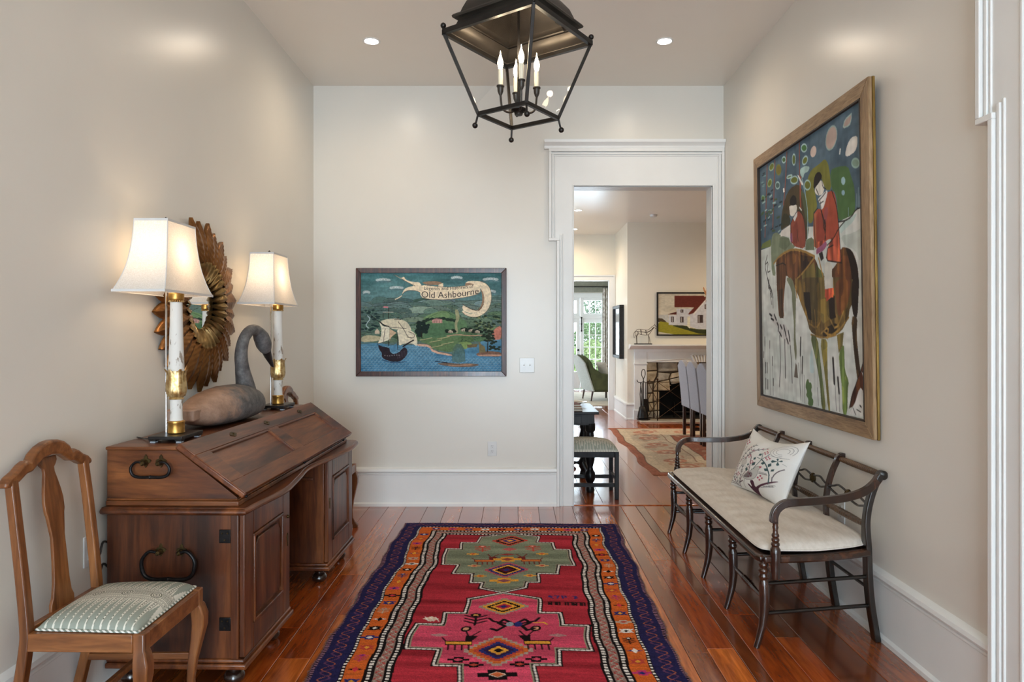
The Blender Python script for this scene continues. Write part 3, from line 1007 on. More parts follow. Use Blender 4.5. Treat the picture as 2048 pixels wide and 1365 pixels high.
def lamp_parts(root):
    bp = MB()
    bp.prism([(-0.068, -0.094), (0.068, -0.094), (0.068, 0.094), (-0.068, 0.094)], 0.014, (0, 0, 0.012), (1, 0, 0), (0, 1, 0), (0, 0, 1))
    for sx in (-1, 1):
        for sy in (-1, 1):
            bp.box(sx * 0.052 - 0.014, sx * 0.052 + 0.014, sy * 0.076 - 0.016, sy * 0.076 + 0.016, 0.005, 0.013)
    base = bp.build('base_plate', M_SLATE, root, bevel=0.002)
    for sx in (-1, 1):
        for sy in (-1, 1):
            MB().box(sx * 0.052 - 0.010, sx * 0.052 + 0.010, sy * 0.076 - 0.011, sy * 0.076 + 0.011, 0.0, 0.005).build('foot_pad', M_RUBBER, base)
    MB().lathe([(0.030, 0.026), (0.0335, 0.030), (0.0325, 0.036), (0.0325, 0.068), (0.034, 0.071), (0.033, 0.076), (0.029, 0.079)], 24, (0, 0, 0)).build('gilt_collar', M_GILT, root, smooth=40)
    MB().lathe([(0.027, 0.078), (0.0245, 0.084), (0.0235, 0.12), (0.0245, 0.168)], 24).build('lower_shaft', M_SHAFT, root, smooth=40)
    cup = MB().lathe([(0.026, 0.166), (0.030, 0.169), (0.026, 0.174), (0.031, 0.180), (0.036, 0.190), (0.038, 0.205), (0.036, 0.230), (0.0325, 0.255), (0.032, 0.270), (0.034, 0.284)], 24).build('gilt_cup', M_PALEGILT, root, smooth=60)
    for k in range(6):
        a = 2 * PI * k / 6 + 0.3
        lf = MB()
        rows = []
        for i in range(9):
            t = i / 8
            z = 0.178 + 0.114 * t
            R = lerp_table([(0, 0.032), (0.2, 0.0395), (0.45, 0.0385), (0.75, 0.0350), (0.92, 0.0375), (1, 0.045)], t)
            wd = lerp_table([(0, 0.006), (0.3, 0.018), (0.6, 0.017), (0.85, 0.014), (1, 0.004)], t)
            row = []
            for w in (-1, -0.5, 0, 0.5, 1):
                da = wd * w / R
                rr = R + (0.002 if w == 0 else 0.0) - 0.003 * abs(w) ** 2 + 0.0012 * (i % 2) * abs(w)
                row.append((rr * math.cos(a + da), rr * math.sin(a + da), z))
            rows.append(row)
        vs = [p for r in rows for p in r]
        fs = [(r * 5 + c, r * 5 + c + 1, r * 5 + c + 6, r * 5 + c + 5) for r in range(8) for c in range(4)]
        lf.add(vs, fs)
        lf.build('acanthus_leaf', M_PALEGILT, cup, smooth=70)
    MB().lathe([(0.0315, 0.280), (0.0305, 0.30), (0.027, 0.40), (0.0238, 0.52), (0.0232, 0.568)], 24).build('upper_shaft', M_SHAFT, root, smooth=40)
    bd = MB()
    for k in range(20):
        bd.ball((0.0272 * math.cos(2 * PI * k / 20), 0.0272 * math.sin(2 * PI * k / 20), 0.571), 0.0042, 6, 4)
    bd.build('bead_ring', M_PALEGILT, root, smooth=60)
    MB().lathe([(0.024, 0.571), (0.0295, 0.578), (0.030, 0.583), (0.030, 0.603), (0.027, 0.606)], 24).build('gilt_cap', M_GILT, root, smooth=40)
    ox, oy = -0.068, 0.048
    MB().tube([(-0.046, 0.008, 0.026), (-0.046, 0.008, 0.600), (ox, oy, 0.66), (ox, oy, 0.92)], 0.0042, 8).build('rod', M_CHROME, root, smooth=40)
    # rectangular bell shade, four linen panels
    prof = [(0.0, 1.0), (0.08, 0.895), (0.2, 0.765), (0.35, 0.645), (0.5, 0.565), (0.7, 0.49), (0.85, 0.455), (1.0, 0.435)]
    z0, z1 = 0.603, 0.905
    hx0, hy0, hx1, hy1 = 0.104, 0.212, 0.0675, 0.118
    zs = np.linspace(0, 1, 12)

    def half(t):
        q = (lerp_table(prof, t) - 0.435) / 0.565
        return hx1 + (hx0 - hx1) * q, hy1 + (hy0 - hy1) * q, z0 + (z1 - z0) * t

    shade = None
    for side in range(4):
        m = MB()
        vs, n = [], 8
        for t in zs:
            hx, hy, z = half(t)
            c = [(-hx, -hy), (hx, -hy), (hx, hy), (-hx, hy)]
            p, q = c[side], c[(side + 1) % 4]
            for k in range(n + 1):
                vs.append((ox + p[0] + (q[0] - p[0]) * k / n, oy + p[1] + (q[1] - p[1]) * k / n, z))
        m.add(vs, [(r * (n + 1) + k, r * (n + 1) + k + 1, (r + 1) * (n + 1) + k + 1, (r + 1) * (n + 1) + k) for r in range(len(zs) - 1) for k in range(n)])
        o = m.build('lamp_shade' if side == 0 else 'shade_panel', M_SHADE, root if side == 0 else shade, smooth=60)
        if side == 0:
            shade = o
    for t, hh in ((0.0, 0.010), (1.0, -0.010)):
        hx, hy, z = half(t)
        e = 0.0012
        m = MB()
        for (x0, x1, y0, y1) in ((-hx - e, hx + e, -hy - e, -hy + e), (-hx - e, hx + e, hy - e, hy + e), (-hx - e, -hx + e, -hy, hy), (hx - e, hx + e, -hy, hy)):
            m.box(ox + x0, ox + x1, oy + y0, oy + y1, min(z, z + hh), max(z, z + hh))
        m.build('binding', M_SHTRIM, shade)
    for (sx, sy) in ((-1, -1), (1, -1), (1, 1), (-1, 1)):
        MB().tube([(ox + sx * half(t)[0], oy + sy * half(t)[1], half(t)[2]) for t in zs], 0.0022, 5).build('corner_seam', M_SHTRIM, shade)
    sp = MB()
    hx, hy, z = half(1.0)
    sp.tube([(ox - hx, oy - hy, z - 0.004), (ox + hx, oy + hy, z - 0.004)], 0.002, 5).tube([(ox - hx, oy + hy, z - 0.004), (ox + hx, oy - hy, z - 0.004)], 0.002, 5)
    sp.build('spider', M_BRASS, shade)
    MB().lathe([(0.006, 0.90), (0.009, 0.908), (0.004, 0.914), (0.007, 0.922), (0.0, 0.930)], 10, (ox, oy, 0)).build('finial', M_SLATE, root, smooth=50)
    MB().lathe([(0.008, 0.700), (0.014, 0.715), (0.026, 0.745), (0.030, 0.770), (0.022, 0.792), (0.0, 0.800)], 14, (ox, oy, 0)).build('bulb', M_BULB, root, smooth=50)
    l = bpy.data.lights.new('lamp_glow', 'POINT')
    l.energy, l.color, l.shadow_soft_size = LAMP_W, (1.0, 0.72, 0.48), 0.05
    lo = link(bpy.data.objects.new('lamp_glow', l), root)
    lo.location = (ox, oy, 0.765)


LAMP = thing('table_lamp', 'gilt and white column table lamp nearest the chair, large lit linen shade', 'lamp', (-1.404, 2.826, 0.9425), group='pair of column lamps on the desk')
lamp_parts(LAMP)
LAMP2 = copy_tree(LAMP)
LAMP2.location = (-1.386, 3.985, 0.9425)
LAMP2['label'] = 'gilt and white column table lamp at the far end of the desk, behind the swan'
MB().tube(catmull([(-1.455, 2.80, 0.947), (-1.50, 2.79, 0.950), (-1.545, 2.83, 0.946), (-1.585, 2.86, 0.946)], 5), 0.003, 6).build('power_cord', M_SLATE, None, smooth=60)
tag(bpy.data.objects['power_cord'], 'thin black lamp cord trailing across the desk to the wall', 'cord')

# ------------------------------------------------------------------ swan decoy
M_SWAN, nt, b = newmat('worn_decoy_paint')
v = coords(nt, (1, 1, 1))
g1 = noise(nt, v, 9, 6, 0.65)
sp = nt.nodes.new('ShaderNodeSeparateXYZ')
nt.links.new(v, sp.inputs[0])
mr = nt.nodes.new('ShaderNodeMath')
mr.operation = 'MULTIPLY_ADD'
mr.inputs[1].default_value = -2.2
mr.inputs[2].default_value = 0.25
nt.links.new(sp.outputs['Y'], mr.inputs[0])
m2 = nt.nodes.new('ShaderNodeMath')
m2.operation = 'MULTIPLY_ADD'
m2.inputs[1].default_value = 3.2
mn = nt.nodes.new('ShaderNodeMath')
mn.operation = 'MINIMUM'
mn.inputs[1].default_value = 0.19
nt.links.new(sp.outputs['Z'], mn.inputs[0])
nt.links.new(mn.outputs[0], m2.inputs[0])
nt.links.new(mr.outputs[0], m2.inputs[2])
m3 = nt.nodes.new('ShaderNodeMath')
m3.operation = 'MULTIPLY'
nt.links.new(m2.outputs[0], m3.inputs[0])
nt.links.new(g1, m3.inputs[1])
grey = ramp(nt, noise(nt, v, 22, 5, 0.7), [(0.25, srgb(46, 45, 46)), (0.5, srgb(94, 92, 92)), (0.75, srgb(128, 126, 124))])
brown = ramp(nt, noise(nt, v, 14, 5, 0.7), [(0.3, srgb(134, 106, 88)), (0.7, srgb(176, 144, 124))])
fac = ramp(nt, m3.outputs[0], [(0.33, (0, 0, 0, 1)), (0.52, (1, 1, 1, 1))])
nt.links.new(mixc(nt, grey, brown, fac), b.inputs['Base Color'])
b.inputs['Roughness'].default_value = 0.55
bump(nt, b, noise(nt, v, 30, 5, 0.7), 0.5, 0.004)
M_BILL = paint('black_bill', srgb(22, 21, 22), srgb(38, 36, 36), rough=0.4, scale=30)

SWAN = thing('swan_decoy', 'worn grey wooden swan decoy with curved neck and black bill on the desk', 'decoy', (-1.435, 3.38, 0.943), (0, 0, math.radians(-4)))
# body sections along y: (y, half width, bottom z, top z)
secs = [(-0.375, 0.020, 0.075, 0.100), (-0.345, 0.055, 0.045, 0.112), (-0.29, 0.085, 0.022, 0.128), (-0.21, 0.110, 0.006, 0.152), (-0.11, 0.125, 0.0, 0.172), (0.0, 0.128, 0.0, 0.182),
        (0.10, 0.122, 0.0, 0.180), (0.19, 0.108, 0.004, 0.165), (0.26, 0.088, 0.012, 0.145), (0.315, 0.060, 0.026, 0.122), (0.345, 0.022, 0.050, 0.095)]
rings = []
for (y, hw, zb, zt) in secs:
    r = []
    zc = zb + (zt - zb) * 0.42
    for k in range(20):
        t = 2 * PI * k / 20
        cx, cz = math.cos(t), math.sin(t)
        x = hw * math.copysign(abs(cx) ** 0.85, cx)
        z = zc + (zt - zc) * cz if cz > 0 else zc + (zc - zb) * math.copysign(abs(cz) ** 0.7, cz)
        r.append((x, y, z))
    rings.append(r)
sw = MB().loft(rings)
neck = catmull([(0.0, 0.215, 0.11), (0.005, 0.195, 0.175), (0.006, 0.165, 0.25), (0.006, 0.150, 0.33), (0.008, 0.175, 0.405), (0.012, 0.235, 0.452), (0.016, 0.30, 0.455), (0.02, 0.345, 0.425), (0.022, 0.385, 0.375), (0.024, 0.41, 0.335)], 5)
rt_ = [(0, 0.062), (0.12, 0.045), (0.25, 0.034), (0.45, 0.0285), (0.6, 0.027), (0.70, 0.030), (0.80, 0.042), (0.88, 0.043), (0.95, 0.033), (1.0, 0.022)]
sw.tube(neck, [lerp_table(rt_, k / (len(neck) - 1)) for k in range(len(neck))], 16)
body = sw.build('body', M_SWAN, SWAN, smooth=60)
bl = MB()
bt = [(0.024, 0.405, 0.345), (0.026, 0.428, 0.312), (0.028, 0.452, 0.282), (0.029, 0.475, 0.258), (0.030, 0.487, 0.248)]
bl.tube(bt, [0.026, 0.021, 0.014, 0.010, 0.004], 12)
bl.build('bill', M_BILL, SWAN, smooth=60)
tl = MB()
tl.prism([(-0.095, -0.31), (-0.075, -0.235), (0.0, -0.22), (0.05, -0.26), (0.06, -0.40), (-0.06, -0.42)], 0.052, (0, 0, 0.052), (1, 0, 0), (0, 1, 0), (0, 0, 1))
tl.build('tail', M_SWAN, SWAN, bevel=0.008)
for s in (-1, 1):
    MB().ball((0.018 + s * 0.036, 0.368, 0.405), 0.006, 8, 6).build('eye', M_BILL, SWAN, smooth=60)

# ------------------------------------------------------------------ leaf mirror
M_LEAF = paint('gilt_leaf', srgb(160, 112, 62), srgb(104, 66, 34), rough=0.36, metal=0.75, scale=14, lo=0.3, hi=0.7, bs=0.35, bscale=40)
M_PETAL = paint('gilt_petal', srgb(176, 148, 98), srgb(112, 88, 54), rough=0.30, metal=0.8, scale=16, lo=0.3, hi=0.7, bs=0.3, bscale=30)
mm, nt, b = newmat('mirror_silver')
b.inputs['Base Color'].default_value = (0.88, 0.89, 0.88, 1)
b.inputs['Metallic'].default_value = 1.0
b.inputs['Roughness'].default_value = 0.015
M_MIRROR = mm
MIR = thing('wall_mirror', 'round wall mirror framed with carved gilded leaves', 'mirror', (XL, 3.445, 1.522))
MB().lathe([(0.245, 0.0), (0.245, 0.012), (0.0, 0.012)], 40, (0.004, 0, 0), (1, 0, 0)).build('backing', M_DARKHOLE, MIR)
MB().lathe([(0.195, 0.0), (0.195, 0.004), (0.0, 0.004)], 40, (0.018, 0, 0), (1, 0, 0)).build('looking_glass', M_MIRROR, MIR)


def leaf_mesh(name, L, Wd, x_in, x_out, veins, mat, shape):
    """leaf along +z (radial) from 0 to L; x = height off the wall"""
    m = MB()
    n, q = 32, 14
    vs = []
    for i in range(n + 1):
        t = i / n
        w = Wd * lerp_table(shape, t)
        if i == n:
            w = 0.0015
        x0 = x_in + (x_out - x_in) * t
        for k in range(q + 1):
            s = k / q * 2 - 1
            ridge = (0.5 + 0.5 * math.cos(veins * PI * (t - abs(s) * 0.22) * 2)) * 0.0032 * (1 - abs(s) ** 3) * min(1, 5 * (1 - t)) + 0.004 * math.exp(-(s / 0.13) ** 2) * (1 - t)
            x = x0 + 0.012 * (1 - abs(s)) ** 0.7 + ridge + 0.010 * math.sin(PI * t)
            vs.append((x, s * w, t * L))
    o = (n + 1) * (q + 1)
    vs += [(x_in + (x_out - x_in) * i / n - 0.006, (k / q * 2 - 1) * abs(vs[i * (q + 1) + q][1]), i / n * L) for i in range(n + 1) for k in (0, q)]
    fs = [(i * (q + 1) + k, i * (q + 1) + k + 1, (i + 1) * (q + 1) + k + 1, (i + 1) * (q + 1) + k) for i in range(n) for k in range(q)]
    for i in range(n):
        fs.append((i * (q + 1), (i + 1) * (q + 1), o + 2 * (i + 1), o + 2 * i))
        fs.append((i * (q + 1) + q, o + 2 * i + 1, o + 2 * (i + 1) + 1, (i + 1) * (q + 1) + q))
        fs.append((o + 2 * i, o + 2 * (i + 1), o + 2 * (i + 1) + 1, o + 2 * i + 1))
    m.add(vs, fs)
    me = m.mesh(name, 60)
    me.materials.append(mat)
    return me


lm = leaf_mesh('leaf', 0.220, 0.047, 0.050, 0.012, 7, M_LEAF, [(0, 0.55), (0.2, 0.80), (0.42, 1.0), (0.6, 0.96), (0.78, 0.70), (0.92, 0.33), (1, 0.03)])
pm = leaf_mesh('inner_leaf', 0.098, 0.0245, 0.056, 0.018, 1, M_PETAL, [(0, 0.85), (0.15, 1.0), (0.4, 0.78), (0.7, 0.38), (1, 0.03)])
NL = 30
for k in range(NL):
    a = 2 * PI * k / NL
    o = link(bpy.data.objects.new('leaf', lm), MIR)
    R0 = 0.212
    o.location = (0.006 * (k % 2), R0 * math.sin(a), R0 * math.cos(a))
    o.rotation_euler = (-a, 0, 0)
    o.scale = (1, 1, 1.03 if k % 2 else 0.97)
    p = link(bpy.data.objects.new('inner_leaf', pm), MIR)
    p.location = (0.002, 0.218 * math.sin(a + 0.1), 0.218 * math.cos(a + 0.1))
    p.rotation_euler = (-a - 0.1 + PI, 0, 0)
    p.scale = (1, 1, 1.0)

# ------------------------------------------------------------------ side chairs
M_WAL = wood('chair_walnut', srgb(90, 50, 24), srgb(134, 82, 44), srgb(164, 108, 62), 'z', 2.0, rough=0.32, coat=0.15, fine=60)
M_WALX = wood('chair_walnut_rail', srgb(90, 50, 24), srgb(134, 82, 44), srgb(164, 108, 62), 'x', 2.0, rough=0.32, coat=0.15, fine=60)
M_SEATF = vcol('printed_linen', rough=0.85, spec=0.15, bs=0.2, bscale=500)

SAGE, CREAM, INK = (150, 156, 144), (222, 218, 204), (112, 112, 100)


def seat_print(n=230):
    """block print: long pointed darts along both sides, a dotted band with rosettes between"""
    s = Sheet(n, n, 100, 100, CREAM, 5)          # x: across the chair (0 near .. 100 far), y: depth (0 front .. 100 back)
    for base, sgn in ((0, 1), (100, -1)):
        s.poly(SAGE, [(base, 0), (base + sgn * 14, 0), (base + sgn * 14, 100), (base, 100)])
        for k in range(13):
            y = 3 + k * 7.8
            tip = base + sgn * 42
            s.poly(SAGE, [(base, y - 3.6), (base + sgn * 12, y - 3.2), (tip, y), (base + sgn * 12, y + 3.2), (base, y + 3.6)])
            s.poly(CREAM, [(base, y + 2.4), (base + sgn * 6, y + 2.2), (base + sgn * 40, y + 1.6), (base + sgn * 44, y + 4.2), (base + sgn * 40, y + 6.0), (base + sgn * 6, y + 5.4), (base, y + 5.2)])
            for dy in (2.6, 5.2):
                s.line(INK, 0.5, [(base + sgn * 2, y + dy), (base + sgn * 44, y + dy - 0.4)])
            for q in range(11):
                s.oval(INK, base + sgn * (6 + q * 3.4), y + 3.9, 0.9, 0.6)
    s.poly(CREAM, [(40, 0), (62, 0), (62, 100), (40, 100)])
    for x in (40.5, 42, 45.5, 47, 57, 58.5, 61.5):
        s.line(INK, 0.55, [(x, 0), (x, 100)])
    for k in range(50):
        s.oval(INK, 43.7, k * 2 + 1, 0.5, 0.6)
        s.oval(INK, 60, k * 2 + 1, 0.5, 0.6)
    for k in range(60):
        for xx in (49, 51, 53, 55):
            s.line(INK, 0.45, [(xx, k * 1.7), (xx + 1.2, k * 1.7 + 0.8), (xx, k * 1.7 + 1.6)])
    for y in (14, 44, 74):
        s.oval(CREAM, 52, y, 6.2, 6.2)
        for r, c in ((5.6, INK), (4.4, CREAM), (3.4, INK), (2.4, CREAM), (1.3, INK)):
            s.oval(c, 52, y, r, r)
        for q in range(14):
            s.oval(INK, 52 + 5.0 * math.cos(q * 0.449), y + 5.0 * math.sin(q * 0.449), 0.5, 0.5)
    return s


def cushion_pos(n, x0, x1, hy_f, hy_b, z, h, rnd=0.8):
    """dome of a drop-in seat: rows go front (x1) to back (x0), columns near (-y) to far"""
    u = np.linspace(-1, 1, n)[None, :]
    v = np.linspace(0, 1, n)[:, None]
    hw = hy_f + (hy_b - hy_f) * v
    X = x1 + (x0 - x1) * v + 0 * u
    Y = u * hw
    w = np.linspace(-1, 1, n)[:, None]
    dome = ((1 - np.abs(u) ** 6) * (1 - np.abs(w) ** 6)) ** 0.45 * 0.72 + 0.28 * (1 - u ** 2) * (1 - w ** 2)
    Z = z + h * dome
    return np.stack([X, Y, Z], -1)


def make_chair(label, loc, group):
    t = thing('side_chair', label, 'chair', loc, (0, 0, 0), group)
    hy, hb = 0.200, 0.192
    zt, zb = 0.452, 0.396
    # rails
    for s in (-1, 1):
        MB().prism([(-0.175, s * hb - s * 0.026), (0.165, s * hy - s * 0.026), (0.165, s * hy), (-0.175, s * hb)], zt - zb, (0, 0, zb), (1, 0, 0), (0, 1, 0), (0, 0, 1)).build('side_rail', M_WALX, t, bevel=0.003)
    MB().box(0.172, 0.200, -hy + 0.03, hy - 0.03, zb, zt).build('front_rail', M_WALX, t, bevel=0.003)
    MB().box(-0.188, -0.165, -hb + 0.02, hb - 0.02, zb - 0.01, zt + 0.012).build('back_rail', M_WALX, t, bevel=0.003)
    # front cabriole legs
    for s in (-1, 1):
        cx, cy = 0.183, s * (hy - 0.018)
        m = MB()
        path, fl = [], []
        for (z, dx, w) in ((0.454, 0.0, 0.0185), (0.400, 0.0, 0.0185), (0.388, 0.004, 0.0205), (0.355, 0.010, 0.0235), (0.32, 0.010, 0.0225), (0.27, 0.003, 0.0185), (0.20, -0.008, 0.0150), (0.13, -0.014, 0.0125),
                           (0.075, -0.010, 0.0110), (0.045, 0.0, 0.0120), (0.028, 0.008, 0.0150), (0.014, 0.014, 0.0190), (0.0, 0.014, 0.0175)):
            path.append((cx + dx, cy + s * dx * 0.7, z))
            fl.append((w, w))
        m.tube(path, 0.02, up=(0, 1, 0), flat=fl)
        m.build('front_leg', M_WAL, t, bevel=0.005, smooth=50)
    # rear legs run up into back posts
    for s in (-1, 1):
        pts = [(-0.262, s * (hb - 0.02), 0.0), (-0.235, s * (hb - 0.018), 0.12), (-0.20, s * (hb - 0.016), 0.27), (-0.178, s * (hb - 0.014), 0.40), (-0.176, s * (hb - 0.014), 0.47), (-0.190, s * (hb - 0.014), 0.62), (-0.208, s * (hb - 0.014), 0.78), (-0.226, s * (hb - 0.016), 0.925)]
        P = catmull(pts, 4)
        MB().tube(P, 0.02, up=(0, 1, 0), flat=[(0.0165 - 0.003 * k / len(P), 0.0165 - 0.002 * k / len(P)) for k in range(len(P))]).build('back_post', M_WAL, t, bevel=0.004, smooth=50)
    # side stretchers
    for s in (-1, 1):
        MB().obox((-0.215, s * (hb - 0.022) - 0.007, 0.200), (0.392, s * 0.008, 0.0), (0, 0.014, 0), (0, 0, 0.024)).build('stretcher', M_WALX, t, bevel=0.003)
    MB().box(-0.02, 0.0, -hb + 0.03, hb - 0.03, 0.203, 0.224).build('cross_stretcher', M_WALX, t, bevel=0.003)
    # crest rail: yoke outline
    ct = [(-0.212, 0.921), (-0.192, 0.937), (-0.165, 0.948), (-0.140, 0.965), (-0.118, 0.974), (-0.104, 0.970), (-0.090, 0.990), (-0.060, 1.010), (-0.030, 1.020), (0, 1.023)]
    cb = [(-0.212, 0.904), (-0.178, 0.904), (-0.150, 0.915), (-0.120, 0.932), (-0.095, 0.935), (-0.072, 0.950), (-0.045, 0.967), (0, 0.974)]
    out = ct + [(-y, z) for y, z in ct[-2::-1]] + [(-y, z) for y, z in cb[:-1]] + cb[::-1]
    m = MB().prism(out, 0.034, (-0.246, 0, 0), (0, 1, 0), (0, 0, 1), (1, 0, 0))
    m.build('crest_rail', M_WALX, t, bevel=0.010, seg=3)
    # vase splat
    wtab = [(0.44, 0.060), (0.485, 0.057), (0.505, 0.046), (0.55, 0.038), (0.62, 0.034), (0.70, 0.031), (0.72, 0.034), (0.77, 0.041), (0.785, 0.046), (0.82, 0.047), (0.85, 0.042), (0.885, 0.033), (0.912, 0.025), (0.928, 0.025), (0.938, 0.036), (0.950, 0.044), (0.965, 0.043)]
    R = []
    for z, w in wtab:
        x = -0.178 - (z - 0.45) * 0.105 + 0.010 * math.sin((z - 0.45) / 0.5 * PI)
        R.append([(x, -w, z), (x, w, z), (x - 0.011, w, z), (x - 0.011, -w, z)])
    MB().loft(R).build('splat', M_WAL, t, bevel=0.002)
    # seat
    n = 230
    pos = cushion_pos(n, -0.150, 0.176, hy - 0.012, hb - 0.022, zt + 0.004, 0.050)
    seat = sheet_obj('seat', pos, seat_print(n), M_SEATF, t)
    e = []
    for (x, y) in ((0.178, -hy + 0.010), (0.178, hy - 0.010), (-0.150, hb - 0.020), (-0.150, -hb + 0.020)):
        e.append((x, y, zt + 0.005))
    loop = []
    for k in range(4):
        a, b = Vector(e[k]), Vector(e[(k + 1) % 4])
        loop += [a.lerp(b, i / 40) for i in range(40)]
    MB().tube(loop, 0.0042, 6, closed=True).build('piping', M_PIPING, seat, smooth=60)
    MB().box(-0.155, 0.174, -hb + 0.025, hb - 0.025, zb + 0.01, zt + 0.003).build('seat_board', M_WALX, t)
    return t


def piping_mat():
    m, nt, b = newmat('striped_piping')
    w = nt.nodes.new('ShaderNodeTexWave')
    w.inputs['Scale'].default_value = 34
    w.bands_direction = 'DIAGONAL'
    nt.links.new(coords(nt), w.inputs['Vector'])
    nt.links.new(ramp(nt, w.outputs['Fac'], [(0.4, srgb(126, 134, 122)), (0.6, srgb(226, 224, 214))]), b.inputs['Base Color'])
    b.inputs['Roughness'].default_value = 0.85
    return m


M_PIPING = piping_mat()
CH = make_chair('carved walnut side chair with printed seat standing in the near left corner', (-1.345, 2.302, 0), 'walnut side chairs flanking the desk')
CH2 = copy_tree(CH)
CH2.location = (-1.335, 4.665, 0)
CH2['label'] = 'walnut side chair mostly hidden beyond the far end of the desk'


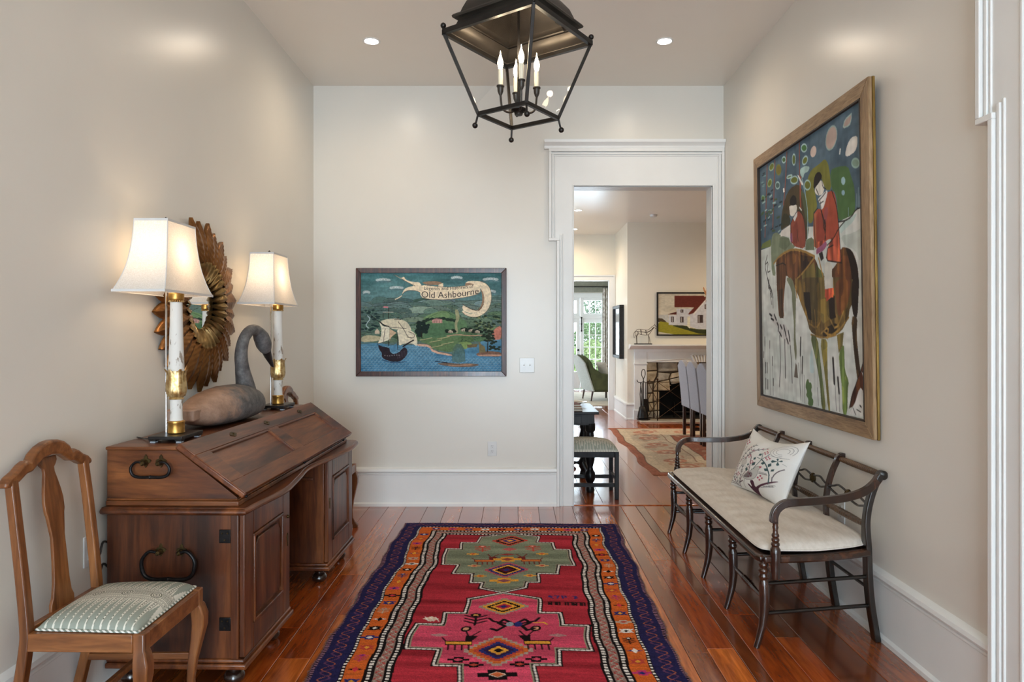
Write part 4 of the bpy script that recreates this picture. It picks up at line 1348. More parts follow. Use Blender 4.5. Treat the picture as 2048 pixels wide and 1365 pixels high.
# flat print of the hunting picture and of the pillow (polygons and strokes on a 1000 x 1000 sheet)
HUNT_OPS = '''
P 206,213,208 0 -42,360 7,362 133,360 252,314 348,304 578,339 802,359 863,350 943,336 1006,335 1035,339 1030,617 -57,569
P 206,213,208 0 -62,447 1024,532 1016,1006 -110,1134
P 186,198,190 0 824,403 916,406 1001,395 1005,439 974,509 932,460 861,441
P 178,205,200 0 825,364 899,355 952,344 925,370 853,387 825,399
P 110,125,60 0 0,356 25,336 73,332 135,329 133,360
P 125,140,110 0 133,363 151,311 210,309 251,328 345,349 370,375 433,395 233,407 166,430 192,490 140,482
P 108,122,92 0 244,337 345,349 364,376 303,395 234,374
P 108,122,92 0 517,417 525,379 577,377 599,388 603,426
P 82,68,42 0 255,310 270,242 314,184 368,158 456,156 503,195 524,263 533,307 542,377 519,379 487,296 440,250 350,258 361,301 308,303
P 62,60,40 0 255,310 308,294 361,303 369,279 337,252 290,245 266,269
P 86,98,62 0 468,176 526,212 546,275 542,377 555,336 522,306 501,242
P 128,128,42 0 551,153 586,131 663,126 707,118 735,141 748,179 759,237 711,228 672,176 630,148 606,201 621,228 636,276 602,292 592,324 550,324 547,266 526,212 539,180
P 76,118,62 0 749,168 812,169 890,183 911,219 936,261 940,313 935,345 890,350 807,352 804,291 790,250 761,237
L 35,30,28 4 802,354 863,358 908,353 944,333 986,333 1004,329
L 150,88,78 10 102,10 80,174 59,310
L 90,60,60 2.5 108,11 86,175 65,311
L 150,88,78 10 198,11 184,124 159,293
L 90,60,60 2.5 204,12 190,125 165,294
L 150,88,78 10 339,10 316,139 292,208
L 90,60,60 2.5 344,11 322,140 298,209
L 150,88,78 10 473,8 470,124 477,238
L 90,60,60 2.5 478,10 475,125 482,239
L 175,80,50 12 481,139 473,203 476,251
L 165,205,205 5 493,142 526,212 546,283 539,377
L 225,228,225 6 464,249 484,262
P 70,125,65 0 547,42 543,48 533,51 519,50 505,45 495,37 491,29 495,23 506,20 520,21 534,26 543,34
L 165,205,205 5 547,42 543,48 533,51 519,50 505,45 495,37 491,29 495,23 506,20 520,21 534,26 543,34 547,42
P 110,122,38 0 548,91 539,96 526,98 513,96 504,91 501,84 504,76 514,71 527,69 540,71 549,77 552,84
L 165,205,205 5 548,91 539,96 526,98 513,96 504,91 501,84 504,76 514,71 527,69 540,71 549,77 552,84 548,91
P 95,115,50 0 431,59 429,69 422,75 413,76 404,71 398,62 397,51 399,41 406,35 415,34 424,39 430,48
L 165,205,205 5 431,59 429,69 422,75 413,76 404,71 398,62 397,51 399,41 406,35 415,34 424,39 430,48 431,59
P 75,115,70 0 326,36 323,41 315,43 304,43 293,39 286,33 283,26 286,21 294,19 305,19 316,23 323,29
L 165,205,205 5 326,36 323,41 315,43 304,43 293,39 286,33 283,26 286,21 294,19 305,19 316,23 323,29 326,36
P 130,118,42 0 273,64 268,74 257,79 241,79 226,73 215,63 212,52 216,42 228,36 244,37 259,43 269,53
L 120,130,60 5 273,64 268,74 257,79 241,79 226,73 215,63 212,52 216,42 228,36 244,37 259,43 269,53 273,64
P 110,122,38 0 184,36 173,41 158,42 143,40 133,35 129,27 134,20 145,15 160,13 175,16 185,21 188,29
L 150,180,150 5 184,36 173,41 158,42 143,40 133,35 129,27 134,20 145,15 160,13 175,16 185,21 188,29 184,36
P 110,122,38 0 155,96 146,102 134,105 120,104 110,100 106,92 108,84 117,78 129,75 142,76 152,81 157,89
L 150,180,120 5 155,96 146,102 134,105 120,104 110,100 106,92 108,84 117,78 129,75 142,76 152,81 157,89 155,96
P 110,122,38 0 446,147 432,150 412,148 393,143 379,136 375,128 381,121 396,119 416,120 435,125 448,133 452,140
L 165,205,205 5 446,147 432,150 412,148 393,143 379,136 375,128 381,121 396,119 416,120 435,125 448,133 452,140 446,147
P 110,118,40 0 576,185 572,193 561,197 546,197 531,192 521,184 517,174 521,166 533,161 548,162 562,167 573,176
L 165,205,205 5 576,185 572,193 561,197 546,197 531,192 521,184 517,174 521,166 533,161 548,162 562,167 573,176 576,185
P 90,120,60 0 63,144 60,150 52,153 41,153 30,150 22,144 19,137 23,131 31,127 42,128 53,131 61,137
L 120,170,140 5 63,144 60,150 52,153 41,153 30,150 22,144 19,137 23,131 31,127 42,128 53,131 61,137 63,144
P 80,110,110 0 253,124 249,130 240,133 227,133 214,129 205,122 202,114 206,108 216,104 228,105 241,109 250,116
L 165,205,205 5 253,124 249,130 240,133 227,133 214,129 205,122 202,114 206,108 216,104 228,105 241,109 250,116 253,124
P 90,120,70 0 392,112 391,115 383,117 370,117 355,116 342,113 335,110 336,107 345,105 358,105 373,107 386,109
L 165,205,205 5 392,112 391,115 383,117 370,117 355,116 342,113 335,110 336,107 345,105 358,105 373,107 386,109 392,112
P 160,200,195 0 477,104 530,104 573,118 552,132 518,129 505,148 476,125
P 222,226,222 0 446,119 460,126 493,154 506,170 492,171 463,140
P 222,226,222 0 289,143 305,144 308,160 291,160
P 190,165,152 0 807,74 792,90 769,99 744,97 725,86 716,67 721,46 737,30 761,22 785,24 803,36 811,54
L 150,180,175 5 807,74 792,90 769,99 744,97 725,86 716,67 721,46 737,30 761,22 785,24 803,36 811,54 807,74
P 188,160,148 0 921,23 872,29 857,52 906,56 920,41
L 165,195,190 5 921,23 872,29 857,52 906,56 920,41 921,23
P 226,222,214 0 962,103 919,98 888,113 868,144 890,154 945,150 962,131
P 215,190,178 0 634,78 626,86 613,90 598,89 586,83 579,73 580,62 589,54 602,50 617,51 629,58 635,67
P 130,165,145 0 972,192 968,199 958,202 945,201 932,196 922,189 918,181 922,174 932,171 946,172 959,177 968,184
L 150,190,180 5 972,192 968,199 958,202 945,201 932,196 922,189 918,181 922,174 932,171 946,172 959,177 968,184 972,192
P 222,226,222 0 830,113 840,114 833,133 825,131
P 150,195,205 0 870,228 867,234 861,238 853,239 845,235 839,229 837,222 839,215 845,212 854,211 862,215 868,221
P 140,185,205 0 864,266 862,270 858,273 851,273 845,270 840,266 839,261 840,257 845,255 852,255 858,257 863,261
L 130,165,175 4 951,286 951,324
L 130,165,175 4 964,269 962,329
L 130,165,175 4 974,297 973,333
L 130,165,175 4 985,255 983,331
L 130,165,175 4 995,290 994,329
L 130,165,175 4 889,320 889,346
L 40,55,60 8.2051 22,147 52,150
L 150,190,190 5.63896 113,205 145,207
L 70,95,60 6.72251 102,210 131,208
L 40,55,60 7.59419 248,193 276,194
L 150,190,190 6.1936 -11,276 15,272
L 70,95,60 8.09311 153,210 172,207
L 40,55,60 7.642 102,135 137,138
L 150,190,190 7.96703 166,182 197,184
L 70,95,60 7.7312 213,251 244,251
L 40,55,60 5.40928 193,286 225,286
L 150,190,190 7.79371 129,149 153,146
L 70,95,60 6.59862 70,213 100,214
L 40,55,60 8.00889 42,242 72,239
L 150,190,190 5.67595 48,262 85,261
L 70,95,60 8.14813 153,297 185,299
L 40,55,60 5.77411 101,134 123,131
L 150,190,190 6.97139 33,160 68,158
L 70,95,60 7.17993 187,171 217,174
L 40,55,60 7.3588 178,196 208,195
L 150,190,190 5.7926 136,222 163,223
L 70,95,60 8.09642 125,217 150,219
L 40,55,60 7.96503 141,162 166,162
L 150,190,190 6.39541 235,209 258,208
L 70,95,60 8.68571 20,203 50,201
L 40,55,60 7.97603 240,286 271,284
L 150,190,190 6.37087 65,198 89,196
L 70,95,60 7.32967 81,225 102,223
L 40,55,60 5.35253 99,243 121,241
L 150,190,190 6.33143 104,236 126,232
L 70,95,60 6.11958 66,139 91,140
L 40,55,60 5.50408 136,289 161,286
L 150,190,190 5.57455 224,311 250,307
L 70,95,60 5.69565 9,209 43,206
L 40,55,60 5.257 146,128 171,126
L 120,165,165 4 20,68 49,70
L 40,55,60 4 34,39 63,41
L 120,165,165 4 55,46 83,49
L 40,55,60 4 29,77 58,80
L 120,165,165 4 38,80 66,83
L 40,55,60 4 43,32 71,35
L 120,165,165 4 34,87 62,89
L 35,30,28 5 85,393 51,435 79,482 100,524 135,575
L 35,30,28 4 59,430 99,419 80,467 119,463
L 35,30,28 4 101,499 91,538 115,529 150,578
L 35,30,28 4 86,490 108,522 145,555 149,621
L 35,30,28 4 108,522 130,544 113,564 134,606
P 232,226,214 0 356,225 434,231 440,250 420,269 388,272 363,263 358,237
P 38,34,30 0 362,222 369,198 399,188 432,202 437,232 397,231
P 228,224,216 0 263,311 367,300 365,351 306,337 254,333
P 156,70,48 0 368,297 394,283 414,268 452,256 488,275 510,304 525,371 511,412 414,393 389,379 360,365
P 140,58,42 0 393,314 438,294 454,340 434,382 396,378
P 225,222,220 0 394,279 421,258 442,259 439,276 413,295
P 168,90,130 0 362,335 383,336 386,370 364,370
L 35,30,28 3 368,297 414,268 452,256 488,275 510,304 525,371 511,412
L 35,30,28 4 367,300 377,376
L 35,30,28 3 436,329 446,375
P 96,58,30 0 195,442 196,423 288,405 395,400 493,417 596,449 628,479 659,532 763,507 803,486 828,440 888,450 923,471 952,522 957,571 951,614 449,592 388,541 311,489 296,530 279,584 201,581
P 112,66,34 0 302,414 432,418 468,452 453,500 376,526 299,474
P 58,36,24 0 469,430 596,451 550,477 478,502
P 108,92,40 0 477,506 596,468 616,529 613,599 473,593
P 88,92,40 0 612,478 681,517 699,603 613,599
P 112,62,32 0 832,466 896,479 904,549 884,611 780,606 762,539
P 42,28,22 0 861,445 906,458 948,507 957,571 951,614 911,612 904,530 878,470
L 165,122,50 9 166,435 232,412 316,401 395,400 493,417 602,449
L 165,122,50 8 602,452 514,491 402,526 424,590
L 150,110,50 7 640,459 700,576
L 35,30,28 4 194,447 300,442 312,485
L 35,30,28 3 465,501 473,593
P 96,58,30 0 194,497 307,505 286,562 273,620 280,667 222,666 210,618
P 70,48,28 0 214,548 272,547 261,615 273,667 229,666
P 96,74,36 0 391,511 959,550 953,604 888,644 878,676 819,724 715,746 627,742 546,720 524,679 465,599
P 122,92,38 0 391,511 468,525 490,609 548,683 524,679 440,589
P 40,30,22 0 491,573 552,576 566,679 536,677 502,619
P 80,66,34 0 554,522 635,528 629,685 571,688
P 112,92,40 0 635,528 701,532 728,678 674,694 641,676
P 112,62,34 0 773,562 824,541 909,547 879,624 840,655 800,675 782,620
P 42,30,24 0 720,610 772,599 771,653 780,674 728,682
P 44,32,26 0 909,547 959,550 953,604 943,677 915,677 898,625
P 50,38,26 0 662,716 717,703 780,691 799,712 726,737 672,742
L 140,105,45 7 547,693 606,711 652,685 642,654
L 140,105,45 7 596,644 605,720
L 140,105,45 7 673,720 726,737 799,720 878,676
L 140,105,45 7 728,678 779,720 840,655
L 140,105,45 7 650,729 717,703 705,746
L 140,105,45 7 558,733 672,746 778,733
P 58,42,28 0 897,673 943,673 934,736 949,815 959,850 937,883 921,824 909,768
P 96,110,60 0 546,733 622,742 646,843 666,921 685,999 646,1001 633,906 601,827
P 128,118,48 0 638,746 707,750 701,806 705,910 723,998 702,998 679,877
P 200,205,196 0 618,746 641,746 668,860 699,996 688,995 656,878
P 112,98,46 0 784,733 839,724 828,770 797,795
P 100,126,56 0 797,795 838,761 841,802 843,851 873,887 863,908 856,997 820,999 819,911 805,853
P 122,128,96 0 303,505 378,510 415,573 408,653 400,738 415,795 402,844 381,777 389,700 371,604 369,557
P 112,100,88 0 399,844 379,900 422,901 412,853
P 178,205,206 0 549,801 568,783 577,837 585,875 542,875 541,838
P 84,118,62 0 508,904 525,897 532,912 551,909 560,924 550,939 561,952 555,964 572,974 565,997 517,997 524,973 500,961 513,946 495,929
L 48,44,42 10 456,745 449,813
L 48,44,42 9 471,818 465,879
L 48,44,42 14 750,815 758,898
L 48,44,42 12 787,879 795,929
L 48,44,42 6 37,745 35,783
L 48,44,42 6 101,761 99,792
L 48,44,42 7 132,828 130,864
L 48,44,42 8 43,857 40,900
L 48,44,42 7 63,857 60,899
L 48,44,42 8 42,927 39,970
L 48,44,42 8 68,931 66,968
L 48,44,42 8 139,921 137,948
L 48,44,42 6 20,810 18,834
L 90,95,95 3 449,813 448,984
L 90,95,95 3 465,879 467,987
L 90,95,95 3 484,887 486,990
L 90,95,95 3 428,843 448,984
L 90,95,95 3 763,898 771,991
L 90,95,95 3 795,929 797,991
L 90,95,95 3 100,782 95,993
L 90,95,95 3 35,783 38,992
L 90,95,95 3 130,864 135,990
L 90,95,95 3 609,925 618,988
P 196,196,194 0 100,643 147,645 178,653 202,676 221,688 286,692 320,712 346,739 355,763 348,777 327,774 296,768 280,751 242,748 218,739 200,709 175,693 119,675
L 38,36,38 9 105,646 131,654
L 38,36,38 9 163,650 176,663 187,673
L 38,36,38 9 195,685 213,699 208,719
L 38,36,38 9 235,695 253,709
L 38,36,38 9 274,697 287,719 298,739
L 38,36,38 9 223,724 243,739
L 38,36,38 9 324,719 334,739 338,758
L 38,36,38 9 306,749 321,768
L 38,36,38 9 123,665 153,673
L 45,42,42 6 225,739 230,860 211,948
L 45,42,42 6 283,754 283,908
L 45,42,42 6 344,778 355,845 358,923
P 84,42,28 0 1004,782 989,798 966,838 929,883 891,926 871,973 900,966 947,918 956,897 969,924 977,959 972,991 1000,994
P 226,226,224 0 952,896 978,912 971,963 968,996 871,994 880,982 909,961
P 222,220,216 0 966,849 997,848 999,871 976,867
L 35,30,28 4 970,849 999,856
L 35,30,28 5 950,957 959,961
L 35,30,28 3 900,970 918,989
L 35,30,28 3 955,977 927,972
L 35,30,28 4 871,973 929,883 966,838 989,798
P 234,228,216 0 611,214 628,197 677,183 701,218 685,239 653,238 627,229
P 36,30,28 0 602,208 607,168 630,152 662,154 684,175 660,190
L 35,30,28 4 627,209 648,233
L 35,30,28 3 677,183 686,215 712,224
P 186,72,46 0 668,289 711,240 761,239 785,253 803,306 815,386 827,488 803,492 703,473 720,430 756,402 706,404 663,424 614,423 596,392 597,299 641,281
P 164,62,42 0 635,289 688,313 695,395 663,420 620,420 605,359
P 168,72,70 0 699,290 725,290 729,311 697,355 682,328
P 186,100,60 0 600,296 624,295 620,420 598,413
P 198,80,50 0 720,434 766,427 823,449 831,493 764,483 703,473
P 222,222,220 0 637,248 690,236 724,230 726,243 694,285 667,293 658,267
L 60,60,60 4 642,257 680,247 711,236
L 60,60,60 4 658,267 689,264
L 60,60,60 4 668,285 658,251
P 160,80,120 0 619,424 663,418 706,404 715,422 684,437 641,441 619,445
P 46,36,34 0 641,443 673,438 685,464 661,472
P 205,203,192 0 693,477 754,486 752,538 761,575 692,571 686,525
P 210,74,42 0 692,574 758,573 760,605 689,602
P 210,74,42 0 689,572 763,572 767,595 703,617
P 205,203,192 0 685,531 759,536 761,572 691,573
L 35,30,28 4 761,239 803,306 815,386 827,488
L 35,30,28 4 600,296 614,423
L 35,30,28 4 668,289 707,356 695,403
L 35,30,28 4 636,280 602,292
L 35,30,28 4 715,422 766,407 811,376 863,358
L 35,30,28 4 706,404 687,329 667,293
L 35,30,28 4 720,434 703,473 764,483 831,493
L 35,30,28 4 700,331 686,353 701,371 707,348 700,331
L 35,30,28 4 725,431 766,427
'''
PILLOW_OPS = '''
P 82,48,62 0 475,843 540,811 572,915 652,851 786,760 910,670 913,682 826,757 648,894 641,930 654,1017 564,1000 497,969 423,903 454,897 512,928
L 70,92,94 16 808,749 801,659 746,567 679,494 597,452
L 70,92,94 10 597,452 494,669
L 70,92,94 9 597,452 565,340
L 70,92,94 8 597,452 501,445
L 70,92,94 8 604,439 693,325
L 90,80,88 11 848,713 839,631 875,543 930,480
L 82,48,62 12 449,700 428,622 399,492 362,433
L 82,48,62 9 251,934 289,842 374,716 408,631
L 82,48,62 12 260,974 247,927 334,885
P 196,194,188 0 331,831 388,748 472,698 510,651 554,587 604,568 625,597 597,657 600,711 562,783 491,827 400,853
L 95,95,95 4 331,831 388,748 472,698 510,651 554,587 604,568 625,597 597,657 600,711 562,783 491,827 400,853 331,831
P 130,120,120 0 336,829 411,746 485,702 526,719 513,771 441,815
P 176,92,108 0 603,564 647,563 635,592 608,595
P 110,40,60 0 423,731 432,714 450,718 441,736
P 110,40,60 0 460,751 469,734 487,738 478,755
P 110,40,60 0 440,797 449,780 466,785 458,801
P 110,40,60 0 487,775 496,758 514,762 505,779
L 178,178,172 14 384,843 351,921 362,968
P 70,92,94 0 830,399 758,403 745,432 767,447
P 70,92,94 0 830,399 877,387 882,368 867,361
P 70,92,94 0 830,399 829,353 811,352 800,370
P 70,92,94 0 830,399 825,459 848,463 864,441
P 70,92,94 0 679,494 638,480 602,515 643,529
P 70,92,94 0 736,535 775,498 761,456 721,493
P 70,92,94 0 763,587 734,555 685,578 714,610
P 70,92,94 0 793,582 828,563 830,528 794,547
P 70,92,94 0 458,608 511,577 508,524 453,555
P 70,92,94 0 385,632 403,604 382,583 364,612
P 70,92,94 0 360,713 389,680 369,650 340,683
P 70,92,94 0 364,721 404,712 416,677 376,685
P 70,92,94 0 511,408 555,394 563,352 519,365
P 70,92,94 0 454,508 488,481 477,445 443,472
P 176,92,108 0 709,721 705,738 687,747 673,739 678,721 696,713
P 176,92,108 0 671,761 666,778 648,786 635,778 639,761 657,752
P 176,92,108 0 635,739 630,756 612,765 598,756 602,739 621,730
P 176,92,108 0 673,699 669,716 651,725 637,716 641,699 660,690
P 176,92,108 0 726,390 722,404 709,411 698,403 702,389 716,382
P 176,92,108 0 696,421 692,435 678,442 668,434 671,420 685,414
P 176,92,108 0 668,401 665,415 651,422 640,414 643,400 658,393
P 176,92,108 0 699,369 695,384 681,390 670,382 674,368 688,361
P 176,92,108 0 665,303 662,318 647,324 636,316 640,301 654,294
P 176,92,108 0 634,335 631,350 616,357 605,349 609,334 623,327
P 176,92,108 0 605,314 602,329 587,335 576,327 579,312 594,305
P 176,92,108 0 636,281 633,296 618,302 607,294 610,279 625,272
P 176,92,108 0 186,222 183,241 164,249 148,238 151,219 170,210
P 176,92,108 0 148,263 145,282 126,290 110,280 112,261 131,252
P 176,92,108 0 105,234 102,254 83,262 66,251 69,232 88,223
P 176,92,108 0 143,192 140,212 121,220 104,209 107,189 126,181
P 176,92,108 0 236,789 234,801 221,807 210,801 212,789 225,783
P 176,92,108 0 209,817 207,829 194,835 183,829 185,817 198,811
P 176,92,108 0 180,801 178,814 164,820 153,814 155,802 168,796
P 176,92,108 0 207,773 205,785 191,792 180,786 182,773 195,767
P 176,92,108 0 472,538 469,549 457,555 447,549 450,537 462,531
P 176,92,108 0 446,564 444,576 432,582 422,576 424,564 437,558
P 176,92,108 0 421,548 418,560 406,566 396,559 399,548 411,542
P 176,92,108 0 446,521 444,533 431,539 422,533 424,521 436,515
P 176,92,108 0 383,452 381,465 368,470 358,464 360,451 373,445
P 176,92,108 0 357,480 355,492 342,498 332,491 334,479 347,473
P 176,92,108 0 330,462 327,475 315,481 304,474 306,462 319,456
P 176,92,108 0 356,434 354,447 341,453 330,446 333,433 345,428
P 176,92,108 0 127,654 125,663 116,667 108,663 109,654 119,650
P 176,92,108 0 108,674 107,683 98,687 89,683 91,674 100,670
P 176,92,108 0 87,663 86,672 76,676 68,671 69,663 79,658
P 176,92,108 0 105,643 104,652 95,656 87,651 88,643 97,638
L 60,60,66 5 611,679 763,655
L 60,60,66 4 631,674 617,652
L 60,60,66 4 648,671 635,649
L 60,60,66 4 666,668 653,646
L 60,60,66 4 683,665 670,644
L 60,60,66 4 700,662 688,641
L 60,60,66 4 717,659 705,638
L 60,60,66 4 734,656 722,635
L 60,60,66 4 751,653 739,632
L 60,60,66 5 692,872 880,771
L 60,60,66 4 794,785 893,749
L 60,60,66 5 735,851 738,829
L 60,60,66 5 751,843 754,821
L 60,60,66 5 767,835 769,814
L 60,60,66 5 782,828 785,806
L 60,60,66 5 798,820 801,798
L 60,60,66 5 813,812 816,790
L 60,60,66 5 829,805 832,783
L 60,60,66 5 844,797 847,775
L 60,60,66 5 859,789 863,767
L 92,84,92 7 150,928 83,784 22,621 -9,377 58,195
L 92,84,92 7 209,946 135,760 148,607 251,381 371,233
L 92,84,92 7 44,922 -7,764 -46,573 -44,393
L 92,84,92 7 249,953 271,755 264,554 346,362 582,232
L 92,84,92 7 8,949 128,957 264,981
L 92,84,92 7 -15,921 87,930 230,962
L 92,84,92 7 189,955 69,851 11,818
L 92,84,92 7 188,556 300,494 375,371 509,266
L 92,84,92 7 197,731 244,647 306,535
P 78,84,82 0 143,914 121,900 104,899 127,914
P 176,92,108 0 143,914 154,902 158,876 147,888
P 78,84,82 0 125,874 102,859 85,859 109,874
P 78,84,82 0 125,874 135,862 139,836 129,848
P 78,84,82 0 106,833 83,818 66,817 90,833
P 176,92,108 0 106,833 117,821 121,794 110,807
P 78,84,82 0 87,792 63,776 46,775 70,791
P 176,92,108 0 87,792 98,779 102,752 91,764
P 78,84,82 0 78,768 55,751 38,749 61,767
P 78,84,82 0 78,768 89,756 95,729 83,741
P 78,84,82 0 61,723 37,705 20,703 43,722
P 78,84,82 0 61,723 72,711 78,683 66,695
P 78,84,82 0 43,677 19,659 2,656 26,675
P 78,84,82 0 43,677 55,665 61,636 49,648
P 78,84,82 0 25,630 1,611 -17,608 8,628
P 78,84,82 0 25,630 37,617 43,587 31,600
P 176,92,108 0 19,598 0,574 -17,569 2,593
P 78,84,82 0 19,598 33,587 46,558 31,569
P 78,84,82 0 11,531 -9,506 -26,500 -6,525
P 176,92,108 0 11,531 25,520 38,490 23,501
P 78,84,82 0 2,462 -18,436 -35,430 -15,455
P 78,84,82 0 2,462 17,451 29,420 14,431
P 78,84,82 0 -7,390 -27,363 -45,357 -25,383
P 78,84,82 0 -7,390 8,379 21,347 6,359
P 78,84,82 0 -2,359 -7,327 -20,313 -15,346
P 78,84,82 0 -2,359 17,355 43,330 24,335
P 78,84,82 0 16,308 11,275 -1,261 4,295
P 176,92,108 0 16,308 35,304 62,279 43,284
P 78,84,82 0 35,257 30,223 18,209 23,243
P 78,84,82 0 35,257 54,252 81,227 62,232
P 78,84,82 0 55,204 50,169 37,155 42,190
P 78,84,82 0 55,204 74,200 101,175 82,179
P 78,84,82 0 202,928 180,913 165,912 186,927
P 78,84,82 0 202,928 212,916 217,891 207,903
P 78,84,82 0 181,877 160,861 144,860 166,876
P 78,84,82 0 181,877 192,865 197,839 187,851
P 78,84,82 0 161,824 138,808 122,807 144,823
P 78,84,82 0 161,824 171,812 177,785 166,797
P 176,92,108 0 139,770 116,753 100,751 123,768
P 78,84,82 0 139,770 150,757 155,730 144,742
P 78,84,82 0 136,745 124,721 110,714 122,738
P 176,92,108 0 136,745 152,736 168,711 153,719
P 78,84,82 0 140,702 127,678 113,671 126,696
P 176,92,108 0 140,702 155,694 172,668 157,676
P 78,84,82 0 144,659 131,634 117,627 129,652
P 78,84,82 0 144,659 159,651 176,624 161,633
P 78,84,82 0 147,615 134,590 120,582 133,608
P 78,84,82 0 147,615 163,607 180,580 164,588
P 78,84,82 0 158,585 156,556 145,544 148,574
P 176,92,108 0 158,585 175,581 201,560 183,564
P 78,84,82 0 187,522 185,492 174,480 176,510
P 78,84,82 0 187,522 204,518 230,496 212,500
P 78,84,82 0 216,458 214,428 204,415 206,446
P 78,84,82 0 216,458 234,454 259,432 242,436
P 78,84,82 0 246,393 244,362 234,349 236,380
P 78,84,82 0 246,393 264,389 290,367 272,370
P 176,92,108 0 263,367 271,335 265,320 257,351
P 78,84,82 0 263,367 281,367 312,351 294,351
P 176,92,108 0 297,325 305,293 299,277 291,309
P 78,84,82 0 297,325 315,326 345,310 328,309
P 78,84,82 0 331,283 339,251 333,235 325,267
P 78,84,82 0 331,283 349,284 380,268 362,267
P 78,84,82 0 365,241 373,208 368,192 360,225
P 78,84,82 0 365,241 383,242 414,226 396,225
P 78,84,82 0 39,907 18,889 2,887 23,904
P 78,84,82 0 39,907 51,895 58,869 46,880
P 78,84,82 0 25,863 3,845 -13,843 9,861
P 78,84,82 0 25,863 37,852 44,825 32,836
P 176,92,108 0 11,818 -11,800 -28,798 -6,816
P 78,84,82 0 11,818 23,807 30,779 18,791
P 78,84,82 0 -4,773 -27,754 -44,751 -21,770
P 78,84,82 0 -4,773 8,761 15,733 3,745
P 176,92,108 0 -11,746 -31,725 -48,721 -27,742
P 78,84,82 0 -11,746 3,735 13,707 -1,718
P 78,84,82 0 -21,693 -42,671 -59,667 -38,689
P 176,92,108 0 -21,693 -8,682 3,653 -11,665
P 176,92,108 0 -32,639 -53,616 -71,612 -50,634
P 176,92,108 0 -32,639 -19,628 -8,598 -22,610
P 78,84,82 0 -44,583 -65,560 -83,555 -61,578
P 78,84,82 0 -44,583 -30,572 -19,542 -33,553
P 78,84,82 0 -46,556 -61,529 -78,521 -62,548
P 176,92,108 0 -46,556 -29,546 -13,518 -29,527
P 78,84,82 0 -45,505 -61,478 -77,470 -61,497
P 78,84,82 0 -45,505 -29,496 -12,467 -28,476
P 176,92,108 0 -44,454 -60,426 -77,417 -61,446
P 78,84,82 0 -44,454 -28,445 -11,415 -28,425
P 78,84,82 0 -44,402 -60,373 -77,364 -60,393
P 78,84,82 0 -44,402 -27,392 -10,362 -27,372
P 78,84,82 0 251,934 240,913 227,907 238,928
P 78,84,82 0 251,934 265,926 281,902 267,911
P 78,84,82 0 257,879 246,857 233,851 244,873
P 176,92,108 0 257,879 271,871 288,847 273,855
P 78,84,82 0 263,823 252,801 239,794 251,817
P 78,84,82 0 263,823 278,815 294,791 280,799
P 78,84,82 0 270,766 259,742 245,736 257,759
P 78,84,82 0 270,766 285,757 301,732 286,741
P 78,84,82 0 270,736 255,714 241,709 256,731
P 78,84,82 0 270,736 284,726 297,700 284,710
P 78,84,82 0 268,680 253,658 239,653 254,675
P 78,84,82 0 268,680 282,670 296,644 282,653
P 176,92,108 0 266,623 251,600 236,594 252,618
P 78,84,82 0 266,623 280,613 294,586 280,596
P 78,84,82 0 264,564 249,541 234,535 249,559
P 78,84,82 0 264,564 279,554 292,526 278,536
P 176,92,108 0 272,535 269,506 259,495 262,524
P 78,84,82 0 272,535 289,531 313,508 296,513
P 78,84,82 0 295,481 292,452 282,440 285,470
P 78,84,82 0 295,481 312,477 336,454 320,459
P 78,84,82 0 318,427 316,397 305,385 308,415
P 78,84,82 0 318,427 335,422 360,400 343,404
P 78,84,82 0 342,371 339,341 329,328 331,359
P 176,92,108 0 342,371 359,367 384,344 367,348
P 78,84,82 0 370,349 390,322 392,305 372,332
P 176,92,108 0 370,349 384,356 417,353 403,346
P 78,84,82 0 437,312 458,285 460,268 439,295
P 78,84,82 0 437,312 451,319 483,317 469,309
P 176,92,108 0 504,275 525,249 527,232 506,259
P 78,84,82 0 504,275 518,283 549,281 536,273
P 78,84,82 0 570,239 591,212 594,195 573,222
P 176,92,108 0 570,239 584,247 615,245 602,237
P 205,202,196 0 201,583 258,540 316,530 341,602 293,645 244,647
L 178,178,172 5 201,583 316,530 341,602 248,656 201,583
P 208,204,198 0 94,416 122,332 151,306 177,391
L 150,150,148 4 94,416 122,332 151,306 177,391 94,416
L 120,120,120 4 844,327 787,343 734,338 696,313 678,272 686,221 718,170 769,128 829,103 887,100 932,118 957,154 958,201 937,251
L 120,120,120 4 839,302 795,313 756,310 727,291 715,260 721,222 744,184 782,152 827,134 870,131 904,144 923,171 925,207 908,244
L 120,120,120 4 833,276 804,284 778,281 759,268 750,247 755,222 770,197 795,176 825,164 854,162 876,171 889,189 891,212 880,237
L 110,110,110 4 721,343 810,343 930,312
L 110,110,110 3 892,413 937,425
L 92,84,92 6 29,194 114,131
L 78,84,82 8 19,172 115,164 133,143
L 78,84,82 8 -72,297 -41,271
L 78,84,82 8 -44,272 -14,243
L 78,84,82 8 -16,246 13,216
L 78,84,82 8 12,221 40,188
L 78,84,82 8 40,196 67,161
L 78,84,82 8 68,171 94,133
'''


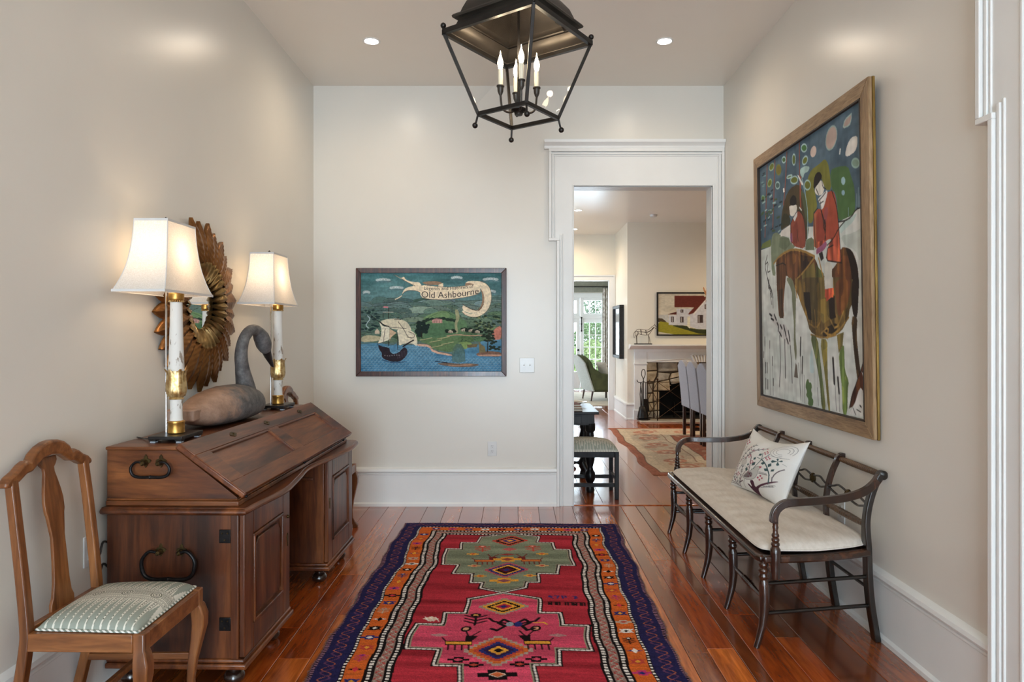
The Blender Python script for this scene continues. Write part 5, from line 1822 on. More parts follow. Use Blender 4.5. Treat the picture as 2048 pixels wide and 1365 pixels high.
# ================================================================== right side: settee, cushion, hunting picture
M_EBON = wood('settee_dark_wood', srgb(26, 15, 11), srgb(48, 27, 18), srgb(82, 46, 28), 'z', 2.5, rough=0.26, coat=0.55, fine=50)
M_EBONY = wood('settee_dark_rail', srgb(26, 15, 11), srgb(52, 29, 19), srgb(90, 52, 31), 'y', 2.5, rough=0.26, coat=0.55, fine=50)
M_ROPE = wood('settee_turned_rail', srgb(52, 34, 20), srgb(84, 57, 34), srgb(112, 80, 48), 'y', 3.0, rough=0.3, coat=0.4)
M_BLACKW = wood('black_lacquer', srgb(14, 12, 11), srgb(24, 19, 16), srgb(40, 30, 24), 'z', 2.5, rough=0.28, coat=0.4)
M_LINEN = paint('oatmeal_linen', srgb(226, 217, 206), srgb(214, 204, 192), rough=0.9, scale=60, stretch=(1, 0.25, 1), bs=0.25, bscale=260, spec=0.15)

SET = thing('settee', 'long dark turned-wood settee with open arms against the right wall', 'settee', (1.06, 2.98, 0))
FY = [0.02 + 0.428 * k for k in range(5)]
BY = [0.085 + 0.388 * k for k in range(5)]
# front legs: rings above a sabre shaft
for k, y in enumerate(FY):
    p, r = [], []
    tab = [(0.395, 0.030, 0.0175), (0.388, 0.030, 0.013), (0.380, 0.030, 0.013), (0.372, 0.030, 0.020), (0.364, 0.030, 0.0215), (0.356, 0.030, 0.017), (0.352, 0.030, 0.0165), (0.345, 0.030, 0.0225), (0.336, 0.030, 0.0225), (0.330, 0.030, 0.017),
           (0.326, 0.030, 0.017), (0.318, 0.030, 0.022), (0.310, 0.030, 0.0215), (0.304, 0.030, 0.0165), (0.298, 0.030, 0.0165), (0.290, 0.031, 0.021), (0.275, 0.032, 0.0225), (0.23, 0.034, 0.0225), (0.17, 0.034, 0.0205), (0.11, 0.028, 0.0178), (0.06, 0.016, 0.0152), (0.02, 0.005, 0.0135), (0.0, -0.001, 0.0130)]
    for (z, x, rr) in tab:
        p.append((x, y, z))
        r.append(rr)
    MB().tube(p, r, 14, up=(0, 1, 0)).build('front_leg', M_EBON, SET, smooth=45)
# rear legs and uprights
UP = [(0.560, 0.0), (0.548, 0.07), (0.534, 0.16), (0.524, 0.26), (0.520, 0.36), (0.518, 0.42), (0.514, 0.48), (0.514, 0.54), (0.524, 0.61), (0.544, 0.68), (0.566, 0.73), (0.580, 0.750)]
for k, y in enumerate(BY):
    top = len(UP) if k in (0, 4) else 6
    pts = catmull([(x, y, z) for x, z in UP[:top]], 3)
    n = len(pts)
    fl = [(0.0135, 0.023 if p.z < 0.45 else 0.023 - 0.006 * min(1, (p.z - 0.45) / 0.1)) for p in pts]
    o = MB().tube(pts, 0.02, up=(0, 1, 0), flat=fl).build('rear_leg', M_BLACKW, SET, bevel=0.005, smooth=50)
    if k in (0, 4):
        MB().lathe([(0.0, -0.016), (0.016, -0.016), (0.021, -0.012), (0.021, 0.012), (0.016, 0.016), (0.0, 0.016)], 18, (0.586, y, 0.745), (0, 1, 0)).build('scroll_end', M_BLACKW, o, smooth=40)
# intermediate back uprights, curling over the top rail
for k in (1, 2, 3):
    y = BY[k]
    pts = [(x - 0.003, y, z) for x, z in UP[5:-1]] + [(0.572, y, 0.752), (0.590, y, 0.766), (0.606, y, 0.758), (0.608, y, 0.742)]
    P = catmull(pts, 4)
    MB().tube(P, 0.02, up=(0, 1, 0), flat=(0.0115, 0.0105)).build('back_upright', M_EBON, SET, bevel=0.004, smooth=50)
# seat frame
MB().tube([(0.022, -0.012, 0.400), (0.010, 0.02, 0.400), (0.010, 1.73, 0.400), (0.022, 1.762, 0.400)], 0.02, up=(0, 0, 1), flat=(0.022, 0.015)).build('front_rail', M_EBONY, SET, bevel=0.010, seg=3)
MB().box(0.505, 0.530, 0.08, 1.645, 0.385, 0.415).build('back_rail', M_EBONY, SET, bevel=0.006)
for (y0, y1) in ((-0.012, 0.080), (1.762, 1.645)):
    P = catmull([(0.015, y0 + 0.0, 0.400), (0.15, y0 + (y1 - y0) * 0.05, 0.400), (0.35, y0 + (y1 - y0) * 0.42, 0.400), (0.525, y1, 0.400)], 6)
    MB().tube(P, 0.02, up=(0, 0, 1), flat=(0.017, 0.016)).build('side_rail', M_EBONY, SET, bevel=0.009, seg=3)
MB().prism([(0.02, 0.0), (0.02, 1.75), (0.30, 1.72), (0.51, 1.64), (0.51, 0.085), (0.30, 0.03)], 0.008, (0, 0, 0.395), (1, 0, 0), (0, 1, 0), (0, 0, 1)).build('cane_seat', M_EBONY, SET)
# top rail and lower back rail: rope turning
def rope(y0, y1, x, z, r, n, name, swell=0.15):
    p, rr = [], []
    m = n * 4
    for i in range(m + 1):
        t = i / m
        p.append((x, y0 + (y1 - y0) * t, z))
        rr.append(r * (1 + swell * math.sin(PI * t)) * (1 + 0.13 * math.cos(2 * PI * t * n)))
    MB().tube(p, rr, 10, up=(0, 0, 1)).build(name, M_ROPE, SET, smooth=70)


for k in range(4):
    rope(BY[k] + 0.008, BY[k + 1] - 0.008, 0.584, 0.746, 0.0125, 24, 'top_rail')
    rope(BY[k] + 0.010, BY[k + 1] - 0.010, 0.514, 0.520, 0.0115, 17, 'lower_back_rail', 0.35)
    # open loops with a gilt rosette in the middle
    ym = (BY[k] + BY[k + 1]) / 2
    hl = (BY[k + 1] - BY[k]) / 2 - 0.010
    m = MB()
    for s in (-1, 1):
        for q in (-1, 1):
            P = catmull([(0.522, ym + s * hl, 0.608 + q * 0.004), (0.524, ym + s * (hl - 0.05), 0.608 + q * 0.016), (0.526, ym + s * (hl - 0.09), 0.610 + q * 0.026), (0.526, ym + s * 0.040, 0.610 + q * 0.020), (0.526, ym + s * 0.012, 0.610 + q * 0.012)], 4)
            m.tube(P, 0.0055, 6)
    rail = m.build('loop_rail', M_BLACKW, SET, smooth=60)
    MB().lathe([(0.0, 0.0), (0.026, 0.0), (0.026, 0.010), (0.020, 0.015), (0.015, 0.012), (0.009, 0.018), (0.0, 0.020)], 16, (0.534, ym, 0.610), (-1, 0, 0)).build('rosette', M_BRASS, rail, smooth=40)
# arms and arm posts
for (y, yb, s) in ((-0.002, BY[0], -1), (1.752, BY[4], 1)):
    pts = [(0.576, yb, 0.742), (0.545, yb + (y - yb) * 0.08, 0.706), (0.49, yb + (y - yb) * 0.25, 0.674), (0.40, yb + (y - yb) * 0.5, 0.654), (0.28, yb + (y - yb) * 0.75, 0.646), (0.17, y, 0.645), (0.115, y, 0.638), (0.082, y, 0.615), (0.068, y, 0.585), (0.066, y, 0.556)]
    P = catmull(pts, 5)
    MB().tube(P, 0.016, up=(0, 1, 0), flat=(0.0165, 0.0135)).build('arm', M_EBON, SET, bevel=0.007, seg=3, smooth=50)
    yp = y - s * -0.006
    prof = [(0.0, 0.318), (0.017, 0.318), (0.0185, 0.326), (0.0195, 0.36), (0.0205, 0.392), (0.022, 0.40), (0.021, 0.412), (0.023, 0.43), (0.022, 0.445), (0.015, 0.458), (0.019, 0.465), (0.018, 0.472), (0.013, 0.477), (0.0175, 0.484), (0.0165, 0.491), (0.0125, 0.496), (0.0165, 0.503), (0.0155, 0.510), (0.0115, 0.516), (0.0105, 0.53), (0.0135, 0.542), (0.011, 0.548), (0.013, 0.560)]
    MB().lathe(prof, 16, (0.066, yp + s * 0.014, 0)).build('arm_post', M_EBON, SET, smooth=45)
# stretchers
for k in range(4):
    y0, y1 = FY[k] + 0.018, FY[k + 1] - 0.018
    p, rr = [], []
    for i in range(49):
        t = i / 48
        p.append((0.034, y0 + (y1 - y0) * t, 0.212))
        a = 0.006 + 0.007 * math.sin(PI * t) ** 0.6
        if 0.36 < t < 0.64:
            a += 0.003 * math.cos(2 * PI * (t - 0.5) * 16)
        rr.append(a)
    MB().tube(p, rr, 10, up=(0, 0, 1)).build('front_stretcher', M_EBON, SET, smooth=60)
    MB().tube([(0.528, BY[k], 0.235), (0.528, BY[k + 1], 0.235)], 0.008, 8).build('rear_stretcher', M_BLACKW, SET, smooth=60)
for k in range(5):
    for zz in ((0.280, 0.150) if k in (0, 4) else (0.270,)):
        MB().tube([(0.034, FY[k], zz), (0.535, BY[k], zz + 0.010)], 0.0092, 8).build('side_stretcher', M_BLACKW, SET, smooth=60)

# seat cushion on the settee
n, mrows = 90, 40
u = np.linspace(-1, 1, n)[None, :]
v = np.linspace(-1, 1, mrows)[:, None]
SC_ = thing('seat_cushion', 'long oatmeal linen seat cushion lying on the settee', 'cushion', (1.06 + 0.284, 2.98 + 0.875, 0.4165))


def cush_shell(zs):
    hw = 0.868 - 0.092 * np.clip((v + 0.2) / 1.2, 0, 1) ** 1.4 + 0 * u
    corner = (1 - 0.030 * np.abs(u) ** 8 * np.abs(v) ** 8)
    X = v * 0.270 * (1 - 0.06 * np.abs(u) ** 24) + 0 * u
    Y = u * hw * corner
    prof = ((1 - np.abs(u) ** 16) * (1 - np.abs(v) ** 7)) ** 0.5
    crease = 0.0025 * np.sin(Y * 46 + 3 * v) * np.exp(-((v + 0.75) / 0.3) ** 2) + 0.002 * np.sin(Y * 19 + X * 30)
    Z = 0.014 + zs * ((0.036 if zs > 0 else 0.013) * prof + np.where(zs > 0, 0.010 * (1 - v ** 2) * (1 - u ** 8) + crease * prof, 0))
    return np.stack([X, Y, Z], -1)


s0 = Sheet(n, mrows, 1, 1, (224, 216, 206))
for zs in (1, -1):
    o = sheet_obj('cushion_top' if zs > 0 else 'cushion_underside', cush_shell(zs), s0, M_LINEN, SC_)
pt = cush_shell(1)
edge = [tuple(pt[0, k]) for k in range(n)] + [tuple(pt[k, -1]) for k in range(1, mrows)] + [tuple(pt[-1, k]) for k in range(n - 2, -1, -1)] + [tuple(pt[k, 0]) for k in range(mrows - 2, 0, -1)]
MB().tube(edge, 0.0035, 6, up=(0, 0, 1), closed=True).build('piping', M_LINEN, SC_, smooth=70)

# ------------------------------------------------------------------ printed throw pillow
M_PILL = vcol('printed_cotton', rough=0.85, spec=0.15, bs=0.15, bscale=400)
pn, pm_ = 240, 170
ps = Sheet(pn, pm_, 1000, 1000, (228, 226, 221), 9)
ps.smooth = 1
ps.ops(PILLOW_OPS)
PW_, PH_ = 0.585, 0.375
u = np.linspace(-1, 1, pn)[None, :]
v = np.linspace(-1, 1, pm_)[:, None]


def pillow_side(sgn):
    pin_u = 1 - 0.085 * (1 - v ** 2) ** 1.0
    pin_v = 1 - 0.10 * (1 - u ** 2)
    A_ = u * PW_ / 2 * (pin_u + 0 * u)
    B_ = -v * PH_ / 2 * (pin_v + 0 * v) - 0.030 * (1 - (u + 0.1) ** 2) * np.clip(-v, 0, 1) ** 2
    th = ((1 - np.abs(u) ** 2.6) * (1 - np.abs(v) ** 2.6)) ** 0.62 * 0.075
    th = th * (1 + 0.06 * np.sin(9 * u + 5 * v) * (np.abs(v) > 0.3))
    return np.stack([sgn * -th, -A_, B_], -1)


PIL = thing('throw_pillow', 'white lumbar pillow printed with a bird, branches and berries on the settee', 'pillow', (1.06 + 0.350, 2.98 + 0.845, 0.640), (0, math.radians(24), math.radians(9)))
sheet_obj('pillow_front', pillow_side(1), ps, M_PILL, PIL)
pb = Sheet(pn, pm_, 1, 1, (226, 223, 217))
sheet_obj('pillow_back', pillow_side(-1), pb, M_PILL, PIL)

# ------------------------------------------------------------------ hunting picture
M_OIL = vcol('oil_paint', rough=0.65, spec=0.15, bs=0.25, bscale=120)
M_FRAME = wood('limed_frame', srgb(128, 100, 70), srgb(158, 128, 92), srgb(180, 150, 114), 'y', 4.0, rough=0.5, coat=0.0, fine=140)
M_FRAMEZ = wood('limed_frame_upright', srgb(128, 100, 70), srgb(158, 128, 92), srgb(180, 150, 114), 'z', 4.0, rough=0.5, coat=0.0, fine=140)
M_GOLDEDGE = paint('gilt_edge', srgb(168, 138, 74), srgb(112, 86, 42), rough=0.4, metal=0.7, scale=30, stretch=(1, 1, 0.1))
M_DARKEDGE = paint('dark_edge', srgb(40, 30, 22), srgb(60, 44, 30), rough=0.6)
YA, YZ, ZA, ZB = 3.103, 4.600, 0.895, 2.552
HUNT = thing('hunting_painting', 'large framed painting of two red-coated riders on horseback on the right wall', 'painting', (1.655, (YA + YZ) / 2, ZA), (0, math.radians(-0.9), 0))
hy, H = (YZ - YA) / 2, ZB - ZA
fw = 0.078
for s in (-1, 1):
    MB().prism([(s * hy, 0), (s * hy, H), (s * (hy - fw), H - fw), (s * (hy - fw), fw)], 0.020, (-0.028, 0, 0), (0, 1, 0), (0, 0, 1), (1, 0, 0)).build('frame_stile', M_FRAMEZ, HUNT, bevel=0.004)
    MB().box(-0.008, 0.004, s * (hy - 0.004) - 0.006, s * (hy - 0.004) + 0.006, 0.0, H).build('gilt_edge', M_GOLDEDGE, HUNT, bevel=0.002)
for zz, q in ((0, 1), (H, -1)):
    MB().prism([(-hy, zz), (hy, zz), (hy - fw, zz + q * fw), (-hy + fw, zz + q * fw)], 0.020, (-0.028, 0, 0), (0, 1, 0), (0, 0, 1), (1, 0, 0)).build('frame_rail', M_FRAME, HUNT, bevel=0.004)
    MB().box(-0.008, 0.004, -hy, hy, zz + q * 0.004 - 0.006, zz + q * 0.004 + 0.006).build('gilt_edge', M_GOLDEDGE, HUNT, bevel=0.002)
ib = MB()
e = fw - 0.004
ib.box(-0.030, -0.012, -hy + e, -hy + e + 0.008, e, H - e).box(-0.030, -0.012, hy - e - 0.008, hy - e, e, H - e)
ib.box(-0.030, -0.012, -hy + e, hy - e, e, e + 0.008).box(-0.030, -0.012, -hy + e, hy - e, H - e - 0.008, H - e)
ib.build('sight_edge', M_DARKEDGE, HUNT)
hs = Sheet(340, 500, 1000, 1000, (74, 102, 122), 21)
hs.a += ((hs.field(6, 8) - 0.5) * 26 + (hs.field(40, 60) - 0.5) * 12)[..., None]
hs.smooth = 1
hs.ops(HUNT_OPS)
# broken brushwork inside the horse and on the snow
brown = (hs.a[..., 0] > hs.a[..., 2] + 26) & (hs.a.mean(-1) < 112) & (hs.jy > 400)
hs.a = np.where(brown[..., None], hs.a * (0.72 + 0.62 * hs.field(70, 12))[..., None] + (np.array([30, 20, 0]) * (hs.field(46, 16) > 0.72)[..., None]), hs.a)
snow = hs.a.min(-1) > 180
hs.a = np.where(snow[..., None], hs.a + ((hs.field(14, 12) - 0.5) * 26)[..., None] * np.array([1.0, 0.7, 0.75]), hs.a)
_g = hs.a.mean(-1, keepdims=True)
hs.a = _g + (hs.a - _g) * 0.78 + 5
hs.a *= (1 + 0.10 * (hs.field(70, 18) - 0.5) + 0.10 * (hs.field(24, 60) - 0.5))[..., None]
sheet_obj('canvas', flat_grid(340, 500, (-0.014, hy - fw, H - fw), (0, -2 * (hy - fw), 0), (0, 0, -(H - 2 * fw))), hs, M_OIL, HUNT)
MB().box(-0.010, 0.0, -hy + 0.02, hy - 0.02, 0.02, H - 0.02).build('backing', M_DARKEDGE, HUNT)

# ------------------------------------------------------------------ wall outlets and switches
def plate(name, label, cat, o, ex, en, w, h, kind, mat):
    o, ex, en, ez = Vector(o), Vector(ex), Vector(en), Vector((0, 0, 1))
    t = thing(name, label, cat, o)
    z = Vector((0, 0, 0))
    MB().obox(-ex * w / 2 - ez * h / 2, ex * w, ez * h, en * 0.006).build('cover_plate', mat, t, bevel=0.002)
    if kind == 'outlet':
        for s in (-1, 1):
            c = ez * s * 0.020
            ob = MB().obox(c - ex * 0.016 - ez * 0.013 + en * 0.006, ex * 0.032, ez * 0.026, en * 0.002).build('receptacle', M_CREAMPLATE, t, bevel=0.002)
            sl = MB()
            for q in (-1, 1):
                sl.obox(c + ex * (q * 0.006 - 0.001) + ez * -0.001 + en * 0.008, ex * 0.002, ez * 0.009, en * 0.0006)
            sl.obox(c + ex * -0.002 - ez * 0.010 + en * 0.008, ex * 0.004, ez * 0.004, en * 0.0006)
            sl.build('slot', M_DARKHOLE, ob)
    else:
        for s in (-1, 1):
            ob = MB().obox(ex * (s * 0.024 - 0.006) - ez * 0.012 + en * 0.006, ex * 0.012, ez * 0.024, en * 0.001).build('switch_slot', M_CREAMPLATE, t)
            MB().obox(ex * (s * 0.024 - 0.004) - ez * 0.004 + en * 0.006, ex * 0.008, ez * 0.010, en * 0.010 + ez * 0.006).build('toggle', M_CREAMPLATE, ob, bevel=0.001)
    return t


M_ACRYL = paint('glossy_acrylic', srgb(206, 203, 196), rough=0.28, spec=0.5, coat=0.25, coatr=0.05)
plate('wall_outlet', 'white electrical outlet low on the back wall beside the doorway', 'outlet', (-0.186, YB, 0.456), (1, 0, 0), (0, -1, 0), 0.072, 0.116, 'outlet', M_CREAMPLATE)
plate('light_switch', 'shiny double light switch on the back wall beside the map painting', 'switch', (0.092, YB, 1.124), (1, 0, 0), (0, -1, 0), 0.118, 0.118, 'switch', M_ACRYL)
plate('wall_outlet', 'white electrical outlet on the right wall behind the settee', 'outlet', (XR, 3.48, 0.475), (0, -1, 0), (-1, 0, 0), 0.072, 0.116, 'outlet', M_CREAMPLATE)
plate('wall_outlet', 'white outlet on the left wall between the near chair and the desk', 'outlet', (XL, 2.585, 0.56), (0, 1, 0), (1, 0, 0), 0.072, 0.116, 'outlet', M_CREAMPLATE)
for k, zz in enumerate((0.545, 0.510)):
    cd = MB().tube(catmull([(XL + 0.008, 2.585, zz), (XL + 0.03, 2.60, zz - 0.01 - 0.03 * k), (XL + 0.022, 2.64, zz + 0.03 - 0.05 * k), (XL + 0.012, 2.72, zz - 0.06 * k), (XL + 0.008, 2.80, zz + 0.02)], 5), 0.0045, 6).build('plug_cord', M_SLATE, None, smooth=60)
    tag(cd, ('upper', 'lower')[k] + ' black plug cord at the wall outlet behind the desk', 'cord')


# ================================================================== middle: map picture, rug, lantern, downlights
# ------------------------------------------------------------------ picture of the old harbour and hills
M_BURL = wood('burl_frame', srgb(40, 20, 16), srgb(72, 36, 28), srgb(104, 62, 46), 'z', 10.0, rough=0.5, coat=0.1, fine=160)
M_BURLX = wood('burl_frame_rail', srgb(40, 20, 16), srgb(72, 36, 28), srgb(104, 62, 46), 'z', 10.0, rough=0.35, coat=0.4, fine=160)
PX0, PX1, PZ0, PZ1 = -1.272, -0.072, 1.036, 1.900
MAP = thing('map_painting', 'framed painting of a sailing ship, green hills and a lettered ribbon on the back wall', 'painting', ((PX0 + PX1) / 2, YB, PZ0))
hw, hh, fw = (PX1 - PX0) / 2, PZ1 - PZ0, 0.040
for s in (-1, 1):
    MB().prism([(s * hw, 0), (s * hw, hh), (s * (hw - fw), hh - fw), (s * (hw - fw), fw)], 0.022, (0, -0.026, 0)).build('frame_stile', M_BURL, MAP, bevel=0.003)
for zz, q in ((0, 1), (hh, -1)):
    MB().prism([(-hw, zz), (hw, zz), (hw - fw, zz + q * fw), (-hw + fw, zz + q * fw)], 0.022, (0, -0.026, 0)).build('frame_rail', M_BURLX, MAP, bevel=0.003)
MB().box(-hw + 0.01, hw - 0.01, -0.012, -0.002, 0.01, hh - 0.01).build('backing', M_DARKEDGE, MAP)

GW, GH = 430, 303
UW, UH = 1306, 921
s = Sheet(GW, GH, UW, UH, (70, 122, 126), 33)
yy = s.jy
s.smooth = 1
# sky: teal, paler streaks
t = np.clip(yy / 260, 0, 1)[..., None]
s.a = np.array([66, 118, 122]) * (1 - t) + np.array([82, 120, 122]) * t + ((s.field(5, 22) - 0.5) * 34 + (s.field(14, 60) - 0.5) * 16)[..., None] * np.array([0.8, 1.0, 1.0])
for (cx, cy, w) in ((205, 66, 90), (330, 140, 85), (890, 45, 70), (1205, 60, 95), (50, 182, 45), (1215, 175, 50)):
    for k in range(5):
        s.oval((186, 196, 196), cx + (k - 2) * w * 0.28, cy - 8 * math.cos((k - 2) * 0.7), w * 0.22, 13, 0.75)
    s.poly((96, 128, 134), [(cx - w, cy + 14), (cx + w, cy + 10), (cx + w * 0.8, cy + 22), (cx - w * 0.9, cy + 20)], op=0.8)
    s.line((52, 76, 84), 3, [(cx - w, cy + 14), (cx, cy + 18), (cx + w * 0.9, cy + 10)], 0.6)
# far hills, back to front
rng = np.random.default_rng(4)
s.poly((84, 108, 102), [(0, 280), (200, 240), (420, 262), (700, 235), (1000, 262), (1306, 235), (1306, 700), (0, 700)])
for k in range(120):
    y = 250 + 380 * (k / 120) ** 1.05
    cx, w, h = rng.uniform(-60, 1360), rng.uniform(60, 170), rng.uniform(16, 42)
    g = (k / 120)
    base = np.array([88, 116, 112]) * (1 - g) + np.array([88, 116, 78]) * g + rng.normal(0, 13) + rng.normal(0, 4, 3) * np.array([1.0, 0.5, 1.0])
    if cx < 460:
        base = base * 0.6 + np.array([62, 92, 98]) * 0.4
    th = np.linspace(PI, 2 * PI, 14)
    px, py = cx + w * np.cos(th), y + h * np.sin(th)
    s.poly(tuple(base), list(zip(px, py)) + [(cx + w, y + 26), (cx - w, y + 26)])
    s.line((42, 58, 54), 3.0, list(zip(px, py)), 0.65)
    s.line(tuple(base + 26), 3.0, list(zip(px, py + 6)), 0.5)
    if rng.random() < 0.5:
        s.line((140, 136, 96), 3, [(cx - w * 0.7, y + 6), (cx, y + rng.uniform(-6, 10)), (cx + w * 0.7, y + 8)], 0.5)
for k in range(420):
    x, y = rng.uniform(0, 1306), rng.uniform(290, 640)
    s.oval((38, 58, 48) if rng.random() < 0.7 else (128, 150, 100), x, y, rng.uniform(3, 9), rng.uniform(2, 5), 0.7, 8)
# home valley
s.poly((88, 124, 84), [(540, 480), (680, 380), (800, 350), (900, 400), (1000, 470), (940, 600), (760, 640), (600, 640), (545, 560)])
s.poly((108, 142, 92), [(560, 430), (650, 380), (780, 345), (840, 400), (760, 450), (650, 460)])
s.poly((78, 116, 80), [(560, 500), (720, 470), (880, 470), (870, 570), (760, 625), (600, 625)])
s.line((48, 70, 48), 4, [(560, 470), (650, 400), (780, 352), (860, 400)], 0.7)
for k in range(9):
    s.oval((36, 54, 44), 590 + k * 36 + rng.uniform(-6, 6), 448 - 22 * math.sin(k / 8 * PI) + rng.uniform(-4, 4), 24, 15, 0.95)
s.poly((206, 152, 140), [(660, 440), (700, 428), (752, 432), (756, 468), (662, 468)])
s.poly((170, 120, 112), [(656, 440), (700, 424), (756, 434), (756, 440)])
for k in range(6):
    s.line((90, 60, 60), 4, [(670 + k * 15, 446), (670 + k * 15, 466)])
for (cx, cy, r) in ((560, 490, 48), (530, 540, 36), (590, 530, 40), (555, 560, 40), (610, 500, 30)):
    for q in range(8):
        s.oval((30, 46, 42), cx + rng.uniform(-r, r) * 0.6, cy + rng.uniform(-r, r) * 0.6, r * 0.5, r * 0.42)
s.line((40, 38, 32), 8, [(560, 550), (565, 605)])
s.poly((150, 150, 110), [(870, 340), (905, 345), (920, 420), (890, 480), (905, 560), (880, 570), (868, 480), (885, 420)])
for (x, y, w) in ((830, 560, 40), (960, 545, 60), (1030, 550, 60), (1080, 560, 40)):
    for q in range(7):
        s.oval((34, 46, 38), x + rng.uniform(-w, w), y - 12 + rng.uniform(-14, 6), 20, 12)
    s.poly((188, 176, 150), [(x - w * 0.5, y), (x - w * 0.5, y - 16), (x, y - 26), (x + w * 0.6, y - 16), (x + w * 0.6, y + 2)])
    for q in range(4):
        s.line((70, 50, 44), 4, [(x - w * 0.4 + q * w * 0.25, y - 12), (x - w * 0.4 + q * w * 0.25, y)])
s.line((178, 140, 110), 9, [(800, 590), (900, 575), (1000, 588), (1130, 582)])
for k in range(26):
    x, y = rng.uniform(1060, 1290), rng.uniform(400, 520)
    s.oval((40, 58, 44), x, y, rng.uniform(10, 24), rng.uniform(7, 14))
    s.oval((126, 140, 86), x + 6, y + 12, 14, 5, 0.7)
s.poly((196, 118, 98), [(1220, 560), (1250, 515), (1306, 490), (1306, 610), (1260, 640), (1215, 610)])
for k in range(7):
    s.line((150, 84, 70), 4, [(1225 + k * 12, 540), (1232 + k * 12, 610)], 0.7)
# left valley with a stream and a cottage
s.line((168, 190, 196), 7, [(60, 400), (88, 430), (60, 460), (42, 490), (70, 515)])
for k in range(20):
    s.oval((34, 56, 56), rng.uniform(0, 160), rng.uniform(350, 560), rng.uniform(12, 28), rng.uniform(6, 12))
s.poly((196, 176, 150), [(128, 545), (150, 520), (172, 545), (172, 570), (128, 570)])
s.poly((176, 166, 130), [(0, 600), (60, 580), (160, 590), (220, 610), (140, 640), (0, 650)])
s.poly((206, 120, 130), [(200, 318), (215, 310), (255, 314), (250, 326), (212, 324)])
# sea
coast = [(0, 668), (150, 655), (330, 680), (520, 672), (640, 680), (672, 735), (850, 770), (900, 700), (1000, 690), (1070, 690), (1120, 640), (1306, 620), (1306, 921), (0, 921)]
s.poly((64, 120, 160), coast)
inside = s.jy > np.interp(s.jx, [p[0] for p in coast[:12]], [p[1] for p in coast[:12]])
grad = np.clip((s.jy - 660) / 260, 0, 1)[..., None]
s.a = np.where(inside[..., None], np.array([74, 128, 158]) * (1 - grad) + np.array([62, 124, 166]) * grad + ((s.field(8, 30) - 0.5) * 22)[..., None], s.a)
for r in range(13):
    for c in range(40):
        x, y = c * 34 + (r % 2) * 17, 690 + r * 19
        lim = np.interp(x, [p[0] for p in coast[:12]], [p[1] for p in coast[:12]])
        if y > lim + 14 and (x < 680 or y > 800):
            s.line((150, 192, 206), 3.2, [(x, y), (x + 9, y + 6), (x + 20, y + 5), (x + 28, y - 4)], 0.8)
            s.line((34, 78, 112), 2.6, [(x + 2, y + 6), (x + 12, y + 11), (x + 26, y + 6)], 0.6)
s.poly((92, 122, 78), [(530, 640), (700, 600), (900, 590), (910, 650), (880, 700), (850, 745), (680, 720), (640, 670)])
s.poly((206, 160, 134), [(520, 662), (640, 668), (676, 728), (850, 762), (850, 780), (668, 748), (630, 690), (520, 684)])
s.line((70, 60, 50), 3, [(520, 662), (640, 668), (676, 728), (850, 762)], 0.8)
for (x, y) in ((600, 620), (690, 640), (760, 610), (800, 660), (700, 690)):
    s.line((176, 170, 120), 8, [(x - 50, y + 8), (x, y), (x + 60, y - 14)], 0.8)
    s.line((60, 66, 50), 3, [(x - 50, y + 14), (x, y + 6), (x + 60, y - 8)], 0.7)
s.poly((122, 150, 84), [(905, 650), (1000, 640), (1070, 690), (1000, 690), (970, 720), (910, 680)])
s.poly((110, 96, 66), [(985, 672), (1080, 662), (1075, 695), (990, 700)])
# islets: weeping willow, rocks, tree
s.poly((112, 92, 78), [(690, 848), (800, 838), (900, 850), (1010, 845), (1110, 858), (1050, 878), (900, 882), (800, 872)])
s.poly((178, 130, 100), [(800, 858), (900, 862), (1000, 850), (1060, 862), (960, 872), (820, 872)], op=0.8)
for k in range(22):
    x = 850 + k * 5.6
    s.line((58, 88, 78) if k % 2 else (96, 122, 100), 4, [(905 + (x - 905) * 0.35, 665), (x - 4, 720), (x, 840 - abs(x - 905) * 0.25)], 0.9)
s.line((34, 44, 60), 8, [(690, 826), (740, 834), (800, 840)])
s.poly((120, 88, 72), [(1065, 758), (1110, 740), (1200, 730), (1306, 742), (1306, 785), (1180, 782), (1090, 780)])
s.poly((190, 142, 118), [(1080, 768), (1180, 762), (1306, 764), (1306, 776), (1100, 778)])
s.poly((120, 110, 74), [(1095, 640), (1120, 670), (1150, 690), (1160, 742), (1100, 745)])
s.line((44, 36, 30), 8, [(1175, 740), (1180, 640), (1190, 560)])
for (cx, cy) in ((1160, 540), (1200, 560), (1150, 590), (1220, 600), (1180, 620), (1230, 650), (1260, 700), (1210, 700)):
    for q in range(6):
        s.oval((38, 50, 40), cx + rng.uniform(-30, 30), cy + rng.uniform(-18, 18), 15, 9)
# ship
s.line((36, 30, 28), 5, [(255, 330), (255, 680)])
s.line((36, 30, 28), 5, [(340, 420), (340, 720)])
s.line((36, 30, 28), 4, [(205, 370), (205, 420)])
s.line((36, 30, 28), 4, [(90, 395), (165, 455)])
s.line((200, 190, 170), 4, [(205, 366), (300, 366)])
s.poly((206, 196, 166), [(170, 455), (230, 432), (330, 424), (420, 450), (458, 500), (470, 545), (380, 535), (270, 520)])
s.poly((214, 206, 180), [(165, 450), (205, 500), (265, 505), (262, 560), (265, 625), (220, 640), (150, 668), (185, 600), (190, 520)])
s.poly((196, 164, 130), [(265, 520), (330, 560), (280, 600), (265, 640)])
s.poly((210, 200, 172), [(330, 520), (430, 520), (500, 560), (525, 630), (520, 690), (480, 660), (400, 660), (352, 684), (350, 620)])
s.line((34, 26, 26), 9, [(170, 455), (215, 490), (258, 500)])
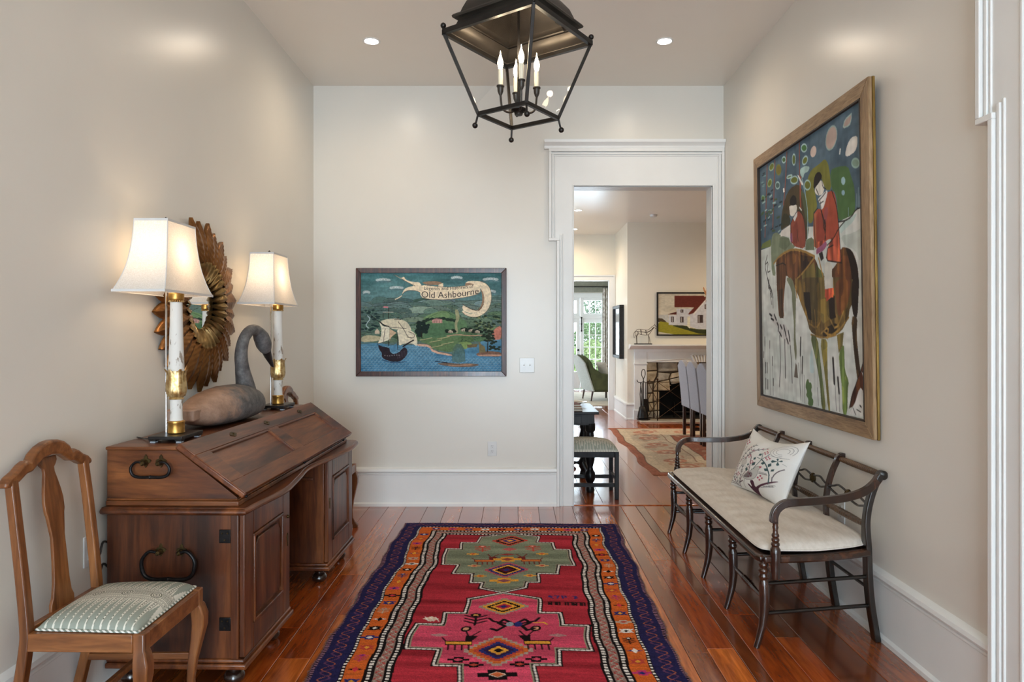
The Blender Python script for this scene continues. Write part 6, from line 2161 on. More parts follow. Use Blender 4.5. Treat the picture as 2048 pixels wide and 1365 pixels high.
for pts in ([(345, 455), (400, 530), (435, 600), (470, 610)], [(225, 520), (215, 580), (210, 640)], [(440, 550), (500, 570), (490, 610), (430, 600)], [(150, 668), (220, 640), (265, 650)], [(310, 436), (370, 436)], [(262, 506), (420, 520)]):
    s.line((44, 36, 34), 4, pts)
s.poly((44, 36, 44), [(155, 670), (205, 690), (265, 700), (270, 740), (300, 760), (350, 745), (400, 690), (430, 715), (432, 760), (400, 800), (360, 830), (280, 832), (210, 805), (190, 780), (195, 750), (170, 720)])
s.poly((74, 130, 166), [(270, 690), (330, 660), (340, 720), (300, 745), (276, 730)])
s.line((30, 24, 28), 12, [(390, 690), (440, 655), (486, 630)])
for k in range(6):
    s.line((86, 78, 92), 4, [(350 + k * 14, 740 - k * 4), (340 + k * 15, 800 - k * 4)], 0.8)
for k in range(7):
    s.oval((120, 112, 118), 222 + k * 22, 772 + 4 * math.sin(k), 6, 5)
s.line((34, 60, 92), 8, [(200, 815), (300, 845), (420, 830)], 0.7)
# ribbon
RB, RS = (226, 206, 172), (150, 118, 92)
s.poly(RB, [(300, 14), (330, 22), (372, 48), (400, 30), (415, 62), (470, 82), (560, 86), (560, 190), (520, 165), (440, 160), (395, 180), (382, 205), (388, 170), (420, 135), (500, 118), (440, 92), (400, 68)])
s.line((80, 56, 44), 3, [(300, 14), (360, 40), (410, 75), (500, 118)])
s.line((80, 56, 44), 3, [(560, 190), (520, 165), (440, 160), (395, 180), (372, 225), (310, 250)])
s.line(RB, 8, [(378, 212), (350, 232), (318, 246)])
s.poly(RS, [(560, 84), (680, 74), (748, 84), (762, 108), (720, 112), (600, 108)])
s.poly(RB, [(720, 108), (764, 92), (764, 140), (715, 134)])
s.poly(RB, [(550, 118), (600, 112), (780, 134), (920, 126), (1090, 96), (1105, 110), (1112, 190), (980, 226), (800, 250), (640, 246), (552, 228)])
s.line((96, 70, 54), 3, [(585, 110), (780, 134), (920, 126), (1090, 96)])
s.line((96, 70, 54), 3, [(552, 228), (640, 246), (800, 250), (980, 226), (1112, 190)])
s.poly(RS, [(968, 96), (1000, 80), (1080, 78), (1080, 100), (1000, 112), (968, 118)])
s.poly(RB, [(966, 90), (1010, 72), (1110, 76), (1170, 100), (1205, 150), (1216, 230), (1200, 310), (1160, 370), (1100, 408), (1040, 416), (970, 396), (940, 365), (945, 345), (990, 380), (1060, 376), (1110, 345), (1140, 290), (1140, 220), (1115, 150), (1085, 110), (1000, 92)])
s.poly(RS, [(1110, 140), (1140, 190), (1150, 250), (1130, 320), (1090, 360), (1050, 372), (1105, 330), (1128, 270), (1126, 200)])
s.poly(RB, [(940, 320), (950, 300), (985, 320), (1060, 352), (1100, 350), (1060, 376), (990, 372), (950, 350)])
s.line((96, 70, 54), 3, [(1110, 76), (1170, 100), (1205, 150), (1216, 230), (1200, 310), (1160, 370), (1100, 408), (1040, 416), (970, 396), (940, 365)])
s.line((70, 50, 40), 4, [(945, 290), (985, 318), (1050, 350), (1105, 345), (1140, 290)])
_g = s.a.mean(-1, keepdims=True)
s.a = (_g + (s.a - _g) * 0.82) * 1.08
s.a *= (1 + 0.16 * (s.field(120, 80) - 0.5) + 0.10 * (s.field(40, 60) - 0.5))[..., None]
M_PRINT = vcol('map_paint', rough=0.7, spec=0.12, bs=0.1, bscale=150)
cw_, ch_ = 2 * (hw - fw), hh - 2 * fw
sheet_obj('canvas', flat_grid(GW, GH, (-hw + fw, -0.0135, hh - fw), (cw_, 0, 0), (0, 0, -ch_)), s, M_PRINT, MAP)
M_INK = paint('lettering_ink', srgb(52, 36, 30), srgb(60, 44, 36), rough=0.6)


def lettering(txt, x0, x1, base, height, name):
    """text bent along the ribbon: base(x) gives the baseline, height(x) the cap height, in sheet units"""
    cu = bpy.data.curves.new('tmp_text', 'FONT')
    cu.body = txt
    cu.resolution_u = 3
    to = bpy.data.objects.new('tmp_text', cu)
    COL.objects.link(to)
    bpy.context.view_layer.update()
    me = bpy.data.meshes.new_from_object(to.evaluated_get(bpy.context.evaluated_depsgraph_get()))
    bpy.data.objects.remove(to)
    bpy.data.curves.remove(cu)
    co = np.array([v.co[:] for v in me.vertices])
    lo, hi = co.min(0), co.max(0)
    cap = 0.72
    for v in me.vertices:
        tx = (v.co.x - lo[0]) / (hi[0] - lo[0])
        X = x0 + (x1 - x0) * tx
        Y = base(X) - v.co.y / cap * height(X)
        v.co = (-hw + fw + X / UW * cw_, -0.0142, hh - fw - Y / UH * ch_)
    me.materials.append(M_INK)
    me.name = name
    return link(bpy.data.objects.new(name, me), MAP)


lettering('Legends and Histories of', 588, 1046, lambda x: 156 + 12 * math.sin((x - 588) / 470 * PI) - (x - 588) / 470 * 22, lambda x: 33.0, 'ribbon_lettering')
lettering('Old Ashbourne', 562, 1094, lambda x: 228 + 20 * math.sin((x - 562) / 532 * PI) - (x - 562) / 532 * 36, lambda x: 62.0, 'ribbon_lettering')

# ------------------------------------------------------------------ hall rug
RUG = thing('hall_rug', 'long red tribal rug with stepped medallions and an orange border in the hall', 'rug', (-0.036, 4.932, 0))
RUG.rotation_euler = (0, 0, math.radians(-1.05))
RL, RH = 3.72, 0.765
KX = 430
tv = np.concatenate([np.arange(0, 2.42, 0.0042), np.arange(2.42, RL, 0.014), [RL]])
KY = len(tv)


class RugSheet(Sheet):
    def __init__(s):
        Sheet.__init__(s, KX, KY, 2 * RH, RL, (160, 32, 40), 8)
        s.jx = np.linspace(-RH, RH, KX)[None, :].repeat(KY, 0)
        s.jy = tv[:, None].repeat(KX, 1)

    def _box(s, x0, x1, y0, y1):
        i0, i1 = np.searchsorted(s.jx[0], [x0 - 0.004, x1 + 0.004])
        k0, k1 = np.searchsorted(tv, [y0 - 0.004, y1 + 0.004])
        return max(0, i0), min(s.w, i1 + 1), max(0, k0), min(s.h, k1 + 1)


r = RugSheet()
NAVY, ORNG, BLK, WHT, PNK, RED, GRN, GRY, YEL, TER = (40, 37, 78), (208, 100, 42), (24, 16, 18), (236, 226, 218), (206, 76, 102), (162, 40, 50), (128, 136, 114), (150, 122, 112), (224, 158, 58), (188, 72, 58)
wob = 0.006 * (np.sin(r.jy * 5.1) + 0.6 * np.sin(r.jy * 11.7 + 1))
ax = np.abs(r.jx + wob)
sx = r.jx + wob
te = np.minimum(r.jy, RL - r.jy)
dd = np.minimum(RH - ax, te * 1.12 + 0.003 * np.sin(r.jx * 14))            # distance from the edge
along = np.where(RH - ax < te * 1.12, r.jy, r.jx)                           # coordinate along the border


def dash(step, duty=0.5):
    return (np.mod(along, step) < step * duty)


def setc(mask, col):
    r.a[mask] = col


setc(dd < 0.125, NAVY)
setc((dd >= 0.125) & (dd < 0.142), BLK)
setc((dd >= 0.128) & (dd < 0.139) & dash(0.024), WHT)
setc((dd >= 0.142) & (dd < 0.222), ORNG)
setc((dd >= 0.222) & (dd < 0.262), BLK)
setc((dd >= 0.234) & (dd < 0.250) & dash(0.024, 0.6), WHT)
setc((dd >= 0.262) & (dd < 0.302), GRY)
setc((dd >= 0.302) & (dd < 0.340), BLK)
setc((dd >= 0.313) & (dd < 0.328) & dash(0.024, 0.6), WHT)
setc(dd < 0.018, BLK)
setc((dd < 0.018) & dash(0.018), (150, 110, 130))
# serpentines of the navy and grey guard bands
sn = np.sin(along * 2 * PI / 0.085)
setc((np.abs(dd - 0.068 - 0.022 * sn) < 0.005) & (dd < 0.125), (96, 60, 92))
setc((np.abs(dd - 0.068 - 0.022 * np.sin(along * 2 * PI / 0.085 + 2.2)) < 0.003) & (dd < 0.125), (172, 96, 70))
setc((np.abs(dd - 0.282 - 0.012 * np.sin(along * 2 * PI / 0.05)) < 0.0042) & (dd > 0.264) & (dd < 0.300), (176, 66, 62))
setc((np.abs(dd - 0.282 + 0.012 * np.sin(along * 2 * PI / 0.05 + 1.0)) < 0.002) & (dd > 0.264) & (dd < 0.300), (196, 186, 172))
# abrash: bands of deeper and paler dye
ab = r.field(2, 60)
fieldm = dd >= 0.340
r.a = np.where(fieldm[..., None], np.array(RED) * (0.80 + 0.42 * ab)[..., None] + np.array([0, 8, 10]) * ab[..., None], r.a)


def stepped(ts, col, t_first, t_last):
    """ts: list of (t0, t1, half width)"""
    L_, R_ = [(0.0, t_first)], [(0.0, t_first)]
    for (a, b, w) in ts:
        L_ += [(-w, a), (-w, b)]
        R_ += [(w, a), (w, b)]
    L_.append((0.0, t_last))
    return L_ + R_[::-1]


def grown(ts, g):
    out = []
    n = len(ts)
    for k, (a, b, w) in enumerate(ts):
        a2 = a - g if (k == 0 or ts[k - 1][2] < w) else a + g
        b2 = b + g if (k == n - 1 or ts[k + 1][2] < w) else b - g
        out.append((a2, b2, w + g))
    return out


def medallion(ts, col, t0, t1):
    base = r.a.copy()
    r.poly(BLK, stepped(grown(ts, 0.030), BLK, t0 - 0.030, t1 + 0.030))
    p = np.array(stepped(grown(ts, 0.018), BLK, t0 - 0.018, t1 + 0.018))
    n = len(p)
    for k in range(n):
        a, b = p[k], p[(k + 1) % n]
        L_ = np.linalg.norm(b - a)
        m = max(1, int(L_ / 0.022))
        for q in range(m):
            c0, c1 = a + (b - a) * (q + 0.1) / m, a + (b - a) * (q + 0.62) / m
            r.line(WHT, 0.011, [tuple(c0), tuple(c1)])
    before = r.a.copy()
    r.poly((150, 140, 120), stepped(grown(ts, 0.006), col, t0 - 0.006, t1 + 0.006))
    r.poly(col, stepped(ts, col, t0, t1))
    ch = np.abs(r.a - np.array(col)).max(-1) < 1
    r.a = np.where(ch[..., None], np.array(col) * (0.84 + 0.32 * ab)[..., None], r.a)


G1 = [(0.355, 0.480, 0.178), (0.480, 0.614, 0.280), (0.614, 0.872, 0.372), (0.872, 1.022, 0.280), (1.022, 1.160, 0.170), (1.160, 1.240, 0.104)]
medallion(G1, GRN, 0.292, 1.308)
P1 = [(1.425, 1.600, 0.166), (1.600, 1.735, 0.266), (1.735, 1.952, 0.386), (1.952, 2.095, 0.244), (2.095, 2.270, 0.135)]
medallion(P1, PNK, 1.345, 2.365)
G2 = [(2.44, 2.52, 0.104), (2.52, 2.66, 0.170), (2.66, 2.81, 0.280), (2.81, 3.06, 0.372), (3.06, 3.20, 0.280), (3.20, 3.33, 0.178)]
medallion(G2, GRN, 2.375, 3.395)


def diamond(cx, ct, w, h, cols):
    """serrated nested diamond"""
    n = len(cols)
    for k, c in enumerate(cols):
        f = 1 - k / n
        pts = []
        st = 7
        for (sxn, syn) in ((1, -1), (1, 1), (-1, 1), (-1, -1)):
            seg = []
            for q in range(st):
                a, b = q / st, (q + 1) / st
                if sxn * syn < 0:
                    pa, pb = (sxn * a, syn * (1 - a)), (sxn * b, syn * (1 - a))
                else:
                    pa, pb = (sxn * (1 - a), syn * a), (sxn * (1 - a), syn * b)
                seg += [pa, pb]
            pts += seg
        r.poly(c, [(cx + x * w * f, ct + y * h * f) for x, y in pts])


def tri(cx, ct, w, h, col):
    r.poly(col, [(cx - w, ct), (cx, ct - h), (cx + w, ct), (cx, ct + h)])


def star(cx, ct, q, c1, c2):
    for dx in (-1, 1):
        r.poly(c1, [(cx, ct - q * 0.5), (cx + dx * q * 1.7, ct - q), (cx + dx * q * 1.1, ct), (cx + dx * q * 1.7, ct + q), (cx, ct + q * 0.5)])
    r.poly(c1, [(cx - q * 0.7, ct - q), (cx + q * 0.7, ct - q), (cx + q * 0.7, ct + q), (cx - q * 0.7, ct + q)])
    tri(cx, ct, q * 0.6, q * 0.6, c2)


def plus(cx, ct, q, c1, c2):
    r.poly(c1, [(cx - 1.9 * q, ct - q * .4), (cx - 0.9 * q, ct - q * .4), (cx - 0.9 * q, ct - q), (cx + 0.9 * q, ct - q), (cx + 0.9 * q, ct - q * .4), (cx + 1.9 * q, ct - q * .4), (cx + 1.9 * q, ct + q * .4), (cx + 0.9 * q, ct + q * .4), (cx + 0.9 * q, ct + q), (cx - 0.9 * q, ct + q), (cx - 0.9 * q, ct + q * .4), (cx - 1.9 * q, ct + q * .4)])
    tri(cx, ct, q * 0.9, q * 0.6, c2)


def flower(cx, ct, q, c1, c2):
    r.line(c1, q * 0.28, [(cx, ct + q * 1.6), (cx, ct - q)])
    for d in (-1, 1):
        for k in range(3):
            r.line(c1, q * 0.25, [(cx, ct + q * (1.2 - k * 0.8)), (cx + d * q * 1.3, ct + q * (0.5 - k * 0.8))])
    r.oval(c1, cx, ct - q * 1.2, q * 0.7, q * 0.5)
    r.oval(c2, cx, ct - q * 1.2, q * 0.35, q * 0.25)


def goat(cx, ct, d, body, ink):
    r.poly(ink, [(cx - 0.062, ct - 0.022), (cx + 0.062, ct - 0.022), (cx + 0.062, ct + 0.020), (cx - 0.062, ct + 0.020)])
    r.poly(body, [(cx - 0.056, ct - 0.015), (cx + 0.056, ct - 0.015), (cx + 0.056, ct + 0.014), (cx - 0.056, ct + 0.014)])
    for k in range(4):
        r.line(ink, 0.007, [(cx - 0.045 + k * 0.03, ct + 0.02), (cx - 0.045 + k * 0.03, ct + 0.065)])
    r.poly(ink, [(cx + d * 0.030, ct - 0.02), (cx + d * 0.030, ct - 0.075), (cx + d * 0.085, ct - 0.070), (cx + d * 0.058, ct - 0.02)])
    r.line(ink, 0.007, [(cx + d * 0.04, ct - 0.07), (cx + d * 0.02, ct - 0.12)])
    r.line(ink, 0.007, [(cx + d * 0.055, ct - 0.07), (cx + d * 0.085, ct - 0.12)])
    r.line(ink, 0.006, [(cx - d * 0.06, ct - 0.02), (cx - d * 0.075, ct - 0.05)])


BLU = (44, 48, 110)
for (flip, off) in ((1, 0.0), (-1, 3.688)):
    f = lambda t: off + flip * t if flip < 0 else t
    diamond(0.012, f(0.425), 0.115, 0.105, [TER, BLK, (206, 110, 70), BLU, YEL])
    diamond(0.0, f(0.975), 0.125, 0.125, [(178, 84, 96), BLU, YEL, BLK, (92, 20, 34), BLU])
    for sg in (-1, 1):
        flower(sg * 0.160, f(0.585), 0.036, TER, (226, 170, 150))
        goat(sg * 0.140, f(0.815), -sg, (206, 112, 52), (110, 40, 36))
        plus(sg * 0.215, f(0.690), 0.020, YEL, TER)
        plus(sg * 0.200, f(0.905), 0.020, (206, 160, 110), TER)
        plus(sg * 0.140, f(1.075), 0.020, YEL, TER)
    tri(0.01, f(0.60), 0.05, 0.035, (186, 92, 92))
    plus(0.0, f(0.79), 0.045, YEL, (150, 70, 60))
    tri(0.0, f(0.70), 0.05, 0.02, (150, 60, 56))
    plus(-0.005, f(1.150), 0.042, YEL, (140, 80, 90))
diamond(0.0, 1.507, 0.125, 0.100, [(160, 140, 126), YEL, BLK, YEL, (178, 40, 60), BLU])
diamond(0.0, 1.978, 0.150, 0.140, [(176, 150, 138), (208, 104, 48), TER, BLU, (50, 30, 70), YEL, BLK])
plus(-0.002, 2.190, 0.042, BLK, (226, 200, 180))
tri(-0.002, 2.190, 0.03, 0.02, (206, 104, 60))
for sg in (-1, 1):
    goat(sg * 0.175, 1.905, -sg, YEL, BLK)
    plus(sg * 0.095, 2.105, 0.022, BLK, TER)
    plus(sg * 0.165, 2.060, 0.024, BLK, PNK)
    r.oval(BLK, sg * 0.162, 1.760, 0.026, 0.030)
    r.oval((210, 150, 120), sg * 0.162, 1.760, 0.014, 0.016)
    tri(sg * 0.27, 1.830, 0.045, 0.018, (178, 130, 130))
flower(-0.130, 1.655, 0.040, BLK, (206, 150, 80))
for sg in (-1, 1):
    r.line(BLK, 0.016, [(0.055, 1.715), (0.055 + sg * 0.05, 1.66), (0.055 + sg * 0.075, 1.70), (0.055 + sg * 0.04, 1.735), (0.055 + sg * 0.07, 1.78), (0.055 + sg * 0.10, 1.76)])
    r.line(BLK, 0.014, [(0.055, 1.72), (0.055 + sg * 0.10, 1.68), (0.055 + sg * 0.12, 1.645)])
r.oval(BLU, 0.075, 1.715, 0.02, 0.028)
r.oval((150, 160, 170), 0.035, 1.715, 0.018, 0.024)
r.line(YEL, 0.010, [(0.150, 1.70), (0.195, 1.695), (0.21, 1.715)])
tri(-0.345, 1.660, 0.040, 0.030, (226, 196, 176))
for k in range(3):
    r.line(WHT, 0.006, [(-0.375 + k * 0.025, 1.64), (-0.355 + k * 0.025, 1.685)])
# woven date and word on the right of the field
for k, pts in enumerate(([(0, 0), (.4, -.9), (.9, -.3), (.3, 0), (.9, .9)], [(0, -.8), (.8, -.8), (.2, .8)], [(0, .8), (0, -.8), (.8, -.8), (.8, 0), (0, 0)], [(0, -.8), (.8, -.8), (.3, 0), (.8, .1), (.1, .9)])):
    x0 = 0.232 + k * 0.036 + (0.02 if k == 3 else 0)
    r.line(BLU, 0.008, [(x0 + a * 0.024, 1.385 + b * 0.020) for a, b in pts])
for k in range(9):
    x0 = 0.226 + k * 0.021
    if k == 3:
        continue
    r.line(BLK, 0.008, [(x0, 1.485), (x0, 1.452), (x0 + 0.013, 1.450), (x0 + 0.013, 1.485)][(k % 2):] + ([(x0, 1.468), (x0 + 0.013, 1.468)] if k % 3 == 0 else []))
# border figures
cols = [(BLU, WHT), (BLK, (206, 60, 70)), (WHT, BLK), (TER, YEL), (BLU, YEL), (BLK, WHT), ((196, 60, 110), BLU), ((190, 170, 150), TER)]
k = 0
for t in np.arange(0.30, RL - 0.25, 0.098):
    for sg in (-1, 1):
        w_ = float(np.interp(t, tv, wob[:, 0]))
        cx = sg * (RH - 0.182) - w_
        c1, c2 = cols[(k * 3 + (1 if sg > 0 else 0) * 5) % 8]
        typ = (k + (2 if sg > 0 else 0)) % 5
        if typ in (0, 2):
            star(cx, t, 0.021, c1, c2)
        elif typ == 1:
            plus(cx, t, 0.021, c1, c2)
        elif typ == 3:
            flower(cx, t, 0.020, c1 if c1 != WHT else BLK, c2)
        else:
            tri(cx, t, 0.034, 0.012, c1)
            tri(cx, t, 0.014, 0.024, c2)
    k += 1
for x in np.arange(-0.52, 0.53, 0.115):
    star(x, 0.165, 0.020, *cols[int(abs(x * 17)) % 8])
    star(x, RL - 0.165, 0.020, *cols[int(abs(x * 13)) % 8])
r.a *= (1 + 0.16 * (r.field(26, 420) - 0.5) + 0.07 * r.rng.normal(0, 1, (KY, KX)))[..., None]
lum = r.a.sum(-1) / 600.0
edge_w = 0.006 * np.sin(tv * 9.0)[:, None] + 0.004 * np.sin(tv * 23.0)[:, None]
Xr = np.linspace(-RH, RH, KX)[None, :] + edge_w
Yr = -tv[:, None] + 0.006 * np.sin(Xr * 9) + 0 * Xr
Zr = 0.0095 + 0.0014 * (lum - 0.5) + r.rng.normal(0, 0.00045, (KY, KX)) + 0.0010 * np.sin(tv * 6.0)[:, None]
bd = np.minimum(RH - np.abs(np.linspace(-RH, RH, KX))[None, :], np.minimum(tv, RL - tv)[:, None])
Zr = np.where(bd < 0.012, 0.0015 + (Zr - 0.0015) * np.clip(bd / 0.012, 0, 1) ** 0.5, Zr)
M_RUG = vcol('wool_pile', rough=0.95, spec=0.08, bs=0.5, bscale=600, sheen=0.0)
sheet_obj('pile', np.stack([Xr, Yr, Zr], -1), r, M_RUG, RUG)
M_FRINGE = paint('wool_fringe', srgb(150, 138, 130), srgb(70, 62, 70), rough=0.95, scale=40)
fr_ = MB()
for k in range(360):
    x = -RH + 2 * RH * (k + random.random()) / 360
    L_ = random.uniform(0.012, 0.030)
    dx = random.uniform(-0.008, 0.008)
    fr_.add([(x - 0.0012, -0.002, 0.004), (x + 0.0012, -0.002, 0.004), (x + dx + 0.0008, L_, 0.0015), (x + dx - 0.0008, L_, 0.0015)], [(0, 1, 2, 3)])
for sg in (-1, 1):
    for k in range(700):
        t = RL * (k + random.random()) / 700
        w_ = 0.006 * math.sin(t * 9.0) + 0.004 * math.sin(t * 23.0)
        L_ = random.uniform(0.004, 0.013)
        x = sg * (RH - 0.002) + w_
        fr_.add([(x, -t - 0.0018, 0.005), (x, -t + 0.0018, 0.005), (x + sg * L_, -t + 0.0012, 0.0015), (x + sg * L_, -t - 0.0012, 0.0015)], [(0, 1, 2, 3)])
tag(fr_.build('fringe', M_FRINGE, RUG), kind='stuff')

# ------------------------------------------------------------------ hanging lantern
M_LANT = paint('black_lantern_iron', srgb(30, 27, 25), srgb(42, 38, 34), rough=0.38, metal=0.5, scale=20)
M_LROOF = paint('bronze_lantern_roof', srgb(64, 58, 51), srgb(50, 45, 40), rough=0.40, metal=0.5, scale=9)
M_LGLASS = glass('lantern_glass', base=0.012)
M_CANDLE = paint('candle_sleeve', srgb(232, 222, 196), srgb(226, 214, 186), rough=0.5)
M_FLAME = emit('candle_bulb', (1.0, 0.80, 0.52, 1), 42)
LZ0, LZ1 = 2.284, 2.610
LAN = thing('hanging_lantern', 'black metal and glass lantern with four candle bulbs hanging from the ceiling', 'lantern', (0.013, 2.835, LZ0), (0, 0, math.radians(10)))
hb, ht = 0.1195 * 1.4142, 0.2205 * 1.4142      # half diagonals
cor = lambda h, z: [(h, 0, z), (0, h, z), (-h, 0, z), (0, -h, z)]
LH = LZ1 - LZ0
cb, ct_ = cor(hb, 0.0), cor(ht, LH)
for k in range(4):
    a, b = Vector(cb[k]), Vector(ct_[k])
    d = Vector((a.x, a.y, 0)).normalized()
    MB().tube([a, b], 0.007, up=d, flat=(0.0065, 0.0065)).build('corner_post', M_LANT, LAN, bevel=0.001)
    n0, n1 = Vector(cb[(k + 1) % 4]), Vector(ct_[(k + 1) % 4])
    MB().tube([a, n0], 0.006, up=(0, 0, 1), flat=(0.006, 0.008)).build('bottom_bar', M_LANT, LAN)
    MB().tube([b, n1], 0.006, up=(0, 0, 1), flat=(0.008, 0.010)).build('top_bar', M_LANT, LAN)
    off = ((a + n0) * 0.5)
    inw = -Vector((off.x, off.y, 0)).normalized() * 0.003
    MB().add([a + inw, n0 + inw, n1 + inw, b + inw], [(0, 1, 2, 3)]).build('glass_pane', M_LGLASS, LAN)
    o = MB()
    tip = a + d * 0.010 + Vector((0, 0, -0.040))
    o.tube([a, tip], 0.0042, 8).ball(tip + Vector((d.x * 0.003, d.y * 0.003, -0.008)), 0.0118, 12, 8)
    o.build('foot_ball', M_LANT, LAN, smooth=50)
    t2 = b + Vector((0, 0, 0.018))
    MB().tube([b, t2], 0.005, 8).ball(t2 + Vector((0, 0, 0.008)), 0.0118, 12, 8).build('corner_ball', M_LANT, LAN, smooth=50)
prof = [(0.212, 0.004), (0.214, 0.012), (0.196, 0.022), (0.184, 0.036), (0.178, 0.052), (0.184, 0.058), (0.194, 0.062), (0.197, 0.069), (0.193, 0.076), (0.180, 0.080), (0.172, 0.086), (0.166, 0.105), (0.154, 0.135), (0.130, 0.165), (0.095, 0.188), (0.055, 0.204), (0.030, 0.215), (0.026, 0.24)]
rm = MB()
q2 = math.sqrt(2)
rings = []
for (w, z) in prof:
    ring = []
    c4 = cor(w * q2, LH + z)
    for k in range(4):
        for i in range(6):
            ring.append(Vector(c4[k]).lerp(Vector(c4[(k + 1) % 4]), i / 6))
    rings.append(ring)
rm.loft(rings, caps=False)
roof = rm.build('roof', M_LROOF, LAN, smooth=35)
sol = roof.modifiers.new('thickness', 'SOLIDIFY')
sol.thickness = 0.003
MB().tube(catmull([(0.168, -0.045, LH + 0.10), (0.195, -0.05, LH + 0.085), (0.205, -0.035, LH + 0.06), (0.205, 0.0, LH + 0.05), (0.205, 0.035, LH + 0.06), (0.195, 0.05, LH + 0.085), (0.168, 0.045, LH + 0.10)], 4), 0.004, 6).build('ring_handle', M_LANT, LAN, smooth=60)
MB().lathe([(0.026, 0.24), (0.034, 0.245), (0.034, 0.255), (0.014, 0.262), (0.012, 0.29)], 16, (0, 0, LH)).build('crown', M_LANT, LAN, smooth=40)
lk = 0
zz = LH + 0.28
while zz + LZ0 < ZC - 0.05:
    ringp = []
    for i in range(16):
        t = 2 * PI * i / 16
        p = (0.010 * math.cos(t), 0.0, zz + 0.018 * math.sin(t) + 0.016)
        ringp.append(p if lk % 2 == 0 else (0.0, p[0], p[2]))
    MB().tube(ringp, 0.0028, 6, closed=True).build('chain_link', M_LANT, LAN, smooth=60)
    zz += 0.028
    lk += 1
MB().lathe([(0.0, 0.0), (0.02, 0.0), (0.055, 0.02), (0.065, 0.04), (0.065, 0.05)], 24, (0, 0, ZC - LZ0 - 0.05)).build('ceiling_canopy', M_LANT, LAN, smooth=40)
MB().tube([(0, 0, 0.030), (0, 0, LH + 0.2)], 0.006, 8).lathe([(0.0, -0.01), (0.016, -0.008), (0.020, 0.006), (0.032, 0.012), (0.032, 0.018), (0.010, 0.026), (0.0, 0.03)], 16, (0, 0, 0.012)).build('stem', M_LANT, LAN, smooth=50)
for k in range(4):
    a = PI / 2 * k + math.radians(-2)
    d = Vector((math.cos(a), math.sin(a), 0))
    zc = 0.082
    c = MB().tube(catmull([d * 0.006 + Vector((0, 0, 0.026)), d * 0.040 + Vector((0, 0, 0.014)), d * 0.068 + Vector((0, 0, 0.030)), d * 0.076 + Vector((0, 0, zc))], 5), 0.0045, 8)
    c.lathe([(0.0045, 0.0), (0.008, 0.006), (0.010, 0.012), (0.012, 0.016), (0.0135, 0.034), (0.0165, 0.036), (0.0165, 0.041), (0.010, 0.043)], 14, d * 0.076 + Vector((0, 0, zc)))
    arm = c.build('candle_arm', M_LROOF, LAN, smooth=45)
    MB().lathe([(0.0095, 0.0), (0.0105, 0.03), (0.0100, 0.064), (0.006, 0.066)], 14, d * 0.076 + Vector((0, 0, zc + 0.042))).build('candle_sleeve', M_CANDLE, arm, smooth=45)
    MB().lathe([(0.005, 0.0), (0.008, 0.004), (0.012, 0.022), (0.0115, 0.032), (0.006, 0.050), (0.0025, 0.062), (0.0012, 0.074), (0.0, 0.078)], 14, d * 0.076 + Vector((0, 0, zc + 0.108))).build('flame_bulb', M_FLAME, arm, smooth=60)
    l = bpy.data.lights.new('candle_glow', 'POINT')
    l.energy, l.color, l.shadow_soft_size = LANTERN_W, (1.0, 0.80, 0.56), 0.014
    lo = link(bpy.data.objects.new('candle_glow', l), LAN)
    lo.location = d * 0.076 + Vector((0, 0, zc + 0.200))


# ------------------------------------------------------------------ recessed downlights
M_LENS = emit('downlight_lens', (1.0, 0.93, 0.82, 1), LENS_E)


def downlight(x, y, z, label, power, group, size=0.046):
    t = thing('downlight', label, 'downlight', (x, y, z), (0, 0, 0), group)
    MB().lathe([(size, 0.0), (size + 0.014, 0.0), (size + 0.014, -0.003), (size + 0.002, -0.005), (size - 0.004, -0.001)], 28, caps=False).build('trim_ring', M_TRIM, t, smooth=40)
    MB().lathe([(size, -0.002), (size * 0.6, -0.0035), (0.0, -0.004)], 24).build('lens', M_LENS, t, smooth=60)
    if power:
        l = bpy.data.lights.new('downlight_beam', 'SPOT')
        l.energy, l.color, l.spot_size, l.spot_blend, l.shadow_soft_size = power, (1.0, 0.76, 0.50), math.radians(165), 1.0, 0.045
        lo = link(bpy.data.objects.new('downlight_beam', l), t)
        lo.location = (0, 0, -0.02)
    return t


G_ = 'recessed downlights in the ceilings'
downlight(-0.975, 4.62, ZC, 'round recessed downlight left of the lantern', HALL_DL, G_)
downlight(1.009, 4.62, ZC, 'round recessed downlight right of the lantern', HALL_DL, G_)
downlight(0.895, 9.78, ZD, 'nearer recessed downlight in the dining room ceiling', 60, G_, 0.05)
downlight(0.995, 11.56, ZD, 'farther recessed downlight in the dining room ceiling', 60, G_, 0.05)
downlight(3.6, 9.3, ZD, 'added unseen downlight brightening the dining room from behind the door frame', 150, G_, 0.05)  # extra lamp added out of view to brighten the dining room walls


# ================================================================== rooms beyond the doorway
M_BLK = wood('ebonised_oak', srgb(14, 13, 14), srgb(24, 22, 23), srgb(38, 34, 34), 'z', 2.5, rough=0.35, coat=0.05)
M_BLK.node_tree.nodes['Principled BSDF'].inputs['Specular IOR Level'].default_value = 0.2
M_DKLEG = wood('mahogany_leg', srgb(34, 18, 14), srgb(56, 30, 22), srgb(78, 44, 32), 'z', 2.5, rough=0.3, coat=0.4)

